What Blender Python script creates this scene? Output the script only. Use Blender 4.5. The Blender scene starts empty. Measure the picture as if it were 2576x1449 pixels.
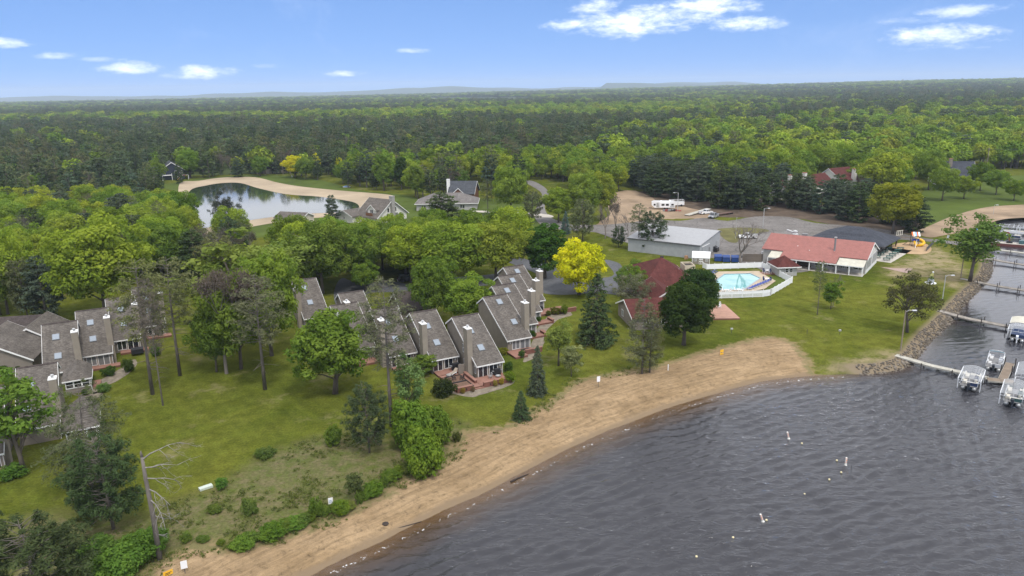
import bpy, bmesh, math, random
import numpy as np
from mathutils import Vector, Matrix, noise
from mathutils.geometry import tessellate_polygon

SC = bpy.context.scene
COL = SC.collection
R_ = random.Random(7)
rad = math.radians

# ------------------------------------------------------------------ camera
W_, H_ = 2576.0, 1449.0
FOC, CX, CY = 1850.0, 1288.0, 724.5
CAM_H, PITCH, ROLL = 48.0, rad(15.1), rad(1.0)
fw = Vector((0, math.cos(PITCH), -math.sin(PITCH)))
rt0 = Vector((1, 0, 0)); up0 = rt0.cross(fw)
rt = math.cos(ROLL)*rt0 - math.sin(ROLL)*up0
upv = math.sin(ROLL)*rt0 + math.cos(ROLL)*up0
CAMP = Vector((0, 0, CAM_H))
cd = bpy.data.cameras.new('camera'); cam = bpy.data.objects.new('camera', cd); COL.objects.link(cam)
M = Matrix((rt, upv, -fw)).transposed().to_4x4(); M.translation = CAMP
cam.matrix_world = M
cd.sensor_width = 36.0; cd.lens = 36.0*FOC/W_; cd.clip_start = 0.5; cd.clip_end = 60000
SC.camera = cam

# ------------------------------------------------------------------ world, sun, exposure
SUN_EL, SUN_AZ = rad(58), rad(155)            # azimuth clockwise from +Y
SC.view_settings.view_transform = 'Standard'; SC.view_settings.look = 'None'
SC.view_settings.exposure = 0.86; SC.view_settings.gamma = 1.0
SC.view_settings.use_curve_mapping = False
world = bpy.data.worlds.new('World'); SC.world = world; world.use_nodes = True
wt = world.node_tree; wt.nodes.clear()

class NT:
    """small helper for node trees"""
    def __init__(s, t): s.t = t
    def n(s, typ, **kw):
        x = s.t.nodes.new(typ)
        for k, v in kw.items(): setattr(x, k, v)
        return x
    def l(s, a, b): s.t.links.new(a, b)
    def inp(s, sock, v):
        if v is None: return
        if hasattr(v, 'is_output') or hasattr(v, 'links'): s.l(v, sock)
        else: sock.default_value = v
    def math(s, op, a, b=None, c=None, clamp=False):
        x = s.n('ShaderNodeMath', operation=op, use_clamp=clamp)
        for i, v in enumerate((a, b, c)): s.inp(x.inputs[i], v)
        return x.outputs[0]
    def vmath(s, op, a, b=None):
        x = s.n('ShaderNodeVectorMath', operation=op)
        for i, v in enumerate((a, b)): s.inp(x.inputs[i], v)
        return x.outputs[0]
    def mix(s, f, a, b, mode='MIX'):
        x = s.n('ShaderNodeMix', data_type='RGBA', blend_type=mode)
        s.inp(x.inputs[0], f); s.inp(x.inputs[6], a); s.inp(x.inputs[7], b)
        return x.outputs[2]
    def noise(s, vec, scale, detail=3, rough=.55, lac=2.0, dist=0.0, out=0):
        x = s.n('ShaderNodeTexNoise'); s.inp(x.inputs['Vector'], vec)
        x.inputs['Scale'].default_value = scale; x.inputs['Detail'].default_value = detail
        x.inputs['Roughness'].default_value = rough; x.inputs['Distortion'].default_value = dist
        return x.outputs[out]
    def ramp(s, f, stops, interp='LINEAR'):
        x = s.n('ShaderNodeValToRGB'); s.inp(x.inputs[0], f); cr = x.color_ramp; cr.interpolation = interp
        while len(cr.elements) < len(stops): cr.elements.new(.5)
        for e, (p, c) in zip(cr.elements, stops):
            e.position = p; e.color = (c, c, c, 1) if isinstance(c, (int, float)) else (*c, 1)
        return x.outputs[0]
    def smooth(s, v, a, b):
        x = s.n('ShaderNodeMapRange', interpolation_type='SMOOTHSTEP'); s.inp(x.inputs[0], v)
        x.inputs[1].default_value = a; x.inputs[2].default_value = b
        return x.outputs[0]

w = NT(wt)
tc = w.n('ShaderNodeTexCoord'); dirv = tc.outputs['Generated']
nrm = w.vmath('NORMALIZE', dirv)
sep = w.n('ShaderNodeSeparateXYZ'); w.l(nrm, sep.inputs[0])
sx, sy, sz = sep.outputs
# the sky colour is looked up a little higher than the view ray: the air here is clear down to the horizon
zz = w.math('ADD', w.math('MULTIPLY', w.math('MAXIMUM', sz, 0.0), 1.0), 0.25)
cmb = w.n('ShaderNodeCombineXYZ'); w.l(sx, cmb.inputs[0]); w.l(sy, cmb.inputs[1]); w.l(zz, cmb.inputs[2])
sky = w.n('ShaderNodeTexSky', sky_type='NISHITA', sun_disc=False)
sky.sun_elevation = SUN_EL; sky.sun_rotation = SUN_AZ; sky.altitude = 200; sky.air_density = 1.0
sky.dust_density = 0.6; sky.ozone_density = 1.6
w.l(w.vmath('NORMALIZE', cmb.outputs[0]), sky.inputs[0])
elev = w.math('ARCSINE', sz); az = w.math('ARCTAN2', sx, sy)
def px_dir(px, py):
    d = (fw + rt*(px-CX)/FOC - upv*(py-CY)/FOC).normalized()
    return math.atan2(d.x, d.y), math.asin(d.z)
pc = w.n('ShaderNodeCombineXYZ'); w.l(w.math('MULTIPLY', az, 1.0), pc.inputs[0]); w.l(w.math('MULTIPLY', elev, 2.6), pc.inputs[1])
cvec = pc.outputs[0]
cn1 = w.noise(cvec, 22, 6, .62, dist=.4); cn2 = w.noise(cvec, 60, 6, .68)
cn = w.math('ADD', w.math('MULTIPLY', w.math('SUBTRACT', cn1, .5), 3.4), w.math('MULTIPLY', w.math('SUBTRACT', cn2, .5), 2.0))
# fair-weather clouds low over the horizon: (px, py, half width, half height, strength) in photo pixels -> directions
CLOUDS = [(1640, 45, 165, 30, 1.0), (1560, 75, 110, 22, 1.0), (1800, 12, 110, 22, 1.0), (1500, 18, 60, 18, .8), (1430, 62, 60, 14, .9), (1868, 62, 95, 17, .95),
          (2365, 94, 115, 24, 1.0), (2420, 28, 90, 13, .62), (2300, 50, 60, 8, .35), (500, 181, 75, 16, 1.0), (330, 170, 65, 15, .85), (150, 140, 42, 8, .6),
          (255, 149, 50, 7, .5), (865, 185, 48, 7, .75), (1040, 127, 42, 7, .55), (10, 108, 45, 10, .7), (672, 165, 30, 6, .35), (2480, 76, 40, 5, .35), (430, 190, 30, 6, .4)]
mask = None
for (px, py, hw, hh, st) in CLOUDS:
    a0, e0 = px_dir(px, py)
    dx = w.math('MULTIPLY', w.math('SUBTRACT', az, a0), FOC/hw/1.12); dy = w.math('MULTIPLY', w.math('SUBTRACT', elev, e0), FOC/hh/1.08)
    q = w.math('ADD', w.math('MULTIPLY', dx, dx), w.math('MULTIPLY', dy, dy))
    v = w.math('ADD', w.math('SUBTRACT', 1.05, q), cn)
    m = w.math('MULTIPLY', w.smooth(v, -.1, 2.3), st*.94)
    mask = m if mask is None else w.math('MAXIMUM', mask, m)
# higher up the sky is mostly a bright broken cloud sheet (it is what lights the scene so softly)
upn = w.noise(nrm, 3.2, 6, .6, dist=.3)
cover = w.math('MULTIPLY', w.smooth(w.math('ADD', w.math('MULTIPLY', w.smooth(elev, rad(6.6), rad(8.2)), .80), w.math('MULTIPLY', w.math('SUBTRACT', upn, .5), 1.3)), .12, .62), .92)
SKY_S, SKY_TINT = 0.110, (0.87, .955, 1.12, 1)
skyc = w.mix(1.0, sky.outputs[0], SKY_TINT, 'MULTIPLY')
hs = w.n('ShaderNodeHueSaturation'); hs.inputs['Saturation'].default_value = 1.06; w.l(skyc, hs.inputs['Color'])
CLOUD_LO, CLOUD_HI = (9.6, 9.7, 9.9, 1), (7.4, 7.5, 7.9, 1)
c1 = w.mix(w.math('MINIMUM', mask, .97), hs.outputs[0], CLOUD_LO)
c2 = w.mix(cover, c1, CLOUD_HI)
bg = w.n('ShaderNodeBackground'); w.l(c2, bg.inputs[0]); bg.inputs[1].default_value = SKY_S
wo = w.n('ShaderNodeOutputWorld'); w.l(bg.outputs[0], wo.inputs[0])

sd = bpy.data.lights.new('sun', 'SUN'); sd.energy = 1.5; sd.angle = rad(10); sd.color = (1, .95, .87)
sun = bpy.data.objects.new('sun', sd); COL.objects.link(sun)
sdir = Vector((math.sin(SUN_AZ)*math.cos(SUN_EL), math.cos(SUN_AZ)*math.cos(SUN_EL), math.sin(SUN_EL)))
sun.rotation_euler = sdir.to_track_quat('Z', 'Y').to_euler(); sun.location = (0, 0, 300)
SC.cycles.max_bounces = 6; SC.cycles.diffuse_bounces = 2; SC.cycles.glossy_bounces = 3; SC.cycles.transmission_bounces = 4
SC.cycles.transparent_max_bounces = 6; SC.cycles.volume_bounces = 0; SC.cycles.caustics_reflective = False; SC.cycles.caustics_refractive = False
SC.cycles.sample_clamp_indirect = 4; SC.cycles.use_denoising = True

# ------------------------------------------------------------------ helpers
def G(px, py, z=0.0):
    """photo point (2576x1449 px) -> the point of the level z it shows"""
    d = fw + rt*(px-CX)/FOC - upv*(py-CY)/FOC
    return CAMP + d*((z-CAM_H)/d.z)
def prj(p):
    d = Vector(p)-CAMP; z = d.dot(fw)
    return CX+FOC*d.dot(rt)/z, CY-FOC*d.dot(upv)/z
def height_at(base, py):
    lo, hi = 0.0, 60.0
    for _ in range(40):
        m = (lo+hi)/2
        if prj((base.x, base.y, m))[1] > py: lo = m
        else: hi = m
    return lo

def mat(name, col=(.5, .5, .5), rough=.8, metal=0.0, spec=.3, fn=None):
    m = bpy.data.materials.new(name); m.use_nodes = True; t = NT(m.node_tree)
    b = m.node_tree.nodes['Principled BSDF']
    b.inputs['Base Color'].default_value = (*col, 1); b.inputs['Roughness'].default_value = rough
    b.inputs['Metallic'].default_value = metal; b.inputs['Specular IOR Level'].default_value = spec
    if fn: fn(t, b)
    return m
def var(scale=1.5, lo=.85, hi=1.12, bump=0.0, bscale=None, stretch=None):
    """weathered variation of a base colour + fine relief"""
    def f(t, b):
        tcn = t.n('ShaderNodeTexCoord'); v = tcn.outputs['Object']
        if stretch:
            mp = t.n('ShaderNodeMapping'); mp.inputs['Scale'].default_value = stretch; t.l(v, mp.inputs[0]); v = mp.outputs[0]
        c = tuple(b.inputs['Base Color'].default_value)
        nz = t.noise(v, scale, 5, .65)
        g = t.ramp(nz, [(.3, lo), (.7, hi)])
        t.l(t.mix(1.0, c, g, 'MULTIPLY'), b.inputs['Base Color'])
        if bump:
            bp = t.n('ShaderNodeBump'); bp.inputs['Strength'].default_value = bump; bp.inputs['Distance'].default_value = .05
            t.l(t.noise(v, bscale or scale*6, 4, .6), bp.inputs['Height']); t.l(bp.outputs[0], b.inputs['Normal'])
    return f

class MB:
    def __init__(s): s.v = []; s.f = []
    def add(s, vs, fs):
        o = len(s.v); s.v += [tuple(p) for p in vs]; s.f += [tuple(i+o for i in q) for q in fs]; return s
    def box(s, x0, y0, z0, x1, y1, z1):
        return s.add([(x0, y0, z0), (x1, y0, z0), (x1, y1, z0), (x0, y1, z0), (x0, y0, z1), (x1, y0, z1), (x1, y1, z1), (x0, y1, z1)],
                     [(3, 2, 1, 0), (4, 5, 6, 7), (0, 1, 5, 4), (1, 2, 6, 5), (2, 3, 7, 6), (3, 0, 4, 7)])
    def obox(s, c, u, v_, wv):
        """box from centre and three half-axis vectors"""
        c, u, v_, wv = map(Vector, (c, u, v_, wv)); pts = []
        for k in (-1, 1):
            for (a, b) in ((-1, -1), (1, -1), (1, 1), (-1, 1)): pts.append(c+u*a+v_*b+wv*k)
        return s.add(pts, [(3, 2, 1, 0), (4, 5, 6, 7), (0, 1, 5, 4), (1, 2, 6, 5), (2, 3, 7, 6), (3, 0, 4, 7)])
    def beam(s, p, q, wd, ht, upx=(0, 0, 1)):
        p, q = Vector(p), Vector(q); d = (q-p); L = d.length; d.normalize()
        side = d.cross(Vector(upx));
        if side.length < 1e-4: side = d.cross(Vector((1, 0, 0)))
        side.normalize(); u2 = side.cross(d)
        return s.obox((p+q)/2, d*L/2, side*wd/2, u2*ht/2)
    def prismx(s, prof, x0, x1):
        """profile of (y,z) points, counter-clockwise seen from +x, run along x"""
        n = len(prof); vs = [(x0, y, z) for y, z in prof]+[(x1, y, z) for y, z in prof]
        fs = [tuple(range(n-1, -1, -1)), tuple(range(n, 2*n))]+[(i, (i+1) % n, (i+1) % n+n, i+n) for i in range(n)]
        return s.add(vs, fs)
    def prismy(s, prof, y0, y1):
        n = len(prof); vs = [(x, y0, z) for x, z in prof]+[(x, y1, z) for x, z in prof]
        fs = [tuple(range(n)), tuple(range(2*n-1, n-1, -1))]+[((i+1) % n, i, i+n, (i+1) % n+n) for i in range(n)]
        return s.add(vs, fs)
    def prismz(s, poly, z0, z1):
        a = sum(poly[i][0]*poly[(i+1) % len(poly)][1]-poly[(i+1) % len(poly)][0]*poly[i][1] for i in range(len(poly)))
        if a < 0: poly = poly[::-1]
        n = len(poly); vs = [(x, y, z0) for x, y in poly]+[(x, y, z1) for x, y in poly]
        fs = [tuple(range(n-1, -1, -1)), tuple(range(n, 2*n))]+[(i, (i+1) % n, (i+1) % n+n, i+n) for i in range(n)]
        return s.add(vs, fs)
    def tube(s, pts, rads, n=6, cap=True):
        pts = [Vector(p) for p in pts]
        if isinstance(rads, (int, float)): rads = [rads]*len(pts)
        o = len(s.v); ref = Vector((.3, .9, .1))
        for i, p in enumerate(pts):
            d = (pts[min(i+1, len(pts)-1)]-pts[max(i-1, 0)]).normalized()
            a = d.cross(ref)
            if a.length < .05: a = d.cross(Vector((1, 0, .2)))
            a.normalize(); b = d.cross(a)
            for k in range(n):
                t = 2*math.pi*k/n; s.v.append(tuple(p+(a*math.cos(t)+b*math.sin(t))*rads[i]))
        for i in range(len(pts)-1):
            for k in range(n):
                k2 = (k+1) % n; s.f.append((o+i*n+k, o+i*n+k2, o+(i+1)*n+k2, o+(i+1)*n+k))
        if cap and n > 2:
            s.f.append(tuple(o+k for k in range(n-1, -1, -1))); s.f.append(tuple(o+(len(pts)-1)*n+k for k in range(n)))
        return s
    def lathe(s, prof, n=12, c=(0, 0, 0)):
        o = len(s.v)
        for r, z in prof:
            for k in range(n):
                t = 2*math.pi*k/n; s.v.append((c[0]+r*math.cos(t), c[1]+r*math.sin(t), c[2]+z))
        for i in range(len(prof)-1):
            for k in range(n):
                k2 = (k+1) % n; s.f.append((o+i*n+k, o+i*n+k2, o+(i+1)*n+k2, o+(i+1)*n+k))
        s.f.append(tuple(o+k for k in range(n-1, -1, -1))); s.f.append(tuple(o+(len(prof)-1)*n+k for k in range(n)))
        return s
    def quad(s, a, b, c, d): return s.add([a, b, c, d], [(0, 1, 2, 3)])
    def slab(s, top, th):
        """flat polygon given by its upper corners, given thickness straight down"""
        n = len(top); vs = list(top)+[(x, y, z-th) for x, y, z in top]
        return s.add(vs, [tuple(range(n)), tuple(range(2*n-1, n-1, -1))]+[((i+1) % n, i, i+n, (i+1) % n+n) for i in range(n)])
    def mesh(s, name, m, smooth=False):
        me = bpy.data.meshes.new(name); me.from_pydata(s.v, [], s.f); me.materials.append(m)
        if smooth: me.polygons.foreach_set('use_smooth', [True]*len(me.polygons))
        me.update(); return me
    def build(s, name, m, parent=None, loc=None, rz=0.0, smooth=False):
        o = bpy.data.objects.new(name, s.mesh(name, m, smooth)); COL.objects.link(o)
        if parent: o.parent = parent
        if loc is not None: o.location = loc
        if rz: o.rotation_euler = (0, 0, rz)
        return o
def tag(o, label=None, cat=None, group=None, kind=None):
    if label: o['label'] = label
    if cat: o['category'] = cat
    if group: o['group'] = group
    if kind: o['kind'] = kind
    return o
def thing(name, label, cat, loc=(0, 0, 0), rz=0.0, group=None):
    o = bpy.data.objects.new(name, None); COL.objects.link(o); o.location = loc; o.rotation_euler = (0, 0, rz)
    o.empty_display_size = .2
    return tag(o, label, cat, group)
def inst(name, me, parent=None, loc=(0, 0, 0), rz=0.0, sc=None):
    o = bpy.data.objects.new(name, me); COL.objects.link(o)
    if parent: o.parent = parent
    o.location = loc; o.rotation_euler = (0, 0, rz)
    if sc: o.scale = sc if not isinstance(sc, (int, float)) else (sc, sc, sc)
    return o
def kids(o): return [c for c in bpy.data.objects if c.parent is o]
def dup(root, loc, rz=None, label=None, group=None, sc=None):
    r = root.copy(); COL.objects.link(r); r.location = loc
    if rz is not None: r.rotation_euler = (0, 0, rz)
    if sc: r.scale = (sc, sc, sc)
    if label: r['label'] = label
    if group: r['group'] = group
    for ch in root.children:
        c = ch.copy(); COL.objects.link(c); c.parent = r
        for g in ch.children:
            d = g.copy(); COL.objects.link(d); d.parent = c
    return r

def catmull(pts, sub=6, closed=True):
    n = len(pts); out = []
    rng = range(n) if closed else range(n-1)
    for i in rng:
        p = [Vector(pts[(i+k) % n]) if closed else Vector(pts[min(max(i+k, 0), n-1)]) for k in (-1, 0, 1, 2)]
        for j in range(sub):
            t = j/sub
            out.append(.5*((2*p[1])+(p[2]-p[0])*t+(2*p[0]-5*p[1]+4*p[2]-p[3])*t*t+(3*p[1]-p[0]-3*p[2]+p[3])*t**3))
    if not closed: out.append(Vector(pts[-1]))
    return out
def in_poly(x, y, poly):
    """vectorised point-in-polygon"""
    x = np.asarray(x); y = np.asarray(y); c = np.zeros(x.shape, bool); n = len(poly)
    for i in range(n):
        x0, y0 = poly[i][0], poly[i][1]; x1, y1 = poly[i-1][0], poly[i-1][1]
        if y0 == y1: continue
        c ^= ((y0 > y) != (y1 > y)) & (x < (x1-x0)*(y-y0)/(y1-y0)+x0)
    return c
def seg_dist(x, y, line, closed=False):
    d = np.full(np.shape(x), 1e9); n = len(line)
    for i in range(n if closed else n-1):
        ax, ay = line[i][0], line[i][1]; bx, by = line[(i+1) % n][0], line[(i+1) % n][1]
        vx, vy = bx-ax, by-ay; L = vx*vx+vy*vy
        if L < 1e-9: continue
        t = np.clip(((x-ax)*vx+(y-ay)*vy)/L, 0, 1)
        d = np.minimum(d, np.hypot(x-ax-t*vx, y-ay-t*vy))
    return d
def gp(pts, z=0.0, smooth=5):
    w_ = [G(a, b, z) for a, b in pts]
    return [(p.x, p.y) for p in (catmull(w_, smooth) if smooth else w_)]
def sheet(name, poly, z, m, label=None, kind='structure', holes=(), jitter=0.0):
    poly = [(x+R_.uniform(-jitter, jitter), y+R_.uniform(-jitter, jitter)) for x, y in poly] if jitter else poly
    rings = [[Vector((x, y, 0)) for x, y in poly]]+[[Vector((x, y, 0)) for x, y in h] for h in holes]
    flat = [p for r in rings for p in r]
    tris = tessellate_polygon(rings)
    me = bpy.data.meshes.new(name); fs = []
    for t in tris:
        a, b, c = (flat[i] for i in t)
        fs.append(tuple(t) if (b-a).cross(c-a).z > 0 else tuple(reversed(t)))
    me.from_pydata([(p.x, p.y, z) for p in flat], [], fs); me.materials.append(m); me.update()
    o = bpy.data.objects.new(name, me); COL.objects.link(o); tag(o, label, kind=kind)
    return o
# ------------------------------------------------------------------ ground shape
WZ = -1.0
LAKE_PX = [(600, 1545), (690, 1492), (780, 1449), (870, 1402), (985, 1350), (1100, 1292), (1210, 1243), (1330, 1180), (1480, 1105), (1600, 1057), (1700, 1020), (1800, 990),
           (1900, 963), (2000, 949), (2100, 942), (2200, 940), (2270, 927), (2300, 907), (2320, 880), (2345, 850), (2375, 822), (2400, 795), (2425, 765), (2455, 735),
           (2476, 712), (2490, 690), (2493, 665), (2490, 645), (2486, 628), (2478, 610), (2474, 590), (2484, 570), (2520, 556), (2576, 550), (2720, 544)]
_l = [G(a, b, WZ) for a, b in LAKE_PX]
SHORE = [(p.x, p.y) for p in catmull(_l, 5, closed=False)]
_end = SHORE[-1]
LAKE = SHORE + [(620, _end[1]+20), (620, -60), (-60, -60), (SHORE[0][0]-20, SHORE[0][1]-40)]
RIP0 = int(5*14.6); RIP1 = int(5*29.5)
RIPLINE = SHORE[RIP0:RIP1]
SAND_IN = [(300, 1500), (372, 1449), (400, 1418), (440, 1396), (480, 1380), (530, 1376), (575, 1386), (640, 1370), (720, 1348), (800, 1318), (860, 1292), (930, 1262), (985, 1235),
           (1010, 1202), (1060, 1192), (1110, 1170), (1150, 1115), (1172, 1088), (1230, 1080), (1290, 1068), (1335, 1035), (1375, 1020), (1420, 985), (1452, 962), (1500, 949), (1560, 936),
           (1640, 926), (1700, 906), (1760, 889), (1830, 871), (1900, 853), (1945, 849), (1990, 861), (2015, 885), (2030, 905), (2045, 926), (2062, 946)]
_s = [G(a, b) for a, b in SAND_IN]
SANDLINE = [(p.x, p.y) for p in catmull(_s, 4, closed=False)]
SAND = SANDLINE + [(p.x, p.y) for p in (G(2080, 1000, WZ), G(1500, 1260, WZ), G(900, 1520, WZ), G(300, 1700, WZ))]
WILD = gp([(0, 1449), (0, 1330), (120, 1290), (330, 1300), (420, 1270), (560, 1215), (660, 1150), (820, 1095), (930, 1085), (1030, 1110), (1130, 1060), (1180, 1085), (1110, 1180), (990, 1245), (720, 1350), (480, 1385), (300, 1500), (0, 1560)])
DRY = gp([(2215, 690), (2260, 655), (2310, 640), (2350, 618), (2395, 640), (2440, 690), (2410, 730), (2330, 700), (2270, 700)])
DRY2 = gp([(2080, 925), (2110, 905), (2190, 890), (2250, 880), (2290, 905), (2200, 925)])

def shore_info(x, y):
    d = seg_dist(x, y, SHORE); ins = in_poly(x, y, LAKE); d = np.where(ins, -d, d)
    rip = seg_dist(x, y, RIPLINE)
    bank = np.clip(1-(rip-np.abs(d))/3.0, 0, 1)
    return d, bank
def vnoise(x, y, s, seed=0):
    """smooth value noise on arrays"""
    x = x/s+seed*17.3; y = y/s+seed*9.1; xi = np.floor(x).astype(int); yi = np.floor(y).astype(int); fx = x-xi; fy = y-yi
    def h(a, b):
        n = (a*374761393+b*668265263+seed*1442695) & 0xffffffff; n = ((n ^ (n >> 13))*1274126177) & 0xffffffff
        return ((n ^ (n >> 16)) & 0xffff)/65535.0
    fx = fx*fx*(3-2*fx); fy = fy*fy*(3-2*fy)
    return (h(xi, yi)*(1-fx)+h(xi+1, yi)*fx)*(1-fy)+(h(xi, yi+1)*(1-fx)+h(xi+1, yi+1)*fx)*fy
def ground_z(x, y, d, bank):
    wdt = 9.5*(1-bank)+2.3*bank
    t = np.clip(d/wdt, 0, 1); land = WZ+1.0*(t*(2-t))
    under = WZ+np.maximum(d*(.13+.3*bank), -3.0)
    return np.where(d > 0, land, under)
def gz(x, y):
    a = np.array([float(x)]); b = np.array([float(y)])
    d, k = shore_info(a, b); return float(ground_z(a, b, d, k)[0])

def grid_mesh(xs, ys, skip=None):
    X, Y = np.meshgrid(xs, ys); x = X.ravel(); y = Y.ravel(); nx = len(xs); ny = len(ys)
    near = (y < 320) & (x > -120)
    d = np.full(x.shape, 50.0); bank = np.zeros(x.shape)
    d[near], bank[near] = shore_info(x[near], y[near])
    z = ground_z(x, y, d, bank)
    sdv = seg_dist(x, y, SANDLINE); ins = in_poly(x, y, SAND); sdv = np.where(ins, -sdv, sdv)
    sdv = np.where(x < -140, 60, sdv)
    sdv = np.where((d < 0), np.minimum(sdv, -1), sdv)
    rel = (vnoise(x, y, 2.3, 1)-.5)*.16+(vnoise(x, y, .9, 2)-.5)*.14
    z = z+rel*np.clip(-sdv, 0, 1)*np.clip(d, 0, 1)
    wild = in_poly(x, y, WILD).astype(float); we = seg_dist(x, y, WILD, True); wild = np.where(wild > 0, np.clip(.5+we/4, 0, 1), np.clip(.5-we/4, 0, 1))
    z = z+wild*(vnoise(x, y, 1.7, 3)-.4)*.22*np.clip(sdv/2, 0, 1)
    dry = np.zeros(x.shape)
    for P_ in (DRY, DRY2):
        de = seg_dist(x, y, P_, True); dry = np.maximum(dry, np.where(in_poly(x, y, P_), np.clip(.5+de/5, 0, 1), np.clip(.5-de/5, 0, 1)))
    i = np.arange((ny-1)*(nx-1)); r = i//(nx-1); c = i % (nx-1); a = r*nx+c
    F_ = np.stack([a, a+1, a+nx+1, a+nx], 1)
    fx = x[F_].mean(1); fy = y[F_].mean(1)
    keep = np.ones(len(F_), bool) if skip is None else ~((fx > skip[0]) & (fx < skip[1]) & (fy > skip[2]) & (fy < skip[3]))
    jag = (vnoise(fx, fy, 1.6, 5)-.5)*2.2+(vnoise(fx, fy, .6, 6)-.5)*1.2
    isand = (sdv[F_].mean(1)+jag*.6 < 0)
    return np.stack([x, y, z], 1), F_, keep, isand, dict(sd=sdv, bank=bank, wild=wild, shore=d, dry=dry)
def mesh_np(name, V, F_, m, attrs=None, smooth=True):
    used = np.unique(F_); idx = np.full(len(V), -1); idx[used] = np.arange(len(used)); F2 = idx[F_]; V2 = V[used]
    me = bpy.data.meshes.new(name); k = F_.shape[1]
    me.vertices.add(len(V2)); me.vertices.foreach_set('co', V2.astype(np.float32).ravel())
    me.loops.add(F2.size); me.loops.foreach_set('vertex_index', F2.astype(np.int32).ravel())
    me.polygons.add(len(F2)); me.polygons.foreach_set('loop_start', np.arange(0, F2.size, k, dtype=np.int32))
    if smooth: me.polygons.foreach_set('use_smooth', np.ones(len(F2), bool))
    me.update(calc_edges=True)
    for nm, arr in (attrs or {}).items():
        at = me.attributes.new(nm, 'FLOAT', 'POINT'); at.data.foreach_set('value', arr[used].astype(np.float32))
    me.materials.append(m); me.update()
    return me

# ---- ground materials
def attr(t, nm, out=2, typ='GEOMETRY'):
    a = t.n('ShaderNodeAttribute'); a.attribute_name = nm; a.attribute_type = typ; return a.outputs[out]
LAWN_A, LAWN_B, LAWN_C = (.066, .086, .012, 1), (.112, .118, .02, 1), (.20, .175, .085, 1)
def f_lawn(t, b):
    tcn = t.n('ShaderNodeTexCoord'); v = tcn.outputs['Object']
    sp = t.n('ShaderNodeSeparateXYZ'); t.l(v, sp.inputs[0])
    big = t.noise(v, .045, 4, .6, dist=.6); mid = t.noise(v, .35, 5, .68); fine = t.noise(v, 3.0, 4, .75)
    c = t.mix(t.ramp(big, [(.35, 0), (.65, 1)]), LAWN_A, LAWN_B)
    # mowing passes: broad, gently curving bands
    wv = t.n('ShaderNodeTexWave', wave_type='BANDS', bands_direction='X'); wv.inputs['Scale'].default_value = .17
    wv.inputs['Distortion'].default_value = 5; wv.inputs['Detail'].default_value = 1; wv.inputs['Detail Scale'].default_value = .12
    mpm = t.n('ShaderNodeMapping'); mpm.inputs['Rotation'].default_value = (0, 0, rad(-38)); t.l(v, mpm.inputs[0]); t.l(mpm.outputs[0], wv.inputs[0])
    c = t.mix(t.math('MULTIPLY', wv.outputs['Fac'], .18), c, (.12, .14, .022, 1))
    c = t.mix(1.0, c, t.ramp(mid, [(.3, .66), (.7, 1.28)]), 'MULTIPLY')
    c = t.mix(1.0, c, t.ramp(fine, [(.25, .55), (.75, 1.42)]), 'MULTIPLY')
    patch = t.math('MULTIPLY', t.smooth(t.noise(v, .11, 5, .7), .56, .70), .6)
    c = t.mix(patch, c, (.215, .185, .095, 1))
    dryf = t.math('MULTIPLY', t.math('MULTIPLY', attr(t, 'dry'), .8), t.smooth(t.math('ADD', t.noise(v, .3, 7, .78), t.math('MULTIPLY', attr(t, 'dry'), .12)), .47, .70))
    c = t.mix(dryf, c, (.30, .24, .15, 1))
    # rough unmown ground along the beach
    wn = t.noise(v, .55, 6, .72); wc = t.mix(t.ramp(wn, [(.32, 0), (.62, 1)]), (.17, .135, .085, 1), (.085, .105, .03, 1))
    wc = t.mix(1.0, wc, t.ramp(t.noise(v, 2.4, 4, .75), [(.25, .55), (.75, 1.4)]), 'MULTIPLY')
    c = t.mix(t.math('MULTIPLY', attr(t, 'wild'), .85), c, wc)
    edge = t.smooth(t.math('SUBTRACT', t.math('MULTIPLY', t.noise(v, .7, 5, .7), 6.0), attr(t, 'sd')), 1.6, 3.4)
    c = t.mix(t.math('MULTIPLY', edge, .8), c, (.25, .182, .105, 1))
    bk = t.math('MULTIPLY', attr(t, 'bank'), t.smooth(attr(t, 'shore'), 3.6, 1.8))
    c = t.mix(bk, c, (.20, .16, .11, 1))
    t.l(c, b.inputs['Base Color'])
    bp = t.n('ShaderNodeBump'); bp.inputs['Strength'].default_value = .55; bp.inputs['Distance'].default_value = .12
    t.l(t.math('ADD', fine, t.math('MULTIPLY', mid, 2.0)), bp.inputs['Height']); t.l(bp.outputs[0], b.inputs['Normal'])
m_lawn = mat('lawn_grass', rough=1.0, spec=.0, fn=f_lawn)
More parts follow.
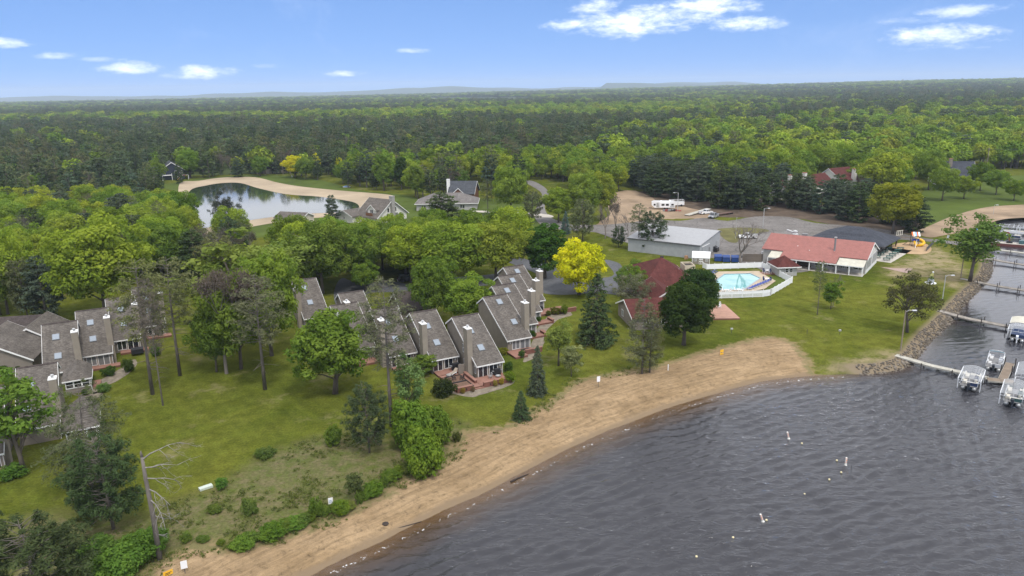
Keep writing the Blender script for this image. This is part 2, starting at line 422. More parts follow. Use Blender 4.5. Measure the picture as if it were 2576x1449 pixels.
def f_sand(t, b):
    tcn = t.n('ShaderNodeTexCoord'); v = tcn.outputs['Object']
    big = t.noise(v, .12, 5, .65); foot = t.noise(v, 1.25, 7, .78, dist=.5); gr = t.noise(v, 9, 3, .7)
    c = t.mix(t.ramp(big, [(.3, 0), (.7, 1)]), (.24, .165, .09, 1), (.36, .257, .15, 1))
    c = t.mix(1.0, c, t.ramp(foot, [(.32, .44), (.45, .90), (.75, 1.22)]), 'MULTIPLY')
    c = t.mix(1.0, c, t.ramp(gr, [(.3, .86), (.7, 1.1)]), 'MULTIPLY')
    cx_ = t.n('ShaderNodeCombineXYZ'); sp_2 = t.n('ShaderNodeSeparateXYZ'); t.l(v, sp_2.inputs[0]); t.l(t.math('MULTIPLY', attr(t, 'shore'), 1.1), cx_.inputs[0]); t.l(t.math('MULTIPLY', sp_2.outputs[0], .12), cx_.inputs[1])
    c = t.mix(1.0, c, t.ramp(t.noise(cx_.outputs[0], 1.6, 4, .65, dist=.6), [(.34, .74), (.6, 1.08)]), 'MULTIPLY')
    sh = attr(t, 'shore'); shn = t.math('ADD', sh, t.math('MULTIPLY', t.math('SUBTRACT', t.noise(v, .5, 4, .6), .5), 2.0))
    trash = t.math('MULTIPLY', t.smooth(t.noise(v, 1.2, 6, .8), .58, .66), t.math('MULTIPLY', t.smooth(shn, .6, 1.6), t.smooth(shn, 4.0, 2.0)))
    c = t.mix(t.math('MULTIPLY', trash, .6), c, (.07, .052, .035, 1))
    wet = t.smooth(shn, 1.6, .3)
    c = t.mix(wet, c, (.205, .15, .095, 1))
    gf = t.math('MULTIPLY', t.smooth(t.math('ADD', attr(t, 'sd'), t.math('MULTIPLY', t.noise(v, .6, 6, .75), 5)), 1.3, 2.6), .8)
    c = t.mix(gf, c, (.13, .13, .05, 1))
    t.l(c, b.inputs['Base Color'])
    bp = t.n('ShaderNodeBump'); bp.inputs['Strength'].default_value = .9; bp.inputs['Distance'].default_value = .16
    t.l(t.math('ADD', foot, t.math('MULTIPLY', big, 2.0)), bp.inputs['Height']); t.l(bp.outputs[0], b.inputs['Normal'])
m_sand = mat('beach_sand', rough=.95, spec=.1, fn=f_sand)
def f_forest(t, b):
    v = t.n('ShaderNodeTexCoord').outputs['Object']
    c = t.mix(t.ramp(t.noise(v, .06, 5, .6), [(.35, 0), (.65, 1)]), (.045, .055, .02, 1), (.075, .085, .032, 1))
    c = t.mix(t.ramp(t.noise(v, .004, 4, .6), [(.4, 0), (.6, 1)]), c, (.06, .09, .025, 1))
    c = t.mix(1.0, c, t.ramp(t.noise(v, .7, 4, .7), [(.3, .6), (.7, 1.3)]), 'MULTIPLY')
    t.l(c, b.inputs['Base Color'])
m_floor = mat('forest_floor', rough=1, spec=.02, fn=f_forest)

XI = (-95.0, 135.0); YI = (50.0, 215.0)
V, F_, keep, isand, at = grid_mesh(np.arange(XI[0], XI[1]+.1, .5), np.arange(YI[0], YI[1]+.1, .5))
Vb, Fb, kb, isb, atb = grid_mesh(np.arange(-420.0, 620.1, 2.5) - .0, np.arange(0.0, 460.1, 2.5), skip=(XI[0], XI[1], YI[0], YI[1]))
def join_np(sel1, sel2, name, m):
    Fa = F_[keep & sel1]; Fc = Fb[kb & sel2]+len(V)
    VV = np.concatenate([V, Vb]); FF = np.concatenate([Fa, Fc]); aa = {k: np.concatenate([at[k], atb[k]]) for k in at}
    o = bpy.data.objects.new(name, mesh_np(name, VV, FF, m, aa)); COL.objects.link(o); tag(o, kind='structure'); return o
# align the coarse grid with the fine one's border (shared multiples of 2.5 m from -420)
join_np(~isand, ~isb, 'lawn', m_lawn)
join_np(isand, isb, 'beach', m_sand)
B_ = 14500.0
def far_rise(x, y):
    """the plain climbs very gently with distance, a little more towards the right"""
    r = np.hypot(x, y); t = np.clip((r-900)/6500, 0, 1); s = np.clip((x/np.maximum(y, 1)+.35)/1.05, 0, 1); s = s*s*(3-2*s)
    return t*t*(3-2*t)*(6+46*s)
_xs = np.concatenate([np.linspace(-B_, -3000, 24), np.linspace(-2900, 2900, 60), np.linspace(3000, B_, 24)]); _ys = np.concatenate([np.linspace(459, 3000, 40), np.linspace(3100, B_, 50)])
_X, _Y = np.meshgrid(_xs, _ys); _x, _y = _X.ravel(), _Y.ravel(); _n = len(_xs); _i = np.arange((len(_ys)-1)*(_n-1)); _a = (_i//(_n-1))*_n+_i % (_n-1)
o = bpy.data.objects.new('ground', mesh_np('ground', np.stack([_x, _y, far_rise(_x, _y)-.05], 1), np.stack([_a, _a+1, _a+_n+1, _a+_n], 1), m_floor)); COL.objects.link(o); tag(o, kind='structure')
far = MB()
far.quad((-B_, -400, -.05), (-419, -400, -.05), (-419, 459, -.05), (-B_, 459, -.05))
far.quad((618, 300, -.05), (B_, 300, -.05), (B_, 459, -.05), (618, 459, -.05))
far.quad((-419, -400, -.05), (-60, -400, -.05), (-60, 1, -.05), (-419, 1, -.05))
tag(far.build('ground', m_floor), kind='structure')

# ---- water
def f_water(t, b):
    nt = t.t; out = nt.nodes['Material Output']; nt.nodes.remove(b)
    v = t.n('ShaderNodeTexCoord').outputs['Object']
    def mp(sx_, sy_, rz):
        m_ = t.n('ShaderNodeMapping'); m_.inputs['Scale'].default_value = (sx_, sy_, 1); m_.inputs['Rotation'].default_value = (0, 0, rad(rz)); t.l(v, m_.inputs[0]); return m_.outputs[0]
    n1 = t.noise(mp(.42, 1.1, 12), 1.0, 4, .6, dist=.5); n2 = t.noise(mp(1.1, 2.6, -14), 1.0, 3, .6, dist=.3); n3 = t.noise(mp(.06, .12, 20), 1.0, 2, .5)
    hgt = t.math('ADD', t.math('MULTIPLY', n1, 1.0), t.math('MULTIPLY', n2, .42))
    calm = t.smooth(n3, .3, .6)
    bp = t.n('ShaderNodeBump'); t.l(t.math('MULTIPLY', .22, t.math('SUBTRACT', 1.0, t.math('MULTIPLY', attr(t, 'calm'), .82))), bp.inputs['Distance'])
    t.l(t.math('ADD', .5, t.math('MULTIPLY', calm, .5)), bp.inputs['Strength']); t.l(hgt, bp.inputs['Height'])
    sh = attr(t, 'shore')
    shn = t.math('ADD', t.math('SUBTRACT', sh, t.math('MULTIPLY', attr(t, 'bank'), 3.0)), t.math('MULTIPLY', t.math('SUBTRACT', t.noise(v, .25, 4, .6), .5), 3.0))
    depth = t.smooth(shn, -.4, -6.5)
    body = t.n('ShaderNodeBsdfDiffuse'); t.l(t.mix(depth, (.064, .038, .020, 1), (.030, .030, .035, 1)), body.inputs[0])
    tr = t.n('ShaderNodeBsdfTransparent'); tr.inputs[0].default_value = (.80, .70, .56, 1)
    under = t.n('ShaderNodeMixShader'); t.l(t.smooth(shn, -.5, -3.2), under.inputs[0]); t.l(tr.outputs[0], under.inputs[1]); t.l(body.outputs[0], under.inputs[2])
    gl = t.n('ShaderNodeBsdfGlossy'); gl.inputs['Roughness'].default_value = .06; gl.inputs[0].default_value = (1, 1, 1, 1); t.l(bp.outputs[0], gl.inputs['Normal'])
    fr = t.n('ShaderNodeFresnel'); fr.inputs[0].default_value = 1.39; t.l(bp.outputs[0], fr.inputs['Normal'])
    mx = t.n('ShaderNodeMixShader'); t.l(fr.outputs[0], mx.inputs[0]); t.l(under.outputs[0], mx.inputs[1]); t.l(gl.outputs[0], mx.inputs[2])
    # small breaking ripples where the lake meets the sand
    fo = t.math('MULTIPLY', t.smooth(t.noise(mp(1.1, 1.1, 0), 2.0, 4, .7), .58, .64), t.math('MULTIPLY', t.smooth(sh, -1.75, -1.45), t.smooth(sh, -.9, -1.2)))
    fo = t.math('MULTIPLY', fo, t.smooth(attr(t, 'bank'), .6, .2))
    fd = t.n('ShaderNodeBsdfDiffuse'); fd.inputs[0].default_value = (.75, .75, .74, 1)
    m2 = t.n('ShaderNodeMixShader'); t.l(fo, m2.inputs[0]); t.l(mx.outputs[0], m2.inputs[1]); t.l(fd.outputs[0], m2.inputs[2])
    t.l(m2.outputs[0], out.inputs[0])
m_water = mat('lake_water', fn=f_water)
def water_grid():
    xs = np.arange(-60, 140.1, .34); ys = np.concatenate([np.arange(30, 56, 2.0), np.arange(56, 190, .34), np.arange(190, 300.1, 1.0)])
    X, Y = np.meshgrid(xs, ys); x = X.ravel(); y = Y.ravel(); d, bank = shore_info(x, y)
    nx = len(xs); i = np.arange((len(ys)-1)*(nx-1)); a = (i//(nx-1))*nx+i % (nx-1); FF = np.stack([a, a+1, a+nx+1, a+nx], 1)
    FF = FF[d[FF].min(1) < 4]
    calm0 = np.clip((x-58)/16, 0, 1)*np.clip((y-112)/22, 0, 1); rgw = np.random.default_rng(6); zw_ = np.zeros(x.shape)
    for k in range(26):                                            # wind waves running in towards the beach
        lam = np.exp(rgw.uniform(np.log(.7), np.log(2.2))); th = rgw.normal(rad(112), .42); ph = rgw.uniform(0, 6.28); am = .0128*lam**1.05
        env = .35+1.3*vnoise(x, y, 7+4*lam, 80+k)**1.3
        zw_ += am*env*np.sin((x*math.cos(th)+y*math.sin(th))*2*math.pi/lam+ph+1.6*vnoise(x, y, 3.5*lam, 140+k))
    zw_ = zw_+.25*np.abs(zw_); zw_ *= (1-.85*calm0)*np.clip(-d/3.5, .12, 1)*(.72+.5*vnoise(x, y, 34, 77)); zw_ = np.where((y < 57) | (y > 188) | (x > 138), 0, zw_)
    VV = np.stack([x, y, WZ+zw_], 1)
    xs2 = np.array([140.0, 300, 620]); ys2 = np.array([-60.0, 30, 300])
    ext = [(-60, -60), (140, -60), (140, 30), (-60, 30), (140, -60), (620, -60), (620, 330), (140, 330)]
    n0 = len(VV); VV = np.concatenate([VV, np.array([(a_, b_, WZ) for a_, b_ in ext])]); FF = np.concatenate([FF, n0+np.array([(0, 1, 2, 3), (4, 5, 6, 7)])])
    dd = np.concatenate([d, np.full(8, -60.0)]); bb = np.concatenate([bank, np.zeros(8)])
    calm = np.clip((VV[:, 0]-58)/16, 0, 1)*np.clip((VV[:, 1]-112)/22, 0, 1)
    o = bpy.data.objects.new('lake', mesh_np('lake', VV, FF, m_water, dict(shore=dd, bank=bb, calm=calm))); COL.objects.link(o); tag(o, kind='structure')
water_grid()

# ---- paved and bare ground, as sheets a little above the lawn
def f_asph(c1_, c2_, wear=.5):
    def f(t, b):
        v = t.n('ShaderNodeTexCoord').outputs['Object']
        c = t.mix(t.ramp(t.noise(v, .09, 6, .7), [(.35, 0), (.68, 1)]), (*c1_, 1), (*c2_, 1))
        c = t.mix(1.0, c, t.ramp(t.noise(v, 1.4, 5, .7), [(.3, 1-wear*.4), (.7, 1+wear*.25)]), 'MULTIPLY')
        vo = t.n('ShaderNodeTexVoronoi', feature='DISTANCE_TO_EDGE'); vo.inputs['Scale'].default_value = .16; t.l(t.vmath('ADD', v, t.noise(v, .5, 3, .6, out=1)), vo.inputs['Vector'])
        cr = t.smooth(vo.outputs[0], .02, .005)
        c = t.mix(t.math('MULTIPLY', cr, .55*wear), c, (.03, .028, .026, 1))
        t.l(c, b.inputs['Base Color'])
    return f
m_lot = mat('worn_asphalt', rough=.9, spec=.2, fn=f_asph((.125, .115, .105), (.215, .20, .19), 1.0))
m_asph = mat('dark_asphalt', rough=.85, spec=.25, fn=f_asph((.075, .078, .085), (.115, .118, .127), .6))
m_road = mat('grey_road', rough=.9, spec=.2, fn=f_asph((.15, .14, .135), (.2, .19, .18), .5))
m_dirt = mat('bare_dirt', (.29, .215, .145), .95, spec=.1, fn=var(.08, .6, 1.25, .4, 1.5))
m_psand = mat('pond_sand', (.36, .29, .205), .95, spec=.1, fn=var(.05, .75, 1.15, .3, .8))
m_mulch = mat('pale_mulch', (.21, .18, .14), .95, spec=.1, fn=var(1.1, .6, 1.3, .5, 5))
m_conc = mat('pale_concrete', (.43, .40, .35), .85, spec=.2, fn=var(.4, .85, 1.1))
m_parkgrass = mat('park_grass', (.068, .095, .018), .95, spec=.05, fn=var(.06, .75, 1.25, .4, 1.2))

LOT = gp([(1585, 560), (1640, 552), (1710, 556), (1770, 548), (1830, 556), (1900, 545), (1985, 546), (2050, 561), (2150, 569), (2240, 580), (2310, 597), (2390, 606), (2450, 614), (2440, 622), (2370, 611), (2290, 605), (2200, 604), (2140, 660), (1960, 690), (1890, 668), (1800, 650), (1700, 640), (1560, 606), (1500, 585), (1440, 580), (1440, 566), (1510, 566)], smooth=3)
ISLE = gp([(1806, 577), (1860, 573), (1915, 576), (1935, 582), (1900, 588), (1868, 598), (1852, 611), (1830, 607), (1812, 592)], smooth=4)
sheet('parking_lot', LOT, .05, m_lot)
sheet('lawn_island', ISLE, .10, mat('dry_grass', (.125, .118, .05), .95, spec=.05, fn=var(.15, .7, 1.2, .4, 2)))
DIRTP = gp([(1548, 484), (1600, 480), (1650, 503), (1720, 520), (1800, 539), (1770, 549), (1700, 551), (1640, 553), (1545, 566), (1500, 566), (1535, 535), (1528, 505)], smooth=6)
sheet('dirt_yard', DIRTP, .045, m_dirt, jitter=.7)
sheet('pine_straw', gp([(1600, 482), (1720, 486), (1900, 498), (2050, 512), (2200, 535), (2320, 562), (2300, 590), (2240, 581), (2110, 568), (1990, 547), (1900, 547), (1800, 545), (1720, 526), (1650, 512)], smooth=3), .042, mat('pine_needles', (.105, .08, .06), .95, spec=.05, fn=var(.2, .6, 1.3)))
DRIVE = gp([(1362, 735), (1420, 742), (1500, 737), (1560, 742), (1600, 730), (1588, 705), (1570, 680), (1556, 662), (1520, 655), (1545, 690), (1500, 700), (1440, 690), (1390, 672), (1330, 655), (1290, 640), (1270, 655), (1330, 680), (1365, 700)], smooth=4)
sheet('driveway', DRIVE, .05, m_asph)
sheet('back_driveway', gp([(840, 735), (860, 700), (900, 712), (980, 708), (1040, 715), (1120, 700), (1240, 690), (1300, 672), (1310, 690), (1250, 715), (1130, 725), (1000, 735), (930, 738), (880, 770), (850, 775)], smooth=4), .055, m_asph)
sheet('lane', gp([(1338, 455), (1362, 466), (1378, 480), (1382, 495), (1370, 520), (1386, 548), (1440, 566), (1440, 580), (1370, 570), (1345, 545), (1352, 515), (1364, 494), (1356, 480), (1330, 464), (1318, 455)], smooth=4), .06, m_road)
sheet('footpath', gp([(1385, 548), (1300, 540), (1200, 534), (1200, 530), (1300, 534), (1380, 540)], smooth=3), .07, m_conc)
PARK = gp([(2305, 560), (2330, 470), (2400, 452), (2600, 440), (2760, 440), (2760, 520), (2576, 516), (2480, 524), (2400, 545), (2330, 575)], smooth=4)
sheet('park_lawn', PARK, .04, m_parkgrass)
PARKSAND = gp([(2305, 585), (2330, 572), (2400, 543), (2480, 522), (2576, 515), (2760, 508), (2760, 540), (2576, 548), (2520, 553), (2483, 566), (2470, 588), (2400, 588), (2340, 598)], smooth=4)
sheet('sand_bank', PARKSAND, .07, m_dirt)
sheet('play_sand', gp([(2236, 622), (2262, 612), (2310, 610), (2338, 618), (2342, 632), (2320, 640), (2275, 638), (2240, 632)], smooth=4), .06, mat('play_sand', (.40, .28, .165), .95, spec=.1, fn=var(.3, .8, 1.15, .4, 4)))
sheet('mulch_bed', gp([(1132, 987), (1180, 999), (1215, 992), (1265, 977), (1294, 962), (1285, 948), (1260, 960), (1200, 978), (1150, 984)], smooth=4), .03, m_mulch, jitter=.12)
sheet('mulch_bed', gp([(236, 992), (268, 972), (312, 948), (345, 918), (335, 905), (300, 930), (250, 958), (232, 975)], smooth=4), .03, m_mulch, jitter=.12)
sheet('mulch_bed', gp([(1318, 912), (1352, 895), (1368, 868), (1372, 838), (1402, 806), (1440, 792), (1420, 782), (1380, 795), (1350, 830), (1340, 860), (1325, 890)], smooth=4), .03, m_mulch, jitter=.12)
sheet('mulch_bed', gp([(205, 1012), (232, 1008), (258, 995), (250, 985), (215, 995)], smooth=4), .03, m_mulch, jitter=.1)
PONDLAWN = gp([(330, 470), (420, 462), (500, 450), (640, 440), (780, 448), (900, 478), (1010, 490), (1060, 505), (1080, 540), (1040, 560), (900, 560), (760, 575), (640, 600), (520, 600), (470, 560), (440, 480)], smooth=4)
sheet('pond_lawn', PONDLAWN, .04, m_parkgrass)
sheet('house_lawn', gp([(1040, 500), (1120, 520), (1200, 500), (1300, 500), (1345, 485), (1358, 500), (1345, 535), (1400, 580), (1250, 590), (1050, 570)], smooth=4), .045, m_parkgrass)
sheet('pond_sand', gp([(452, 462), (500, 455), (560, 447), (640, 446), (700, 460), (760, 470), (860, 480), (978, 490), (987, 500), (960, 514), (930, 524), (895, 536), (840, 545), (755, 552), (660, 566), (560, 585), (470, 590), (455, 540)], smooth=5), .08, m_psand)
def f_pond(t, b):
    v = t.n('ShaderNodeTexCoord').outputs['Object']
    bp = t.n('ShaderNodeBump'); bp.inputs['Strength'].default_value = .10; bp.inputs['Distance'].default_value = .08
    mp = t.n('ShaderNodeMapping'); mp.inputs['Scale'].default_value = (.7, 1.6, 1); t.l(v, mp.inputs[0])
    t.l(t.noise(mp.outputs[0], .6, 3, .6), bp.inputs['Height']); t.l(bp.outputs[0], b.inputs['Normal'])
m_pond = mat('pond_water', (.022, .032, .024), .05, spec=.55, fn=f_pond)
POND = gp([(478, 480), (520, 467), (560, 461), (605, 461), (650, 474), (720, 489), (800, 495), (870, 505), (896, 512), (903, 522), (888, 530), (850, 535), (755, 539), (690, 546), (640, 553), (560, 566), (480, 575), (466, 530)], smooth=5)
sheet('pond', POND, .12, m_pond)
sheet('far_quarry', gp([(1095, 252), (1150, 250), (1300, 252), (1310, 256), (1200, 258), (1100, 257)], smooth=3), .2, mat('pale_quarry_sand', (.5, .43, .36), .95))

# ---- far hills, joined to the horizon
def hills(name, dist, x0, x1, hmax, seed, m):
    n = 160; vs = []; fs = []
    for i in range(n):
        x = x0+(x1-x0)*i/(n-1); h = hmax*(.35+.65*noise.noise(Vector((x/2600.0+seed, seed*3.1, 0)))+.18*noise.noise(Vector((x/700.0, seed, 2))))
        e = min(1, min(i, n-1-i)/10); h = max(6, h*e)
        for j, (dy, k) in enumerate(((-700, 0), (-350, .55), (0, 1), (450, .6), (1100, 0))):
            vs.append((x, dist+dy+120*noise.noise(Vector((x/900.0, j, seed))), h*k-.3+float(far_rise(np.array(x), np.array(dist)))))
    for i in range(n-1):
        for j in range(4):
            a = i*5+j; fs.append((a, a+5, a+6, a+1))
    me = bpy.data.meshes.new(name); me.from_pydata(vs, [], fs); me.materials.append(m); me.polygons.foreach_set('use_smooth', [True]*len(fs)); me.update()
    o = bpy.data.objects.new(name, me); COL.objects.link(o); tag(o, kind='structure')
m_hill = mat('wooded_hill', (.05, .075, .035), 1, spec=0, fn=var(.01, .7, 1.2))
hills('hills', 12500, -10500, 1500, 165, 3, m_hill)
hills('hills', 13000, -2500, 11500, 150, 8, m_hill)
hills('hills', 11000, 1300, 3100, 140, 21, m_hill)

hz = MB().box(-14900, -420, -5.2, 14900, 14800, 215)
def f_haze(t, b):
    t.t.nodes.remove(b); pv = t.n('ShaderNodeVolumePrincipled'); pv.inputs['Color'].default_value = (.70, .83, 1, 1)
    pv.inputs['Density'].default_value = HAZE; pv.inputs['Anisotropy'].default_value = .0
    t.l(pv.outputs[0], t.t.nodes['Material Output'].inputs['Volume'])
HAZE = .000085
hzo = hz.build('haze', mat('thin_haze', fn=f_haze)); tag(hzo, kind='stuff')
# ------------------------------------------------------------------ vegetation: prototypes
NPR = np.random.default_rng(11)
def f_leaf(trans=.3, far=False):
    def f(t, b):
        t.t.nodes.remove(b); out = t.t.nodes['Material Output']
        oi = t.n('ShaderNodeObjectInfo'); tint = attr(t, 'tint')
        hsv = t.n('ShaderNodeHueSaturation'); t.l(attr(t, 'col', 0, 'INSTANCER') if far else oi.outputs['Color'], hsv.inputs['Color'])
        t.l(t.math('ADD', .5, t.math('MULTIPLY', t.math('SUBTRACT', tint, .5), -.030)), hsv.inputs['Hue'])
        t.l(t.math('ADD', .72, t.math('MULTIPLY', tint, .56)), hsv.inputs['Value'])
        hsv.inputs['Saturation'].default_value = 1.0
        d = t.n('ShaderNodeBsdfDiffuse'); t.l(hsv.outputs[0], d.inputs[0])
        tr = t.n('ShaderNodeBsdfTranslucent'); t.l(t.mix(1.0, hsv.outputs[0], (1.15, 1.2, .6, 1), 'MULTIPLY'), tr.inputs[0])
        mx = t.n('ShaderNodeMixShader'); mx.inputs[0].default_value = trans
        t.l(d.outputs[0], mx.inputs[1]); t.l(tr.outputs[0], mx.inputs[2]); t.l(mx.outputs[0], out.inputs[0])
    return f
m_leaf = mat('leaves', fn=f_leaf(.40)); m_leaf_far = mat('far_leaves', fn=f_leaf(.25, True)); m_needle = mat('needles', fn=f_leaf(.12))
m_bark = mat('bark', (.125, .105, .088), .95, spec=.1, fn=var(2.5, .6, 1.3, .5, 9, (1, 1, .25)))
m_pinebark = mat('pine_bark', (.15, .132, .115), .95, spec=.1, fn=var(2.5, .6, 1.3, .5, 9, (1, 1, .3)))
m_twig = mat('grey_twigs', (.19, .165, .145), .95, spec=.1)
m_dead = mat('weathered_wood', (.25, .235, .215), .9, spec=.1, fn=var(2, .6, 1.25, .4, 8, (1, 1, .2)))

def leaf_quads(c, nrm_, size, asp=1.0, rng=NPR):
    """kite-shaped leaf sprays at points c facing nrm_"""
    n = len(c); r = rng.normal(size=(n, 3)); u = np.cross(nrm_, r); u /= np.linalg.norm(u, axis=1)[:, None]+1e-9
    v = np.cross(nrm_, u); v /= np.linalg.norm(v, axis=1)[:, None]+1e-9
    s = size*rng.uniform(.6, 1.4, n)[:, None]; a = u*s*asp; b = v*s
    V = np.stack([c-a*.9, c-b*.55+a*.1, c+a, c+b*.6-a*.05], 1).reshape(-1, 3)
    return V
def clump_pts(cent, rads, per, rng, flat=1.0, up=.25, shell=.55):
    K = len(cent); per = np.broadcast_to(per, K).astype(int); idx = np.repeat(np.arange(K), per); n = len(idx)
    d = rng.normal(size=(n, 3)); d[:, 2] += up; d /= np.linalg.norm(d, axis=1)[:, None]
    r = rads[idx]*(shell+(1-shell)*rng.random(n)**.6)
    p = cent[idx]+d*r[:, None]*np.array([1, 1, flat])
    nn = d*1.0+rng.normal(size=(n, 3))*.40; nn[:, 2] += .30; nn /= np.linalg.norm(nn, axis=1)[:, None]
    return p, nn, idx
def leaf_mesh(name, V, tint, m):
    n = len(V)//4; F_ = np.arange(4*n).reshape(-1, 4)
    me = mesh_np(name, V, F_, m, None, smooth=False)
    a = me.attributes.new('tint', 'FLOAT', 'FACE'); a.data.foreach_set('value', np.clip(tint, 0, 1).astype(np.float32))
    return me
class Tree: pass
def broad(seed, H=15, rx=5.2, crown_lo=.28, K=52, per=170, leaf=.30, clump=(1.3, 2.0), shape=1.0, limbs=9, trunk_r=.28, m=None, gap=.0, loose=.0, twig=False):
    rng = np.random.default_rng(seed); T = Tree()
    zc = H*(crown_lo+1)/2; rz = H*(1-crown_lo)/2
    k = np.arange(K)+.5; ph = np.arccos(1-2*k/K); th = np.pi*(1+5**.5)*k+rng.uniform(0, 6)
    d = np.stack([np.cos(th)*np.sin(ph), np.sin(th)*np.sin(ph), np.cos(ph)], 1)
    kp = d[:, 2] > -.78; d = d[kp]; th = th[kp]; K = len(d)
    rr = rng.uniform(.52, 1.0, K)**.7*(1+rng.normal(size=K)*.07)
    rr[rng.random(K) < .25] *= .6
    prof = np.where(d[:, 2] > 0, 1.0, 1-.28*(-d[:, 2])*shape)
    lob = 1+.13*np.sin(2*th+rng.uniform(0, 6))+.09*np.sin(3*th+rng.uniform(0, 6))
    cr = rng.uniform(clump[0], clump[1], K)
    c = np.stack([d[:, 0]*(rx-cr*.6)*rr*prof*lob, d[:, 1]*(rx-cr*.6)*rr*prof*lob, zc+d[:, 2]*(rz-cr*.5)*rr], 1)
    if gap: sel = rng.random(K) > gap; c = c[sel]; cr = cr[sel]; K = len(c)
    p, nn, idx = clump_pts(c, cr, (per*(cr/np.mean(cr))**2).astype(int), rng, flat=.8, shell=.45-loose*.3)
    T.crown_V = leaf_quads(p, nn, leaf, 1.1, rng); ct = rng.random(K)
    T.tint = .62*ct[idx]+.38*rng.random(len(idx)); T.c = c
    mb = MB(); lean = rng.normal(size=2)*.25
    base = [Vector((0, 0, -.2)), Vector((lean[0]*.3, lean[1]*.3, H*.16)), Vector((lean[0], lean[1], H*.36)), Vector((lean[0]*1.3, lean[1]*1.3, H*.62)), Vector((lean[0]*1.5, lean[1]*1.5, H*.82))]
    mb.tube(base, [trunk_r*1.35, trunk_r, trunk_r*.78, trunk_r*.42, trunk_r*.12], 7)
    order = rng.permutation(K)[:limbs]
    for i in order:
        e = Vector(c[i]); zs = min(max(e.z-H*.22, H*.17), H*.6); s = Vector((lean[0]*zs/H*2, lean[1]*zs/H*2, zs))
        mid = s.lerp(e, .5)+Vector((0, 0, H*.03)); mb.tube([s, mid, e], [trunk_r*.42, trunk_r*.26, trunk_r*.08], 5, False)
        if twig:
            for q in range(3):
                e2 = e+Vector(rng.normal(size=3)*1.1); mb.tube([mid, e2], [trunk_r*.12, .01], 3, False)
    T.mb = mb; T.H = H; T.mats = (m_bark, m or m_leaf); return T
def conif(seed, H=16, rmax=3.6, lo=.12, whorls=15, nb=6, spray=26, leaf=.34, prof='white', droop=.05, flat=.30, cr=(.75, 1.15), trunk_r=.26, asp=1.9, dead=0, thin=0.0):
    rng = np.random.default_rng(seed); T = Tree(); mb = MB()
    sway = rng.normal(size=2)*.2
    ax = lambda z: Vector((sway[0]*(z/H)**2*2, sway[1]*(z/H)**2*2, z))
    mb.tube([ax(-.2), ax(H*.3), ax(H*.6), ax(H*.85), ax(H)], [trunk_r*1.25, trunk_r*.85, trunk_r*.55, trunk_r*.25, .02], 6)
    C = []; Rr = []
    for wi in range(whorls):
        f = (wi+rng.uniform(-.3, .3))/whorls; z = H*(lo+(1-lo)*max(f, 0)); u = max(0, min(1, f))
        if prof == 'white': L = rmax*(.45+.55*min(1, u/.25))*(1-u**1.6)**.75+.25
        elif prof == 'spruce': L = rmax*(1-u)**.9+.12
        elif prof == 'red': L = rmax*math.sin(math.pi*min(1, .18+.82*u))**.6*(1 if u < .7 else .9)+.2
        else: L = rmax*(1-u*.75)
        n = max(3, int(round(nb*(.6+.4*L/rmax)))); t0 = rng.uniform(0, 6.28)
        for b in range(n):
            if thin and rng.random() < thin: continue
            t = t0+6.283*b/n+rng.normal()*.28; Lb = L*rng.uniform(.62, 1.12); o = ax(z)
            up_ = (.22 if prof in ('white', 'red') else -.12)+rng.normal()*.09
            tip = o+Vector((math.cos(t)*Lb, math.sin(t)*Lb, Lb*up_-droop*Lb*Lb*.3))
            mb.tube([o, o.lerp(tip, .55)+Vector((0, 0, .05*Lb)), tip], [trunk_r*.22, trunk_r*.13, .015], 3, False)
            ns = max(1, int(Lb/.95)) if prof != 'red' else max(1, int(Lb/1.15))
            for s_ in range(ns):
                q = 1-s_/max(1, ns)*.62; p = o.lerp(tip, q)+Vector(rng.normal(size=3)*.12)
                C.append(p); Rr.append(rng.uniform(*cr)*(1.0 if q > .6 else .85)*(.55 if u > .9 else 1))
    for k_ in range(dead):
        z = H*rng.uniform(.18, lo+.12); t = rng.uniform(0, 6.28); L = rmax*rng.uniform(.4, .95); o = ax(z)
        tip = o+Vector((math.cos(t)*L, math.sin(t)*L, -L*.12)); mb.tube([o, o.lerp(tip, .5)+Vector((0, 0, .12)), tip], [.05, .035, .012], 3, False)
    c = np.array([tuple(p) for p in C]); rr = np.array(Rr)
    p, nn, idx = clump_pts(c, rr, np.full(len(c), spray), rng, flat=flat, up=.5, shell=.15)
    nn[:, 2] += .5; nn /= np.linalg.norm(nn, axis=1)[:, None]
    T.crown_V = leaf_quads(p, nn, leaf*.6, asp, rng); ct = rng.random(len(c)); T.tint = .5*ct[idx]+.5*rng.random(len(idx)); T.mb = mb; T.H = H
    T.mats = (m_pinebark, m_needle); return T
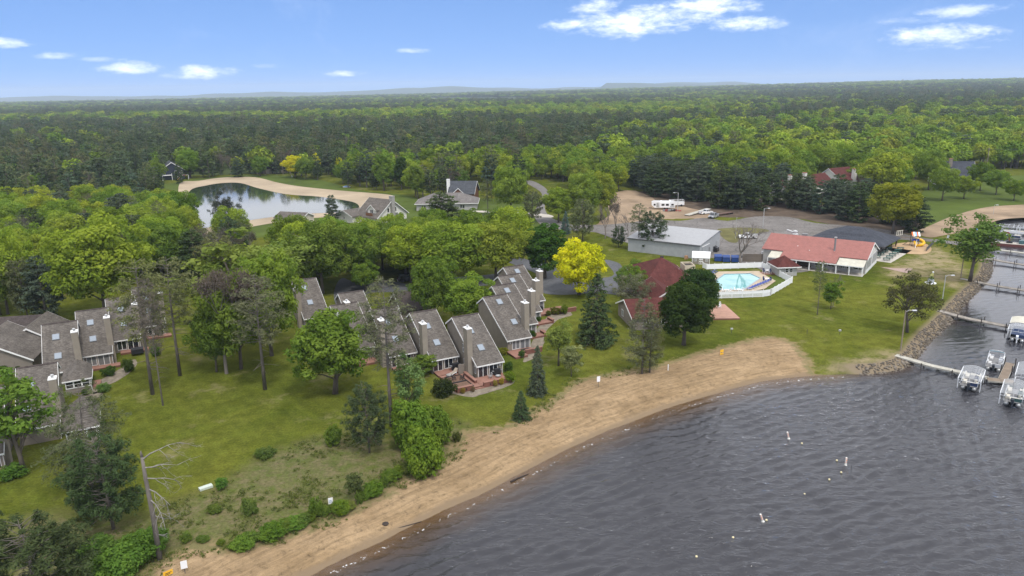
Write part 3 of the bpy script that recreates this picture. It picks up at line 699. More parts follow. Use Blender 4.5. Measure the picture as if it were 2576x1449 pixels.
def bare(seed, H=12, spread=.75, depth=5, trunk_r=.22, haze_leaf=0, twigs=3):
    rng = random.Random(seed); T = Tree(); mb = MB(); tips = []
    def grow(p, d, L, r, k):
        q = p+d*L; mid = p.lerp(q, .5)+Vector((rng.uniform(-1, 1), rng.uniform(-1, 1), rng.uniform(-.5, 1)))*L*.07
        mb.tube([p, mid, q], [r, r*.82, r*.66], 6 if k == 0 else (4 if k < 2 else 3), False)
        if k >= depth: tips.append(q); return
        n = 2 if k == 0 else rng.choice((2, 3, 3))
        if k == 0: n = rng.choice((3, 4))
        for i in range(n):
            a = rng.uniform(0, 6.283); s = spread*rng.uniform(.5, 1.0)
            d2 = (d+Vector((math.cos(a)*s, math.sin(a)*s, rng.uniform(-.12, .35)))).normalized()
            grow(q if i else mid.lerp(q, .95), d2, L*rng.uniform(.62, .86), r*.62, k+1)
    grow(Vector((0, 0, -.2)), Vector((0, 0, 1)), H*.25, trunk_r, 0)
    T.mb = mb; T.H = H; T.mats = (m_twig, m_leaf); T.crown_V = None
    if haze_leaf:
        nr = np.random.default_rng(seed); tp = np.array([tuple(q) for q in tips]); c = tp[nr.integers(0, len(tp), haze_leaf)]+nr.normal(size=(haze_leaf, 3))*.3
        nn = nr.normal(size=(haze_leaf, 3)); nn /= np.linalg.norm(nn, axis=1)[:, None]
        T.crown_V = leaf_quads(c, nn, .11, 1.2, nr); T.tint = nr.random(haze_leaf)
    return T
def finish(T, nm):
    T.trunk_me = T.mb.mesh('trunk', T.mats[0], True)
    T.crown_me = leaf_mesh('crown', T.crown_V, T.tint, T.mats[1]) if T.crown_V is not None else None
    T.nm = nm; return T
def joined(T, name, lm=None):
    """trunk and crown in one mesh, for trees too far away to tell their parts"""
    v1 = np.array(T.mb.v); fl = [q for q in T.mb.f]
    me = bpy.data.meshes.new(name); nv = len(v1); vs = [tuple(p) for p in v1]; fs = list(fl)
    mats = [T.mats[0], lm or T.mats[1]]; nt = len(fs)
    if T.crown_V is not None:
        vs += [tuple(p) for p in T.crown_V]; n = len(T.crown_V)//4
        fs += [(nv+4*i, nv+4*i+1, nv+4*i+2, nv+4*i+3) for i in range(n)]
    me.from_pydata(vs, [], fs); me.materials.append(mats[0]); me.materials.append(mats[1])
    me.polygons.foreach_set('material_index', [0]*nt+[1]*(len(fs)-nt))
    tt = np.full(len(fs), .5, np.float32)
    if T.crown_V is not None: tt[nt:] = T.tint
    a = me.attributes.new('tint', 'FLOAT', 'FACE'); a.data.foreach_set('value', tt); me.update(); return me

PR = {}
PR['oak'] = [finish(broad(100+i, H=15, rx=6.9+.4*(i % 3), crown_lo=.12, K=118, per=150, leaf=.25, clump=(1.0, 1.9), limbs=14), 'oak') for i in range(5)]
PR['maple'] = [finish(broad(200+i, H=12, rx=4.8, crown_lo=.06, K=95, per=160, leaf=.22, clump=(.8, 1.5), shape=.5, limbs=10), 'maple') for i in range(2)]
PR['oakmid'] = [finish(broad(300+i, H=15, rx=6.6, crown_lo=.16, K=72, per=62, leaf=.38, clump=(1.2, 2.1), limbs=6), 'oak') for i in range(4)]
PR['light'] = [finish(broad(400+i, H=14, rx=3.9, crown_lo=.18, K=60, per=85, leaf=.23, clump=(.8, 1.5), gap=.18, limbs=14, trunk_r=.2, loose=1, twig=True), 'light') for i in range(2)]
PR['young'] = [finish(broad(450+i, H=6, rx=1.8, crown_lo=.08, K=40, per=75, leaf=.15, clump=(.4, .75), gap=.1, limbs=9, trunk_r=.07, loose=.8), 'young') for i in range(2)]
PR['column'] = [finish(broad(470, H=13, rx=3.6, crown_lo=.05, K=70, per=130, leaf=.26, clump=(.9, 1.4), shape=.35, limbs=8), 'column')]
PR['white'] = [finish(conif(500+i, H=15, rmax=5.4, lo=.03, whorls=15, nb=7, spray=24, leaf=.40, cr=(.8, 1.35)), 'white') for i in range(4)]
PR['spruce'] = [finish(conif(550+i, H=14, rmax=4.6, lo=.05, whorls=26, nb=10, spray=15, leaf=.32, prof='spruce', droop=.35, flat=.35, cr=(.55, .85)), 'spruce') for i in range(2)]
PR['red'] = [finish(conif(600+i, H=19, rmax=3.3, lo=.42, whorls=17, nb=6, spray=36, leaf=.15, prof='red', flat=.7, cr=(.5, .95), trunk_r=.22, asp=2.6, dead=16, thin=.18), 'red') for i in range(4)]
PR['jack'] = [finish(conif(650+i, H=11, rmax=4.4, lo=.15, whorls=17, nb=8, spray=52, leaf=.17, prof='red', flat=.85, cr=(.42, .78), trunk_r=.2, asp=2.4, dead=8, thin=.16), 'jack') for i in range(3)]
PR['larch'] = [finish(conif(680+i, H=12, rmax=3.0, lo=.10, whorls=22, nb=7, spray=34, leaf=.13, prof='white', flat=.7, cr=(.4, .75), droop=.18, trunk_r=.16, asp=2.4, thin=.15), 'larch') for i in range(2)]
PR['droop'] = [finish(conif(690, H=13, rmax=4.8, lo=.22, whorls=19, nb=7, spray=44, leaf=.12, prof='red', flat=.6, cr=(.45, .95), droop=.3, trunk_r=.2, asp=2.4, dead=18, thin=.22), 'droop')]
PR['open'] = [finish(broad(860+i, H=11, rx=5.0, crown_lo=.16, K=85, per=75, leaf=.15, clump=(.5, 1.1), gap=.2, limbs=22, trunk_r=.22, loose=.8, twig=True), 'open') for i in range(2)]
PR['globe'] = [finish(broad(880, H=12, rx=5.3, crown_lo=.04, K=135, per=135, leaf=.22, clump=(.8, 1.5), shape=.35, limbs=8), 'globe')]
PR['bare'] = [finish(bare(700+i, H=11+i, depth=5, spread=.75), 'bare') for i in range(2)]
PR['barehaze'] = [finish(bare(720+i, H=14, depth=5, spread=.55, haze_leaf=2600, trunk_r=.2), 'barehaze') for i in range(3)]
PR['greyhaze'] = [finish(bare(741, H=14, depth=6, spread=.6, haze_leaf=9000, trunk_r=.26), 'greyhaze')]
PR['shrub'] = [finish(broad(800+i, H=2.4, rx=1.9, crown_lo=-.15, K=40, per=70, leaf=.13, clump=(.28, .8), limbs=6, trunk_r=.05, loose=.5), 'shrub') for i in range(3)]
PR['thicket'] = [finish(broad(840+i, H=5, rx=3.0, crown_lo=-.12, K=75, per=110, leaf=.17, clump=(.45, 1.15), limbs=6, trunk_r=.06, loose=.5, shape=.3), 'thicket') for i in range(2)]
PR['ball'] = [finish(broad(830, H=1.5, rx=.85, crown_lo=-.1, K=40, per=60, leaf=.07, clump=(.2, .34), limbs=4, trunk_r=.04), 'ball')]
# far prototypes: one mesh each
def far_set():
    L = []
    for i in range(3): L.append((joined(broad(900+i, H=14, rx=6.2, K=30, per=34, leaf=.70, clump=(1.6, 2.6), limbs=3), 'far_oak', m_leaf_far), 'oak'))
    for i in range(3): L.append((joined(conif(930+i, H=15, rmax=4.0, lo=.12, whorls=9, nb=5, spray=8, leaf=.85, cr=(.95, 1.4)), 'far_pine', m_leaf_far), 'pine'))
    for i in range(2): L.append((joined(conif(950+i, H=16, rmax=2.6, lo=.45, whorls=7, nb=5, spray=9, leaf=.62, prof='red', flat=.7, cr=(.8, 1.1)), 'far_red_pine', m_leaf_far), 'red'))
    for i in range(2): L.append((joined(bare(970+i, H=14, depth=4, spread=.5, haze_leaf=500), 'far_bare', m_leaf_far), 'bare'))
    return L
FAR = far_set()

GREEN = (.168, .245, .034); GREEN2 = (.135, .207, .032); YGREEN = (.225, .285, .036); DGREEN = (.05, .085, .02)
PINE = (.055, .080, .034); BLUEP = (.065, .092, .055); OLIVE = (.115, .135, .055); BROWNP = (.115, .125, .06); GOLD = (.50, .50, .018); GREY = (.12, .105, .09); LIME = (.185, .25, .05)
def jit(c, k=.12):
    g = R_.uniform(1-k, 1+k); return (c[0]*g*R_.uniform(.92, 1.1), c[1]*g, c[2]*g*R_.uniform(.85, 1.15), 1)
NAMES = {'oak': ('oak_tree', 'oak'), 'maple': ('maple_tree', 'maple'), 'oakmid': ('oak_tree', 'oak'), 'light': ('light_tree', 'tree'), 'young': ('young_tree', 'tree'), 'column': ('columnar_tree', 'tree'),
         'white': ('white_pine', 'pine'), 'spruce': ('spruce_tree', 'spruce'), 'red': ('red_pine', 'pine'), 'jack': ('jack_pine', 'pine'), 'bare': ('bare_tree', 'bare tree'), 'barehaze': ('grey_tree', 'bare tree'),
         'shrub': ('shrub', 'shrub'), 'ball': ('round_shrub', 'shrub'), 'thicket': ('thicket', 'bush'), 'larch': ('larch_tree', 'larch'), 'droop': ('drooping_pine', 'pine'), 'open': ('open_pine', 'pine'), 'globe': ('globe_tree', 'tree'), 'greyhaze': ('grey_tree', 'bare tree')}
def plant(kind, base, h, col, label, group=None, wid=None, var_=None, rz=None, lean=(0, 0), name=None, cat=None):
    pr = PR[kind]; T = pr[var_ if var_ is not None else R_.randrange(len(pr))]
    nm, ct = NAMES[kind]; s = h/T.H
    o = thing(name or nm, label, cat or ct, base, R_.uniform(0, 6.28) if rz is None else rz, group)
    k = 1.0
    if wid:
        ext = T.crown_V[:, 0].max()-T.crown_V[:, 0].min() if T.crown_V is not None else T.H*.8
        k = max(.45, min(2.2, wid/ext/s))
    o.scale = (s*k, s*k, s); o.rotation_euler = (lean[0], lean[1], o.rotation_euler[2]) if lean != (0, 0) else o.rotation_euler
    small = kind in ('shrub', 'ball', 'thicket')
    inst('stem' if small else 'trunk', T.trunk_me, o)
    if T.crown_me is not None:
        c = inst('foliage' if small else 'crown', T.crown_me, o); c.color = jit(col)
    return o
def at_px(kind, bx, by, top, wpx, col, label, group=None, **kw):
    """a tree that stands at the ground point seen at (bx,by), as tall and wide as its outline"""
    g = G(bx, by); g = Vector((g.x, g.y, gz(g.x, g.y))); h = max(.6, height_at(g, top))
    z = (g-CAMP).dot(fw); return plant(kind, g, h, col, label, group, wid=wpx*z/FOC, **kw)
# ------------------------------------------------------------------ vegetation: what stands where
# single trees one can point at: kind, base x, base y, top y, crown width (photo px), colour, label
T1 = [
 ('jack', 286, 1332, 1092, 200, PINE, 'dark dense pine left of the dead trunk, lawn showing below its crown'),
 ('jack', 250, 1300, 1150, 150, PINE, 'dark-trunked pine standing just behind the dense pine by the dead trunk'),
 ('jack', 110, 1560, 1300, 330, PINE, 'large dark pine in the bottom left corner of the picture'),
 ('jack', -25, 1420, 1255, 110, PINE, 'pine whose needle tufts reach in from the left edge of the picture'),
 ('light', 62, 1190, 928, 185, GREEN2, 'bright leafy tree over the lower left townhouse roof'),
 ('droop', 232, 1230, 965, 230, BROWNP, 'brownish thin pine with drooping bare lower branches over the sunroom roof'),
 ('red', 384, 992, 650, 150, OLIVE, 'tall straight pine with bare trunk in front of the left townhouse row'),
 ('red', 410, 1020, 700, 60, GREY, 'thin nearly dead pine just right of the tall straight pine'),
 ('red', 453, 945, 645, 150, OLIVE, 'tall olive pine behind the thin dead pine in front of the row'),
 ('red', 667, 980, 690, 150, BROWNP, 'tall leaning pine with a sparse brown crown in the middle of the left lawn'),
 ('greyhaze', 570, 940, 632, 190, GREY, 'big grey leafless tree leaning over the left lawn'),
 ('oak', 607, 928, 685, 195, GREEN, 'leafy green oak behind the leaning brown pine'),
 ('oak', 684, 895, 622, 195, GREEN, 'leafy oak right of the grey leafless tree'),
 ('light', 590, 870, 590, 225, LIME, 'pale lime green tree behind the grey leafless tree'),
 ('oak', 545, 935, 772, 140, GREEN2, 'low leafy tree under the grey leafless tree'),
 ('maple', 843, 990, 778, 205, GREEN, 'full round green maple alone on the lawn before the middle townhouses'),
 ('red', 985, 1072, 695, 150, BROWNP, 'very tall pine with long bare trunk before the middle townhouses'),
 ('jack', 930, 1140, 962, 125, PINE, 'dark bushy pine left of the foot of the very tall pine'),
 ('light', 1032, 1070, 888, 95, (.17, .25, .08), 'pale silvery poplar right of the very tall pine'),
 ('oak', 1096, 815, 640, 150, GREEN2, 'leafy tree behind the middle townhouses, left of a pair'),
 ('oak', 1176, 818, 690, 142, GREEN, 'leafy tree behind the two front townhouses, right of a pair'),
 ('spruce', 1352, 992, 868, 72, BLUEP, 'young grey-green spruce by the lawn edge near the front deck'),
 ('spruce', 1312, 1055, 983, 66, PINE, 'small dark young pine at the sand edge'),
 ('light', 1405, 920, 800, 78, LIME, 'slender young willow on the lawn right of the townhouses'),
 ('young', 1437, 948, 858, 66, (.24, .27, .10), 'pale feathery young tree in front of the young willow'),
 ('spruce', 1500, 862, 685, 135, PINE, 'tall dark spruce on the lawn in front of the golden tree'),
 ('globe', 1457, 742, 598, 158, GOLD, 'round golden yellow tree by the driveway'),
 ('larch', 1615, 940, 745, 112, BROWNP, 'brown sparse larch on the lawn before the maroon-roofed clubhouse'),
 ('larch', 1634, 938, 775, 80, BROWNP, 'second brown sparse larch right beside the first by the clubhouse'),
 ('oak', 812, 738, 550, 195, GREEN2, 'large dark-limbed oak at the left end of the back driveway'),
 ('oak', 905, 716, 558, 165, GREEN, 'full oak beside the back driveway, second from its left end'),
 ('oak', 1035, 712, 562, 170, YGREEN, 'yellow-green oak over the black car on the back driveway'),
 ('oak', 1140, 716, 556, 195, GREEN, 'broad oak behind the pair of trees at the two front townhouses'),
 ('oak', 1248, 704, 552, 185, YGREEN, 'broad yellow-green oak just left of the farthest townhouse of the right row'),
 ('light', 712, 770, 585, 165, LIME, 'pale lime tree left of the single tall townhouse'),
 ('maple', 1720, 868, 695, 172, DGREEN, 'dark full maple in front of the clubhouse and pool'),
 ('maple', 1756, 800, 664, 135, DGREEN, 'dark maple behind the other, at the pool fence'),
 ('oak', 1582, 745, 668, 80, GREEN2, 'flat-topped green tree at the clubhouse corner'),
 ('open', 1588, 785, 688, 112, (.16, .17, .10), 'grey half bare crab apple before the clubhouse roof'),
 ('red', 1606, 632, 512, 62, OLIVE, 'left one of two dark pines before the grey metal shed'),
 ('jack', 1642, 632, 530, 88, PINE, 'right one of two dark pines before the grey metal shed'),
 ('jack', 1556, 622, 568, 44, PINE, 'small dark pine left of the grey metal shed'),
 ('bare', 1522, 600, 495, 70, GREY, 'bare tree left of the dirt yard, nearest the lane'),
 ('barehaze', 1548, 598, 480, 60, GREY, 'taller bare tree next to the dirt yard'),
 ('bare', 1580, 600, 520, 60, GREY, 'low bare tree between the yard and the shed'),
 ('spruce', 1422, 588, 530, 36, (.10, .15, .14), 'small blue spruce beside the lane'),
 ('spruce', 1296, 560, 530, 24, (.12, .17, .15), 'tiny blue spruce on the lawn by the footpath'),
 ('jack', 1466, 605, 500, 80, OLIVE, 'dull olive pine right of the blue spruce'),
 ('oak', 1405, 560, 468, 95, GREEN, 'leafy tree at the bend of the lane, left one'),
 ('oak', 1470, 560, 428, 100, GREEN, 'large leafy tree at the bend of the lane'),
 ('oak', 1512, 555, 425, 90, YGREEN, 'large yellow-green tree left of the dirt yard'),
 ('jack', 1338, 560, 480, 62, BROWNP, 'brownish cedar right of the tall shade tree at the footpath'),
 ('bare', 1862, 665, 538, 140, GREY, 'big bare spreading tree by the blue dumpsters'),
 ('red', 2056, 792, 655, 40, OLIVE, 'thin leaning pine on the lawn before the salmon-roofed restaurant'),
 ('young', 2090, 778, 700, 56, GREEN2, 'bushy small tree on the restaurant lawn'),
 ('bare', 2095, 772, 662, 50, GREY, 'cluster of bare upright stems in the bushy small tree'),
 ('open', 2282, 836, 680, 152, (.085, .092, .045), 'dark open-crowned pine on the bank by the second dock'),
 ('light', 2440, 708, 530, 135, (.13, .19, .045), 'tall light green cottonwood on the stone bank'),
 ('oak', 2245, 588, 450, 150, (.20, .235, .028), 'yellow-green oak behind the dark-roofed pavilion'),
 ('white', 2300, 585, 492, 80, PINE, 'dark pine behind the yellow-green oak at the playground'),
 ('oak', 2370, 505, 418, 72, GREEN, 'round park tree with dark trunk nearest the pines'),
 ('oak', 2424, 500, 440, 66, YGREEN, 'low wide park tree in the middle of the far lawn'),
 ('oak', 2550, 505, 450, 60, GREEN, 'park tree at the right edge above the sand bank'),
 ('oak', 2505, 490, 425, 66, GREEN, 'park tree behind the one at the right edge'),
 ('oak', 2465, 480, 405, 66, GREEN2, 'park tree in the second row of the far lawn'),
 ('oak', 2335, 478, 372, 88, GREEN, 'tall round tree left of the far lawn'),
 ('oak', 2262, 470, 392, 82, YGREEN, 'round bright tree left of the grey gabled house'),
 ('oak', 2165, 470, 402, 90, GREEN, 'round tree hiding the right end of the maroon roof'),
 ('oak', 2055, 458, 360, 105, GREEN, 'big domed tree behind the maroon-roofed houses'),
 ('oak', 2120, 450, 358, 65, GREEN, 'narrow domed tree behind the maroon-roofed houses'),
 ('column', 967, 480, 378, 56, GREEN2, 'tall dense columnar tree at the end of the pond lawn'),
 ('column', 1010, 478, 388, 40, DGREEN, 'darker columnar tree just right of the tall dense one'),
 ('column', 1052, 500, 408, 48, GREEN2, 'egg-shaped tree on the lawn right of the columnar pair'),
 ('oakmid', 398, 462, 398, 46, GREEN2, 'leafy tree at the left corner of the navy house'),
 ('white', 452, 462, 408, 30, PINE, 'small dark pine right before the navy house porch'),
 ('oak', 742, 448, 388, 62, GOLD, 'golden yellow tree on the far side of the pond'),
 ('oak', 798, 442, 385, 24, GOLD, 'small golden tree among pines right of the first golden one'),
 ('oak', 856, 445, 395, 18, GOLD, 'smallest golden tree among the brown pines past the pond'),
 ('oak', 770, 452, 392, 60, GREEN2, 'leafy green tree between the golden trees past the pond'),
 ('white', 838, 562, 488, 46, BLUEP, 'bushy pine at the right end of the pond'),
 ('open', 574, 600, 472, 84, (.06, .07, .05), 'dark open tree standing before the pond water'),
 ('white', 1120, 585, 480, 130, PINE, 'wide dark pine in front of the grey hip-roofed house'),
 ('oak', 1285, 548, 410, 100, GREEN, 'tall shade tree by the footpath to the lane'),
 ('red', 1228, 545, 450, 42, OLIVE, 'thin pine left of the tall shade tree'),
 ('column', 1370, 700, 552, 120, (.06, .12, .02), 'smooth deep green tree right of the oak belt by the driveway'),
 ('maple', 655, 444, 388, 46, GREEN2, 'round tree before the small brown-roofed house past the pond'),
 ('white', 600, 446, 395, 40, BLUEP, 'dark spruce-like pine on the far pond lawn'),
 ('oak', 480, 448, 372, 66, GREEN2, 'tall tree right of the dark blue house'),
 ('white', 118, 800, 640, 110, BLUEP, 'blue-green pine left of the big oak behind the left row'),
 ('oak', 268, 800, 545, 265, YGREEN, 'very big bright yellow-green oak behind the left townhouse row'),
 ('jack', 70, 800, 650, 90, BROWNP, 'brown cedar at the edge of the left wood'),
 ('oak', 20, 790, 575, 150, YGREEN, 'bright oak at the left edge of the picture behind the gables'),
 ('thicket', 1040, 1130, 1000, 120, (.15, .23, .03), 'dense bright thicket at the foot of the very tall pine'),
 ('thicket', 1098, 1115, 1015, 95, (.15, .23, .03), 'bright bushy tree right of the foot of the very tall pine'),
 ('thicket', 1068, 1190, 1072, 122, (.17, .25, .035), 'large bright green bush standing on the sand edge'),
 ('young', 895, 1255, 1180, 55, OLIVE, 'small bushy pine sapling at the sand edge'),
 ('young', 1072, 940, 885, 80, GREEN2, 'leafy small tree beside the second front townhouse'),
 ('oak', 920, 735, 655, 70, GREEN2, 'small leafy tree beside the back driveway'),
]
for (k, bx, by, ty, wp, c, lab) in T1:
    nm = 'golden_tree' if c is GOLD else None
    at_px(k, bx, by, ty, wp, c, lab, name=nm)

# dead snag: a broken trunk with bleached limbs to one side
g = G(402, 1408); g.z = gz(g.x, g.y)
sn = thing('dead_tree', 'broken dead trunk with bleached bare limbs at the beach edge', 'dead tree', g)
top = height_at(g, 1150); mb = MB(); mb.tube([(0, 0, -.3), (.05, 0, top*.4), (-.1, 0, top*.8), (-.15, .05, top)], [.30, .25, .2, .15], 9)
mb.tube([(-.15, .05, top), (-.2, .05, top+.5), (-.1, 0, top+.75)], [.16, .1, .02], 5); mb.build('trunk', mat('grey_snag_bark', (.165, .145, .125), .95, fn=var(1.5, .5, 1.3, .6, 7, (1, 1, .2))), sn, smooth=True)
rr = random.Random(5)
def limb(p, d, L, r, k, mb):
    p = Vector(p); d = Vector(d).normalized(); pts = [p]; n = 4
    for i in range(n):
        d = (d+Vector((rr.uniform(-.25, .25), rr.uniform(-.3, .3), rr.uniform(-.3, .1)))).normalized(); pts.append(pts[-1]+d*L/n)
    mb.tube(pts, [r*(1-.8*i/n) for i in range(n+1)], 4 if k == 0 else 3, False)
    if k < 3:
        for i in range(3 if k else 4):
            j = rr.randrange(1, n+1); limb(pts[j], (d.x+rr.uniform(-.6, .6), d.y+rr.uniform(-.7, .7), rr.uniform(-.7, .5)), L*rr.uniform(.35, .6), r*.5, k+1, mb)
for (zf, L, dz) in ((.98, 3.6, .75), (.9, 3.2, .25), (.8, 3.6, .1), (.7, 3.4, -.1), (.6, 4.0, -.25), (.45, 1.2, -.4), (.25, 1.0, -.2)):
    m2 = MB(); limb((-.05, 0, top*zf), (1, rr.uniform(-.4, .4), dz), L, .09, 0, m2); m2.build('limb', m_dead, sn, smooth=True)

# ---- shrubs at houses and along the sand
SH = [('ball', 1280, 936, 908, 28, (.07, .12, .02), 'round clipped shrub at the right corner of the front deck'), ('ball', 1283, 962, 932, 30, (.13, .19, .02), 'bright round shrub at the right corner of the front deck'),
      ('shrub', 1116, 995, 948, 66, (.045, .065, .02), 'big dark clipped hedge shrub at the left end of the front deck'), ('ball', 1262, 968, 950, 14, (.30, .24, .04), 'low yellow shrub before the front deck, right one'),
      ('ball', 1246, 972, 955, 14, (.28, .22, .04), 'low yellow shrub before the front deck, second from right'), ('ball', 1165, 990, 975, 13, (.26, .2, .04), 'low golden shrub before the planter of the front deck'),
      ('ball', 1190, 986, 972, 12, (.16, .12, .07), 'low brown shrub by the deck steps'), ('shrub', 1268, 892, 872, 26, (.22, .24, .03), 'yellow-green shrub between the front and the third townhouse'),
      ('ball', 1313, 900, 880, 18, (.06, .11, .02), 'dark shrub before the third townhouse deck'), ('ball', 1340, 850, 830, 20, (.06, .11, .02), 'dark shrub between the decks of the right row, nearest'),
      ('ball', 1355, 812, 795, 18, (.06, .11, .02), 'dark shrub between the decks of the right row, middle'), ('shrub', 1398, 790, 772, 36, (.13, .13, .025), 'wide olive shrub at the end of the last deck'),
      ('ball', 1420, 790, 766, 22, (.1, .15, .02), 'round shrub past the end of the last deck'), ('ball', 1380, 795, 780, 14, (.1, .13, .02), 'small shrub before the last deck'),
      ('shrub', 325, 935, 900, 30, (.06, .1, .02), 'dark shrub at the right end of the second left deck'), ('shrub', 275, 945, 920, 40, (.06, .11, .02), 'shrub row before the second left deck'),
      ('shrub', 392, 895, 868, 34, (.12, .2, .03), 'bright shrub beside the third left deck'), ('shrub', 262, 985, 962, 38, (.14, .22, .05), 'pale green shrub beside the small left deck'),
      ('ball', 215, 995, 978, 20, (.05, .1, .02), 'dark shrub under the sunroom windows'), ('ball', 12, 945, 918, 30, (.05, .1, .02), 'clipped shrub against the left gable wall'),
      ('ball', 48, 940, 918, 18, (.05, .08, .02), 'small clipped shrub right of the left gable wall'), ('shrub', 262, 1085, 1058, 26, (.10, .16, .03), 'shrub at the right wall of the lower sunroom, upper one'),
      ('ball', 266, 1100, 1078, 22, (.16, .19, .03), 'yellowish shrub at the right wall of the lower sunroom'), ('shrub', 215, 1135, 1108, 30, (.09, .13, .02), 'shrub below the lower sunroom window'),
      ('shrub', 30, 1200, 1170, 90, (.10, .19, .04), 'low leafy shrub below the sliding door at the left edge'), ('shrub', 668, 1148, 1128, 60, (.09, .13, .03), 'low green patch of shrub in the rough grass'),
      ('ball', 558, 1232, 1200, 34, (.10, .2, .03), 'bright round bush beside the pale utility box'), ('thicket', 350, 1405, 1345, 140, (.10, .19, .03), 'leafy thicket left of the dead trunk, lower'),
      ('thicket', 300, 1450, 1375, 140, (.11, .2, .03), 'leafy thicket at the bottom edge left of the dead trunk'), ('thicket', 250, 1400, 1350, 110, (.10, .17, .03), 'leafy thicket between the big corner pine and the dead trunk'),
      ('thicket', 380, 1375, 1328, 90, (.11, .19, .03), 'leafy shrub just behind the dead trunk'), ('thicket', 615, 1375, 1348, 75, (.12, .2, .03), 'bright beach shrub, leftmost of the row along the sand'),
      ('thicket', 685, 1350, 1318, 80, (.12, .2, .03), 'bright beach shrub, second in the row along the sand'), ('thicket', 740, 1325, 1300, 72, (.12, .2, .03), 'bright beach shrub, third in the row along the sand'),
      ('shrub', 795, 1300, 1250, 50, (.13, .21, .03), 'tall bright beach shrub left of the white sign'), ('thicket', 858, 1290, 1255, 50, (.13, .21, .03), 'bright beach shrub right of the white sign'),
      ('thicket', 935, 1245, 1212, 62, (.13, .21, .03), 'bright beach shrub right of the pine sapling'), ('thicket', 985, 1205, 1183, 58, (.11, .17, .03), 'bright beach shrub left of the large bush'),
      ('shrub', 630, 1295, 1250, 42, (.14, .2, .05), 'pale upright shrub in the rough grass'), ('shrub', 540, 1290, 1268, 40, (.11, .16, .03), 'low shrub in the rough grass below the bright round bush'),
      ('thicket', 840, 1120, 1068, 50, (.12, .18, .03), 'leafy shrub left of the dark bushy pine'), ('shrub', 1150, 1110, 1085, 30, (.10, .12, .04), 'grey-green shrub at the sand edge right of the large bush'),
      ('ball', 1598, 680, 650, 36, GREEN2, 'small shrub beside the clubhouse drive'), ('thicket', 1020, 1080, 1010, 66, (.14, .22, .03), 'bright shrub close behind the very tall pine')]
for (k, bx, by, ty, wp, c, lab) in SH: at_px(k, bx, by, ty, wp, c, lab)
# the ragged weedy rim between rough grass and sand
_rim = [(470, 1366), (512, 1362), (556, 1372), (592, 1376), (640, 1362), (668, 1350), (706, 1344), (726, 1332), (762, 1318), (778, 1308), (822, 1298), (876, 1276), (902, 1262), (915, 1254), (952, 1240), (968, 1222), (1000, 1196), (1022, 1190)]
for i, (bx, by) in enumerate(_rim):
    at_px('thicket' if i % 2 else 'shrub', bx+R_.uniform(-5, 5), by+R_.uniform(-4, 4), by-R_.uniform(13, 30), R_.uniform(26, 58), R_.choice(((.13, .20, .035), (.15, .19, .05), (.11, .17, .035))), ('first second third fourth fifth sixth seventh eighth ninth tenth eleventh twelfth thirteenth fourteenth fifteenth sixteenth seventeenth eighteenth'.split()[i])+' low weedy clump from left along the rim of the sand', 'weedy clumps along the rim of the sand', name='weed_clump', cat='weeds')

# ---- ground cover of the rough strip: weeds and tufts nobody could count
def tufts():
    rng = np.random.default_rng(3); n = 40000
    xs = rng.uniform(-75, 25, n); ys = rng.uniform(55, 125, n)
    ed = seg_dist(xs, ys, SANDLINE); ins = in_poly(xs, ys, SAND)
    dens = vnoise(xs, ys, 4.0, 9)*.6+vnoise(xs, ys, 1.3, 10)*.4
    ok = (in_poly(xs, ys, WILD) & ~ins & (rng.random(n) < np.clip((dens-.40)*2.2, 0, 1))) | ((ed < 1.8) & (xs < 25) & (dens > .55) & (rng.random(n) < .35))
    xs, ys = xs[ok][:3600], ys[ok][:3600]; d, b = shore_info(xs, ys); z = ground_z(xs, ys, d, b); k2 = d > 5; xs, ys, z = xs[k2], ys[k2], z[k2]
    hh = rng.uniform(.08, .42, len(xs))*(.5+dens[ok][:3600][k2]); per = 16; rad_ = np.repeat(hh*.9, per)[:, None]
    c = np.repeat(np.stack([xs, ys, z], 1), per, 0)+rng.normal(size=(len(xs)*per, 3))*rad_*np.array([.6, .6, 0]); c[:, 2] += np.repeat(hh, per)*rng.uniform(.1, 1.1, len(c))
    nn = rng.normal(size=c.shape); nn[:, 2] += .4; nn /= np.linalg.norm(nn, axis=1)[:, None]
    o = bpy.data.objects.new('weeds', leaf_mesh('weeds', leaf_quads(c, nn, .085, 1.6, rng), np.repeat(rng.random(len(xs)), per)*.7+rng.random(len(c))*.3, m_leaf)); COL.objects.link(o); o.color = (.13, .155, .045, 1); tag(o, kind='stuff')
tufts()

# ---- woods
def scatter(poly, sp, seed, ylim=None):
    rr = random.Random(seed); xs = [p[0] for p in poly]; ys = [p[1] for p in poly]; out = []
    y = min(ys)
    while y < max(ys):
        x = min(xs)+rr.uniform(0, sp)
        while x < max(xs):
            px_, py_ = x+rr.uniform(-.4, .4)*sp, y+rr.uniform(-.4, .4)*sp
            out.append((px_, py_)); x += sp
        y += sp*.9
    a = np.array(out); return a[in_poly(a[:, 0], a[:, 1], poly)]
def pick(rr, mixd):
    t = rr.random()*sum(v for v in mixd.values())
    for k, v in mixd.items():
        t -= v
        if t <= 0: return k
KC = {'oak': (YGREEN, GREEN, GREEN2), 'oakmid': (YGREEN, GREEN, GREEN2), 'white': (PINE, BLUEP), 'red': (OLIVE, BROWNP), 'jack': (BROWNP, OLIVE), 'barehaze': (GREY,), 'light': (LIME,), 'spruce': (PINE,), 'column': (DGREEN,)}
ORD = 'first second third fourth fifth sixth seventh eighth ninth tenth eleventh twelfth thirteenth fourteenth fifteenth sixteenth seventeenth eighteenth nineteenth twentieth'.split()+['last']*60
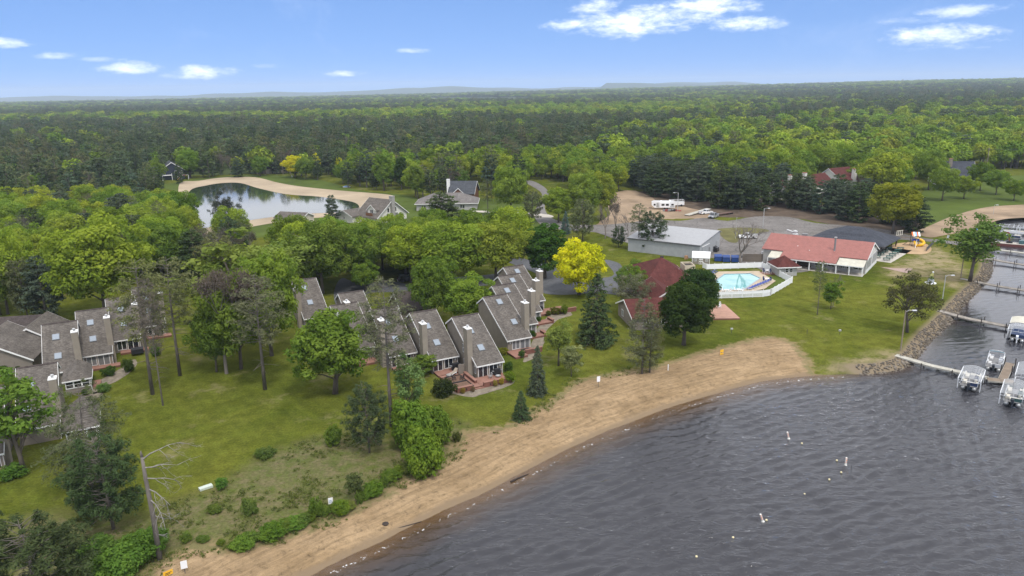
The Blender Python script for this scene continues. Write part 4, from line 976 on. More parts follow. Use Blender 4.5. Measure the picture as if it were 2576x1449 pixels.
KN = {'oak': 'leafy oak', 'oakmid': 'leafy oak', 'white': 'dark pine', 'red': 'thin brown pine', 'jack': 'brown cedar', 'barehaze': 'grey bare tree', 'light': 'pale leafy tree', 'spruce': 'dark spruce', 'column': 'deep green tree'}
def wood(poly_px, sp, seed, mixd, hr, label, group):
    rr = random.Random(seed); made = []
    for (x, y) in scatter(gp(poly_px, smooth=0), sp, seed):
        k = pick(rr, mixd); h = rr.uniform(*hr)
        if k in ('red', 'white'): h *= 1.1
        lab = label % KN[k]
        made.append((KN[k], prj((x, y, 0))[0], math.hypot(x, y), plant(k, (x, y, gz(x, y) if y < 210 else 0), h, rr.choice(KC[k]), lab, group+' '+NAMES[k][1])))
    # which one it is: its rank in depth, then counted from the left
    for kn in {m[0] for m in made}:
        L = sorted((m for m in made if m[0] == kn), key=lambda m: m[2]); nr = 1 if len(L) < 4 else (2 if len(L) < 12 else 3)
        for r in range(nr):
            part_ = sorted(L[len(L)*r//nr:len(L)*(r+1)//nr], key=lambda m: m[1])
            for i, m in enumerate(part_):
                o_ = ORD[i] if len(part_) > 1 else 'only'; rk = {1: '', 2: (', front half,', ', back half,')[min(r, 1)], 3: (', front rank,', ', middle rank,', ', back rank,')[min(r, 2)]}[nr]
                m[3]['label'] = (f'{o_} {kn} from left{rk} {label[3:]}' if o_ != 'only' else f'only {kn}{rk} {label[3:]}')
wood([(-40, 800), (-40, 640), (120, 600), (300, 600), (440, 640), (470, 700), (400, 745), (330, 735), (200, 730), (130, 770)], 10, 1, {'oak': 6, 'white': 1.2, 'barehaze': .6, 'jack': .6}, (13, 17), '%s in the wood behind the left row', 'left wood')
wood([(-60, 640), (-60, 560), (100, 545), (300, 545), (440, 560), (480, 600), (470, 690), (300, 600), (120, 600)], 10.5, 2, {'oak': 7, 'white': .7, 'barehaze': .6, 'red': .7}, (13, 16), '%s in the bright wood left of the pond', 'bright left wood')
wood([(470, 700), (480, 605), (560, 610), (640, 640), (660, 700), (560, 740), (440, 750)], 10, 3, {'jack': 2, 'oak': 1.2, 'barehaze': 2, 'white': 1}, (11, 15), '%s in the thicket below the pond', 'thicket below the pond')
wood([(650, 700), (730, 660), (900, 640), (1100, 640), (1290, 628), (1320, 640), (1270, 662), (1190, 680), (1060, 700), (1000, 698), (920, 700), (880, 690), (840, 735), (760, 720)], 9.4, 4, {'oak': 9, 'light': .6, 'column': .2}, (12, 15.5), '%s in the belt behind the driveway', 'oak belt')
wood([(1590, 478), (1680, 506), (1760, 516), (1850, 532), (1850, 505), (1720, 482)], 9.5, 5, {'white': 1}, (13.5, 16), '%s in the tall parking lot row', 'pines along the parking lot')
wood([(1850, 532), (1990, 530), (2100, 553), (2235, 568), (2300, 578), (2310, 560), (2200, 540), (2050, 515), (1850, 503)], 9.0, 15, {'white': 1}, (11.5, 13.5), '%s in the low parking lot row', 'pines along the parking lot')
wood([(1600, 478), (1800, 488), (2000, 500), (2000, 480), (1850, 465), (1650, 450), (1590, 455)], 9, 6, {'white': 5, 'oakmid': 1}, (12, 14.5), '%s in the stand behind the pine row', 'stand behind the pine row')

# the great forest: candidates over the whole plain, minus the clearings
OPEN = [gp(p, smooth=0) for p in (
    [(320, 475), (330, 455), (400, 450), (520, 448), (640, 440), (760, 446), (880, 474), (960, 484), (1000, 480), (1060, 500), (1100, 500), (1200, 470), (1230, 500), (1320, 520), (1330, 450), (1400, 455), (1480, 500), (1560, 480), (1600, 440), (1700, 455), (1800, 480), (2000, 490),
     (2030, 430), (2080, 420), (2150, 430), (2180, 470), (2210, 500), (2310, 470), (2330, 460), (2400, 430), (2600, 430), (2900, 430), (2900, 1450), (-500, 1450), (-500, 560), (100, 540), (330, 540), (430, 500)],
    [(1080, 258), (1330, 259), (1340, 250), (1080, 249)], [(1880, 300), (2060, 300), (2060, 293), (1880, 293)])]
def forest():
    rr = random.Random(21); pts = []
    def ring(r0, r1, sp):
        n = int(rad(98)/2*(r1*r1-r0*r0)/(sp*sp))
        g2 = np.random.default_rng(int(r0)); th = g2.uniform(-rad(49), rad(49), n); r = np.sqrt(g2.uniform(r0*r0, r1*r1, n))
        x, y = r*np.sin(th), r*np.cos(th)
        ins = np.abs(x) < .80*y+25
        return x[ins], y[ins], np.full(ins.sum(), sp)
    X, Y, S = map(np.concatenate, zip(ring(285, 520, 8.2), ring(520, 1000, 9.4), ring(1000, 2000, 12.5), ring(2000, 3600, 19), ring(3600, 6800, 31)))
    ok = np.ones(len(X), bool)
    for P_ in OPEN: ok &= ~in_poly(X, Y, P_)
    # nothing on the far lake arm
    ok &= ~(in_poly(X, Y, LAKE))
    X, Y, S = X[ok], Y[ok], S[ok]
    u = X/np.maximum(Y, 1)
    f1 = vnoise(X*.55, Y, 210, 31)*.6+vnoise(X*.6, Y, 70, 32)*.4
    # stands: leafy towards the right and in belts, pines on the left middle ground
    leafy = f1+.10*np.tanh(u*2.2)+.02
    stripe = vnoise(X*.15, Y, 260, 44); leafy = leafy+(stripe-.5)*.75
    Yp = Y+(vnoise(X, Y, 120, 71)-.5)*160*np.clip(Y/900, .25, 3)
    sg_ = lambda v: 1/(1+np.exp(-np.clip(v, -30, 30)))
    band = lambda a, b: sg_((Yp-a)/(.05*Y+15))*sg_((b-Yp)/(.05*Y+15))
    us = lambda c, s: sg_(s*(u-c)*14)
    leafy = leafy-.24*band(200, 640)*us(.28, -1)
    leafy = leafy+.5*us(-.42, 1)*us(-.2, -1)*band(460, 600)
    leafy = leafy-.13*band(640, 1150)*us(.15, -1)+.2*band(1150, 1750)*us(.05, -1)
    leafy = leafy-.18*band(1750, 3000)*us(.1, -1)+.05*band(520, 1500)*us(.1, 1)-.12*band(380, 520)*us(.25, 1)
    typ = np.where(leafy+np.random.default_rng(4).normal(size=len(X))*.06 > .545, 0, 1)
    q0 = np.random.default_rng(15).random(len(X)); typ = np.where((typ == 1) & (q0 < .05), 0, typ); typ = np.where((typ == 0) & (q0 > .95), 1, typ); q = np.random.default_rng(5).random(len(X)); typ = np.where((typ == 1) & (q < .17), 2, typ); typ = np.where(q > .95, 3, typ)
    return X, Y, S, typ
FX, FY, FS, FT = forest()
# nearest ones are trees of their own; the rest of the forest is one mass
dist = np.hypot(FX, FY); order = np.argsort(dist); quota = {0: 190, 1: 120, 2: 90, 3: 60}; own = np.zeros(len(FX), bool)
for i in order[:2600]:
    t = int(FT[i])
    if quota[t] > 0: quota[t] -= 1; own[i] = True
FK = {0: ('oak_tree', 'oak', (GREEN, GREEN, GREEN2, YGREEN), 'leafy oak at the near edge of the great forest'), 1: ('pine_tree', 'pine', (PINE, BLUEP, PINE), 'dark pine at the near edge of the great forest'),
      2: ('red_pine', 'pine', (BROWNP, OLIVE), 'thin brown pine at the near edge of the great forest'), 3: ('grey_tree', 'bare tree', (GREY,), 'grey leafless tree at the near edge of the great forest')}
MIDM = {0: [joined(T, 'oak_tree') for T in PR['oakmid']], 1: [joined(conif(530+i, H=15, rmax=3.6, lo=.2, whorls=11, nb=6, spray=10, leaf=.6, cr=(.85, 1.25)), 'pine_tree') for i in range(3)],
        2: [joined(conif(640+i, H=17, rmax=2.6, lo=.42, whorls=9, nb=5, spray=14, leaf=.42, prof='red', flat=.75, cr=(.7, 1.0), thin=.1), 'red_pine') for i in range(3)], 3: [joined(T, 'grey_tree') for T in PR['barehaze']]}
for i in np.nonzero(own)[0]:
    t = int(FT[i]); nm, ct, cols, lab = FK[t]; me = R_.choice(MIDM[t])
    o = inst(nm, me, None, (FX[i], FY[i], -.05), R_.uniform(0, 6.28)); s = min(1.35, max(.55, R_.gauss(.92, .17))); o.scale = (s*R_.uniform(.9, 1.15), s*R_.uniform(.9, 1.15), s); o.color = jit(R_.choice(cols), .16)
    tag(o, lab, ct, 'near edge of the great forest, '+ct)
# the mass: points carrying real far-tree meshes
pcol = bpy.data.collections.new('forest_tree_kinds'); KIDX = {0: [], 1: [], 2: [], 3: []}; protos = []; PCOL = []
def add_proto(me, col, t):
    o = bpy.data.objects.new('k%03d' % len(protos), me); o.color = (*col, 1); pcol.objects.link(o); KIDX[t].append(len(protos)); PCOL.append(col); protos.append(o)
for j, (me, kd) in enumerate(FAR):
    t = {'oak': 0, 'pine': 1, 'red': 2, 'bare': 3}[kd]
    for c in {0: (YGREEN, GREEN, GREEN2, (.13, .2, .03)), 1: ((.075, .105, .045), (.085, .115, .066), (.062, .09, .038)), 2: (BROWNP, OLIVE), 3: (GREY, (.10, .10, .07))}[t]: add_proto(me, c, t)
sel = ~own; px_, py_, ps_, pt_ = FX[sel], FY[sel], FS[sel], FT[sel]; n = len(px_)
rg = np.random.default_rng(8)
kidx = np.array([KIDX[int(t)][rg.integers(0, len(KIDX[int(t)]))] for t in pt_], np.int32)
scl = np.clip(rg.normal(.92, .2, n), .5, 1.45); wide = scl*np.where(ps_ > 20, 2.6, np.where(ps_ > 15, 1.75, np.where(ps_ > 10, 1.2, 1.0)))
me = bpy.data.meshes.new('forest'); me.vertices.add(n); me.vertices.foreach_set('co', np.stack([px_, py_, far_rise(px_, py_)-.05], 1).astype(np.float32).ravel())
def pattr(nm, typ, key, arr): a = me.attributes.new(nm, typ, 'POINT'); a.data.foreach_set(key, arr)
pattr('idx', 'INT', 'value', kidx); pattr('rot', 'FLOAT_VECTOR', 'vector', np.stack([np.zeros(n), np.zeros(n), rg.uniform(0, 6.28, n)], 1).astype(np.float32).ravel())
pattr('scl', 'FLOAT_VECTOR', 'vector', np.stack([wide, wide, scl*np.where(ps_ > 20, 1.15, 1)], 1).astype(np.float32).ravel())
jt = rg.uniform(.84, 1.16, (n, 1))*rg.uniform(.93, 1.07, (n, 3)); cc_ = np.concatenate([np.array(PCOL)[kidx]*jt, np.ones((n, 1))], 1)
pattr('col', 'FLOAT_COLOR', 'color', cc_.astype(np.float32).ravel())
me.update()
fo = bpy.data.objects.new('forest', me); COL.objects.link(fo); tag(fo, kind='stuff')
ng = bpy.data.node_groups.new('forest_nodes', 'GeometryNodeTree'); ng.interface.new_socket('Geometry', in_out='INPUT', socket_type='NodeSocketGeometry'); ng.interface.new_socket('Geometry', in_out='OUTPUT', socket_type='NodeSocketGeometry')
gn = NT(ng); gi = gn.n('NodeGroupInput'); go = gn.n('NodeGroupOutput'); iop = gn.n('GeometryNodeInstanceOnPoints'); ci = gn.n('GeometryNodeCollectionInfo')
ci.inputs['Collection'].default_value = pcol; ci.inputs['Separate Children'].default_value = True; ci.inputs['Reset Children'].default_value = True
def na(nm, typ):
    x = gn.n('GeometryNodeInputNamedAttribute', data_type=typ); x.inputs['Name'].default_value = nm; return x.outputs[0]
gn.l(gi.outputs[0], iop.inputs['Points']); gn.l(ci.outputs[0], iop.inputs['Instance']); iop.inputs['Pick Instance'].default_value = True
gn.l(na('idx', 'INT'), iop.inputs['Instance Index']); gn.l(na('rot', 'FLOAT_VECTOR'), iop.inputs['Rotation']); gn.l(na('scl', 'FLOAT_VECTOR'), iop.inputs['Scale'])
gn.l(iop.outputs[0], go.inputs[0])
md = fo.modifiers.new('forest', 'NODES'); md.node_group = ng
print('forest points', n, 'own', own.sum())
# ------------------------------------------------------------------ buildings
def f_shingle(c1_, c2_):
    def f(t, b):
        v = t.n('ShaderNodeTexCoord').outputs['Object']
        mp = t.n('ShaderNodeMapping'); mp.inputs['Scale'].default_value = (1.0, 2.2, 2.2); t.l(v, mp.inputs[0])
        vo = t.n('ShaderNodeTexVoronoi'); vo.inputs['Scale'].default_value = 3.2; t.l(mp.outputs[0], vo.inputs['Vector'])
        sp = t.n('ShaderNodeSeparateColor'); t.l(vo.outputs['Color'], sp.inputs[0])
        c = t.mix(sp.outputs[0], (*c1_, 1), (*c2_, 1))
        c = t.mix(1.0, c, t.ramp(t.noise(v, .7, 6, .7), [(.3, .78), (.7, 1.15)]), 'MULTIPLY')
        mp2 = t.n('ShaderNodeMapping'); mp2.inputs['Scale'].default_value = (1.2, .12, .12); t.l(v, mp2.inputs[0])
        c = t.mix(1.0, c, t.ramp(t.noise(mp2.outputs[0], 1.0, 4, .7), [(.35, .8), (.6, 1.06)]), 'MULTIPLY')
        t.l(c, b.inputs['Base Color'])
        bp = t.n('ShaderNodeBump'); bp.inputs['Strength'].default_value = .5; bp.inputs['Distance'].default_value = .03
        t.l(vo.outputs['Distance'], bp.inputs['Height']); t.l(bp.outputs[0], b.inputs['Normal'])
    return f
def f_siding(step=.2, axis=2, depth=.018, vary=.06):
    def f(t, b):
        v = t.n('ShaderNodeTexCoord').outputs['Object']; sp = t.n('ShaderNodeSeparateXYZ'); t.l(v, sp.inputs[0])
        src = sp.outputs[axis] if axis == 2 else t.math('ADD', sp.outputs[0], sp.outputs[1])
        fr = t.math('FRACT', t.math('DIVIDE', src, step))
        c = tuple(b.inputs['Base Color'].default_value)
        t.l(t.mix(1.0, c, t.ramp(t.noise(v, .9, 5, .65), [(.3, 1-vary*2), (.7, 1+vary)]), 'MULTIPLY'), b.inputs['Base Color'])
        bp = t.n('ShaderNodeBump'); bp.inputs['Strength'].default_value = 1; bp.inputs['Distance'].default_value = depth
        t.l(fr, bp.inputs['Height']); t.l(bp.outputs[0], b.inputs['Normal'])
    return f
m_shing = mat('brown_grey_shingles', rough=.95, spec=.08, fn=f_shingle((.086, .076, .067), (.155, .139, .124)))
m_shing_dk = mat('dark_brown_shingles', rough=.95, spec=.08, fn=f_shingle((.05, .042, .04), (.085, .07, .066)))
m_maroon = mat('maroon_shingles', rough=.95, spec=.08, fn=f_shingle((.078, .027, .024), (.108, .038, .034)))
m_slate = mat('slate_blue_shingles', rough=.95, spec=.1, fn=f_shingle((.045, .05, .062), (.07, .075, .09)))
m_darkroof = mat('dark_grey_shingles', rough=.95, spec=.1, fn=f_shingle((.05, .055, .065), (.085, .09, .10)))
m_greyroof = mat('grey_shingles', rough=.95, spec=.1, fn=f_shingle((.125, .115, .11), (.19, .175, .168)))
m_salmon = mat('salmon_metal_roof', (.275, .108, .090), .55, spec=.3, fn=f_siding(.9, 0, .02, .09))
m_taupe = mat('taupe_siding', (.225, .195, .165), .85, spec=.15, fn=f_siding(.22, 2, .02))
m_chim = mat('tan_chimney_siding', (.285, .25, .205), .85, spec=.15, fn=f_siding(.22, 2, .02))
m_taupev = mat('taupe_board_siding', (.235, .205, .172), .85, spec=.15, fn=f_siding(.4, 0, .02))
m_white = mat('white_trim', (.74, .74, .73), .55, spec=.35, fn=var(1.2, .9, 1.04))
m_vinyl = mat('white_vinyl', (.78, .79, .80), .4, spec=.4, fn=var(.8, .93, 1.03))
m_glass = mat('dark_window_glass', (.018, .021, .026), .06, spec=.9)
m_blind = mat('window_with_blinds', (.16, .165, .17), .12, spec=.8, fn=f_siding(.08, 2, .004))
m_sky = mat('skylight_glass', (.30, .34, .38), .08, spec=1.0, metal=.55)
m_skyfr = mat('skylight_frame', (.16, .17, .18), .5)
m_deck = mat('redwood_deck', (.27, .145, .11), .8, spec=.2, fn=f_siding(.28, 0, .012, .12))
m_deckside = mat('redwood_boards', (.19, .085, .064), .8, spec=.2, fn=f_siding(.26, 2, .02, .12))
m_steel = mat('galvanised_steel', (.55, .55, .55), .45, metal=.6, fn=var(2, .85, 1.1))
m_grey = mat('grey_plastic', (.19, .195, .2), .6)
m_black = mat('black_cover', (.014, .014, .016), .55, spec=.4)
m_blackp = mat('black_paint', (.012, .012, .014), .25, spec=.6)
m_stone = mat('grey_fieldstone', (.30, .29, .275), .9, fn=var(2.5, .55, 1.35, .8, 6))
m_cream = mat('cream_siding', (.56, .52, .43), .8, fn=f_siding(.25, 2, .015))
m_offwhite = mat('off_white_siding', (.62, .61, .57), .8, fn=f_siding(.25, 2, .015))
m_greys = mat('light_grey_siding', (.37, .365, .35), .8, fn=f_siding(.22, 2, .015))
m_navy = mat('navy_siding', (.024, .03, .045), .8, fn=f_siding(.22, 2, .015))
m_logw = mat('log_brown_siding', (.16, .075, .04), .85, fn=f_siding(.3, 2, .03))
m_metalw = mat('grey_metal_wall', (.33, .345, .36), .5, spec=.35, fn=f_siding(.55, 0, .02, .06))
m_metalr = mat('grey_metal_roof', (.30, .305, .315), .5, spec=.4, fn=f_siding(.6, 0, .012, .05))
m_beige = mat('beige_stucco', (.47, .41, .31), .9, fn=var(1, .9, 1.08))
m_canopy = mat('cream_canopy', (.52, .50, .42), .75, fn=var(.8, .8, 1.06))
m_wood = mat('weathered_boards', (.19, .16, .13), .9, fn=f_siding(.25, 0, .02, .15))
m_wooddk = mat('dark_timber', (.045, .035, .03), .85, fn=var(2, .7, 1.2))
m_brick = mat('red_brick', (.30, .12, .085), .9, fn=var(3, .75, 1.2, .4, 9))

_pxp, _pyp = MB.prismx, MB.prismy
def _area(p): return sum(p[i][0]*p[(i+1) % len(p)][1]-p[(i+1) % len(p)][0]*p[i][1] for i in range(len(p)))
MB.prismx = lambda s, prof, a, b: _pxp(s, prof if _area(prof) > 0 else prof[::-1], a, b)
MB.prismy = lambda s, prof, a, b: _pyp(s, prof if _area(prof) > 0 else prof[::-1], a, b)

def frame_win(parent, o, u, wd, z0, z1, nx=2, nz=1, name='window', fr=.07, glass=None, out=.05, fm=None, bars=.05):
    """window or glazed door in a vertical wall: o = (x,y) of its left end at the wall face, u = unit (x,y) along the wall, outward is to the right of u"""
    n = Vector((u[1], -u[0], 0)); U = Vector((u[0], u[1], 0)); O = Vector((o[0], o[1], 0)); mb = MB()
    def bar(a, b, za, zb): mb.obox(O+U*((a+b)/2)+Vector((0, 0, (za+zb)/2))+n*out/2, U*((b-a)/2), n*(out/2+.03), Vector((0, 0, (zb-za)/2)))
    bar(0, wd, z0, z0+fr); bar(0, wd, z1-fr, z1); bar(0, fr, z0+fr, z1-fr); bar(wd-fr, wd, z0+fr, z1-fr)
    for i in range(1, nx): x = wd*i/nx; bar(x-bars, x+bars, z0+fr, z1-fr)
    for j in range(1, nz): z = z0+(z1-z0)*j/nz; bar(fr, wd-fr, z-.025, z+.025)
    f = mb.build(name, fm or m_white, parent)
    for i in range(nx):
        a = fr if i == 0 else wd*i/nx+bars; b = wd-fr if i == nx-1 else wd*(i+1)/nx-bars
        pb = MB(); pb.obox(O+U*((a+b)/2)+Vector((0, 0, (z0+z1)/2))+n*.022, U*((b-a)/2+.004), n*.012, Vector((0, 0, (z1-z0)/2-fr+.004)))
        g_ = glass[i] if isinstance(glass, (list, tuple)) else glass
        pb.build('pane', g_ or m_glass, f)
    return f

RSL = (8.62-2.62)/10.25                      # slope of the long front roof
def rz_(y): return 2.62+(y+.25)*RSL
def townhouse(loc, label, side='L', W=5.1, sky=((1.9, 6.6), (2.2, 3.0)), front=True, sidewin=True, deck=(), mirror=False, glass=None, ang=27.5, sun=False, skyg=None):
    h = thing('townhouse', label, 'townhouse', loc, rad(ang), 'taupe townhouses with steep shingled roofs')
    MB().prismx([(.15, -.1), (.15, 2.42), (10, 8.30), (12.7, 6.62), (12.7, -.1)], .06, W-.06).build('wall', m_taupev, h)
    r = MB().prismx([(-.28, 2.44), (-.28, 2.60), (10, 8.62), (13.0, 6.75), (13.0, 6.59), (10, 8.43)], -.16, W+.16).build('roof', m_shing, h)
    MB().prismx([(9.78, 8.46), (9.78, 8.56), (10, 8.70), (10.25, 8.56), (10.25, 8.46)], -.15, W+.15).build('ridge_cap', m_shing_dk, r)
    for xa in (-.215, W+.165): MB().prismx([(-.30, 2.25), (-.30, 2.57), (10, 8.59), (13.05, 6.72), (13.05, 6.42), (10, 8.28)], xa, xa+.05).build('rake_board', m_white, h)
    MB().box(-.16, -.34, 2.36, W+.16, -.285, 2.58).build('gutter', m_white, h)
    MB().tube([(W-.05, -.30, 2.36), (W-.04, .05, 2.1), (W-.04, .05, .05)], .045, 6).build('downspout', m_white, h)
    th = math.atan(RSL); ca, sa = math.cos(th), math.sin(th)
    for i, (x, y) in enumerate(sky):
        c = Vector((x, y, rz_(y))); n = Vector((0, -sa, ca)); s = Vector((0, ca, sa))
        f = MB().obox(c+n*.07, (.58, 0, 0), s*.72, n*.09).build('skylight', m_skyfr, h)
        MB().obox(c+n*.165, (.50, 0, 0), s*.63, n*.012).build('pane', m_sky, f)
    x0, x1, y0, y1 = (-.92, .03, 1.7, 3.25) if side == 'L' else (W-.5, W+.5, 1.3, 2.8)
    ch = MB().box(x0, y0, -.1, x1, y1, 8.72).build('chimney', m_chim, h)
    MB().box(x0-.05, y0-.05, 8.722, x1+.05, y1+.05, 8.84).build('cap', m_white, ch)
    MB().lathe([(.16, 8.84), (.16, 9.12), (.26, 9.13), (.26, 9.26), (.12, 9.34)], 10, ((x0+x1)/2, (y0+y1)/2, 0)).build('flue', m_steel, ch, smooth=False)
    if front:
        u = (1, 0)
        g2 = glass or [m_glass, m_glass]
        if not mirror:
            frame_win(h, (.25, .15), u, 1.78, .34, 2.3, 2, name='sliding_door', glass=g2); frame_win(h, (2.35, .15), u, 1.6, .5, 2.3, 2, glass=g2); lx = 4.35
        else:
            frame_win(h, (1.0, .15), u, 1.6, .5, 2.3, 2, glass=g2); frame_win(h, (2.8, .15), u, 1.9, .34, 2.3, 2, name='sliding_door', glass=g2); lx = .5
        MB().box(lx, .02, 1.75, lx+.14, .15, 2.1).build('wall_lamp', m_white, h)
    if sidewin and side == 'L':
        frame_win(h, (.06, 6.0), (0, -1), 1.15, 3.3, 4.9, 2, 2, name='window', out=.03); frame_win(h, (.06, 5.6), (0, -1), .9, 1.2, 2.2, 2, out=.03)
        frame_win(h, (.06, 1.25), (0, -1), .65, .9, 2.25, 1, out=.03)
    for (bx0, by0, bx1, by1, z1) in deck:
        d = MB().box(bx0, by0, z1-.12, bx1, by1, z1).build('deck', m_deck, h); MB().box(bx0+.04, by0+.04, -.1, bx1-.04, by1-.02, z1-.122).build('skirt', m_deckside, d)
    return h
def bench(h, x0, y0, x1, y1, z=.9, zb=.0):
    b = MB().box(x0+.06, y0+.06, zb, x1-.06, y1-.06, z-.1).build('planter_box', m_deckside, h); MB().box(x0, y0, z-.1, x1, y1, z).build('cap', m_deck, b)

mir = [m_blind, m_blind]
# the two front townhouses and their shared deck
R1 = townhouse((-6.2, 117.7, 0), 'front townhouse with the big red deck, the closest one to the beach', 'L', W=4.9, deck=((-.9, -3.45, 4.75, .14, .42), (-5.3, -3.4, -.92, 3.9, .40)))
bench(R1, -5.4, -3.75, -2.55, -3.2, .95); bench(R1, -.55, -3.75, 4.8, -3.25, .95); bench(R1, -1.5, -2.1, -.95, 2.6, .95, .4); bench(R1, -5.55, -3.2, -5.2, 3.6, .62)
for (xa, ya, xb, yb) in ((-5.0, -3.0, -2.2, -.4), (-5.0, -.1, -2.2, 2.6)): MB().box(xa, ya, .405, xb, yb, .44).build('gravel_bed', mat('brown_gravel', (.14, .085, .06), .95, fn=var(4, .7, 1.3)), R1)
for (xa, ya, xb, yb) in ((-5.1, -3.1, -4.98, 2.7), (-2.2, -3.1, -2.08, 2.7), (-4.98, -.38, -2.2, -.12), (-4.98, 2.6, -2.2, 2.75)): MB().box(xa, ya, .405, xb, yb, .56).build('edging', m_black, R1)
MB().box(-2.1, -3.78, .02, -.45, -3.46, .2).build('step', m_deck, R1)
for x in (-4.7, -3.8, -2.9, .6, 1.8, 3.0, 4.2): MB().box(x, -3.77, .3, x+.16, -3.752 if x > 0 else -3.752, .62).build('vent', m_black, R1)
MB().box(-2.1, 3.1, .4, -.95, 3.3, 2.1).build('privacy_screen', m_taupe, R1)
MB().box(4.1, .05, 1.35, 4.42, .15, 1.75)
R2 = townhouse((-14.2, 120.8, 0), 'second front townhouse, left of the one with the big red deck', 'L', W=4.9, deck=((.2, -2.2, 4.4, .14, .40),))
# right row, stepping back from the lake
Q1 = townhouse((-1.0, 130.6, 0), 'first townhouse of the right row, with doormat on its red deck', 'R', W=4.9, mirror=True, glass=mir, sky=((2.6, 8.3), (3.2, 3.4)), deck=((-.25, -1.8, 4.9, .14, .42), (-.25, -3.6, 2.4, -1.802, .42)))
bench(Q1, 2.6, -2.4, 6.2, -1.95, .95); MB().box(2.5, -1.1, .422, 4.3, -.2, .44).build('doormat', m_black, Q1)
Q2 = townhouse((.5, 139.0, 0), 'second townhouse of the right row, half hidden by the chimney before it', 'R', W=4.9, mirror=True, glass=mir, sky=((2.6, 8.3),), deck=((1.2, -2.0, 6.3, .14, .42),)); bench(Q2, 5.6, -2.1, 6.4, .1, .9)
Q3 = townhouse((1.7, 147.3, 0), 'third townhouse of the right row', 'R', W=4.9, mirror=True, glass=mir, sky=((2.6, 8.3),), deck=((1.2, -2.0, 6.8, .14, .42),)); bench(Q3, 6.4, -2.1, 7.0, .1, .9)
Q4 = townhouse((2.8, 155.6, 0), 'farthest townhouse of the right row, with the largest red deck', 'R', W=4.9, mirror=True, glass=mir, sky=((2.6, 8.3),), deck=((1.2, -3.4, 9.2, .14, .45),)); bench(Q4, 5.0, -3.9, 11.0, -3.42, .95)
# middle row, partly behind trees
M1 = townhouse((-43.4, 146.6, 0), 'single tall townhouse at the left end of the middle group', 'L', W=5.1, deck=((.2, -2.5, 4.6, .14, .4),), sky=((2.0, 7.4), (2.2, 3.6)))
M3 = townhouse((-30.2, 126.6, 0), 'townhouse behind the round maple, middle group', 'L', W=5.1, deck=((.2, -2.6, 4.9, .14, .42),), sky=((2.1, 6.4), (2.6, 2.6)))
M2 = townhouse((-30.6, 135.2, 0), 'townhouse at the back of the middle group, gable just showing', 'L', W=4.9, front=False)
M4 = townhouse((-21.9, 123.2, 0), 'townhouse hidden behind the very tall pine', 'L', W=4.9, deck=((.2, -2.2, 4.6, .14, .4),))
# left row
L1 = townhouse((-79.9, 117.4, 0), 'first townhouse of the left row, with a windowed sunroom', 'R', W=5.3, front=False, sky=((2.0, 6.9), (2.2, 2.9)))
L2 = townhouse((-78.5, 125.6, 0), 'second townhouse of the left row, with a long red deck', 'R', W=5.2, mirror=True, glass=mir, sky=((2.2, 6.9), (2.4, 3.2)), deck=((1.4, -1.6, 6.3, .14, .4),))
L3 = townhouse((-77.3, 134.1, 0), 'third townhouse of the left row, with a black tub on its deck', 'R', W=5.0, mirror=True, sky=((2.4, 6.9), (2.6, 3.4)), deck=((1.4, -1.6, 6.3, .14, .4),))
L4 = townhouse((-76.3, 142.7, 0), 'last townhouse of the left row, behind the tall pines', 'R', W=5.0, mirror=True, sky=((2.4, 6.9), (2.6, 3.4)), deck=((1.4, -1.6, 6.0, .14, .4),))
L0 = townhouse((-70.4, 95.6, 0), 'lower left townhouse with a white-edged roof below the row', 'R', W=5.1, front=False, sky=((1.2, 3.0), (1.6, 6.6)))
LM = townhouse((-72.6, 86.6, 0), 'townhouse cut by the left edge of the picture, sliding door showing', 'R', W=5.1, mirror=True, sky=((3.6, 7.0), (3.6, 3.2)), deck=((.2, -2.0, 5, .14, .4),))
tub = thing('hot_tub', 'black covered hot tub on the red deck of the left row', 'hot tub', (-72.15, 133.55, .42), rad(27.5)); MB().box(-1.05, -.8, 0, 1.05, .8, .75).build('shell', m_black, tub); MB().box(-1.1, -.85, .752, 1.1, .85, .86).build('cover', m_black, tub)
# sunrooms in front of L1 and L0
def sunroom(loc, label, w=3.7, d=4.2, ze=2.45, zr=3.7):
    s = thing('sunroom', label, 'sunroom', loc, rad(27.5), 'sunrooms added to townhouses')
    MB().box(0, 0, -.1, w, d, .95).box(0, .3, .952, w, d, ze-.05).build('wall', m_taupe, s)
    a, b, c, e = (-.35, -.35, ze), (w+.35, -.35, ze), (w+.35, d, ze), (-.35, d, ze); p, q = (w/2, 1.6, zr), (w/2, d+3, zr+.2)
    m = MB().add([a, b, c, e, p, q, (w+.35, d+2, ze+.2), (-.35, d+2, ze+.2)], [(0, 1, 4), (1, 6, 5, 4), (7, 0, 4, 5)])
    m.slab([a, b, c, e], .14); m.build('roof', m_shing, s)
    MB().box(-.4, -.42, ze-.2, w+.4, -.36, ze-.01).box(w+.36, -.42, ze-.2, w+.42, d, ze-.01).build('gutter', m_white, s)
    frame_win(s, (.05, .0), (1, 0), w-.1, .95, ze-.12, 3, 2, fr=.12, bars=.11); frame_win(s, (w, .1), (0, 1), d-.6, .95, ze-.12, 3, 2, fr=.12, bars=.11)
    MB().tube([(w+.38, -.38, ze-.2), (w+.1, -.1, ze-.5), (w+.1, -.1, .0)], .06, 6).build('downspout', m_white, s)
    return s
S1 = sunroom((-74.7, 114.3, 0), 'sunroom with a hipped roof and dark windows at the left row'); MB().box(3.9, .6, 0, 5.1, 3.6, .5).build('deck', m_deck, S1)
S0 = sunroom((-63.6, 95.4, 0), 'lower sunroom behind the brownish pine', w=4.0, d=6.5)

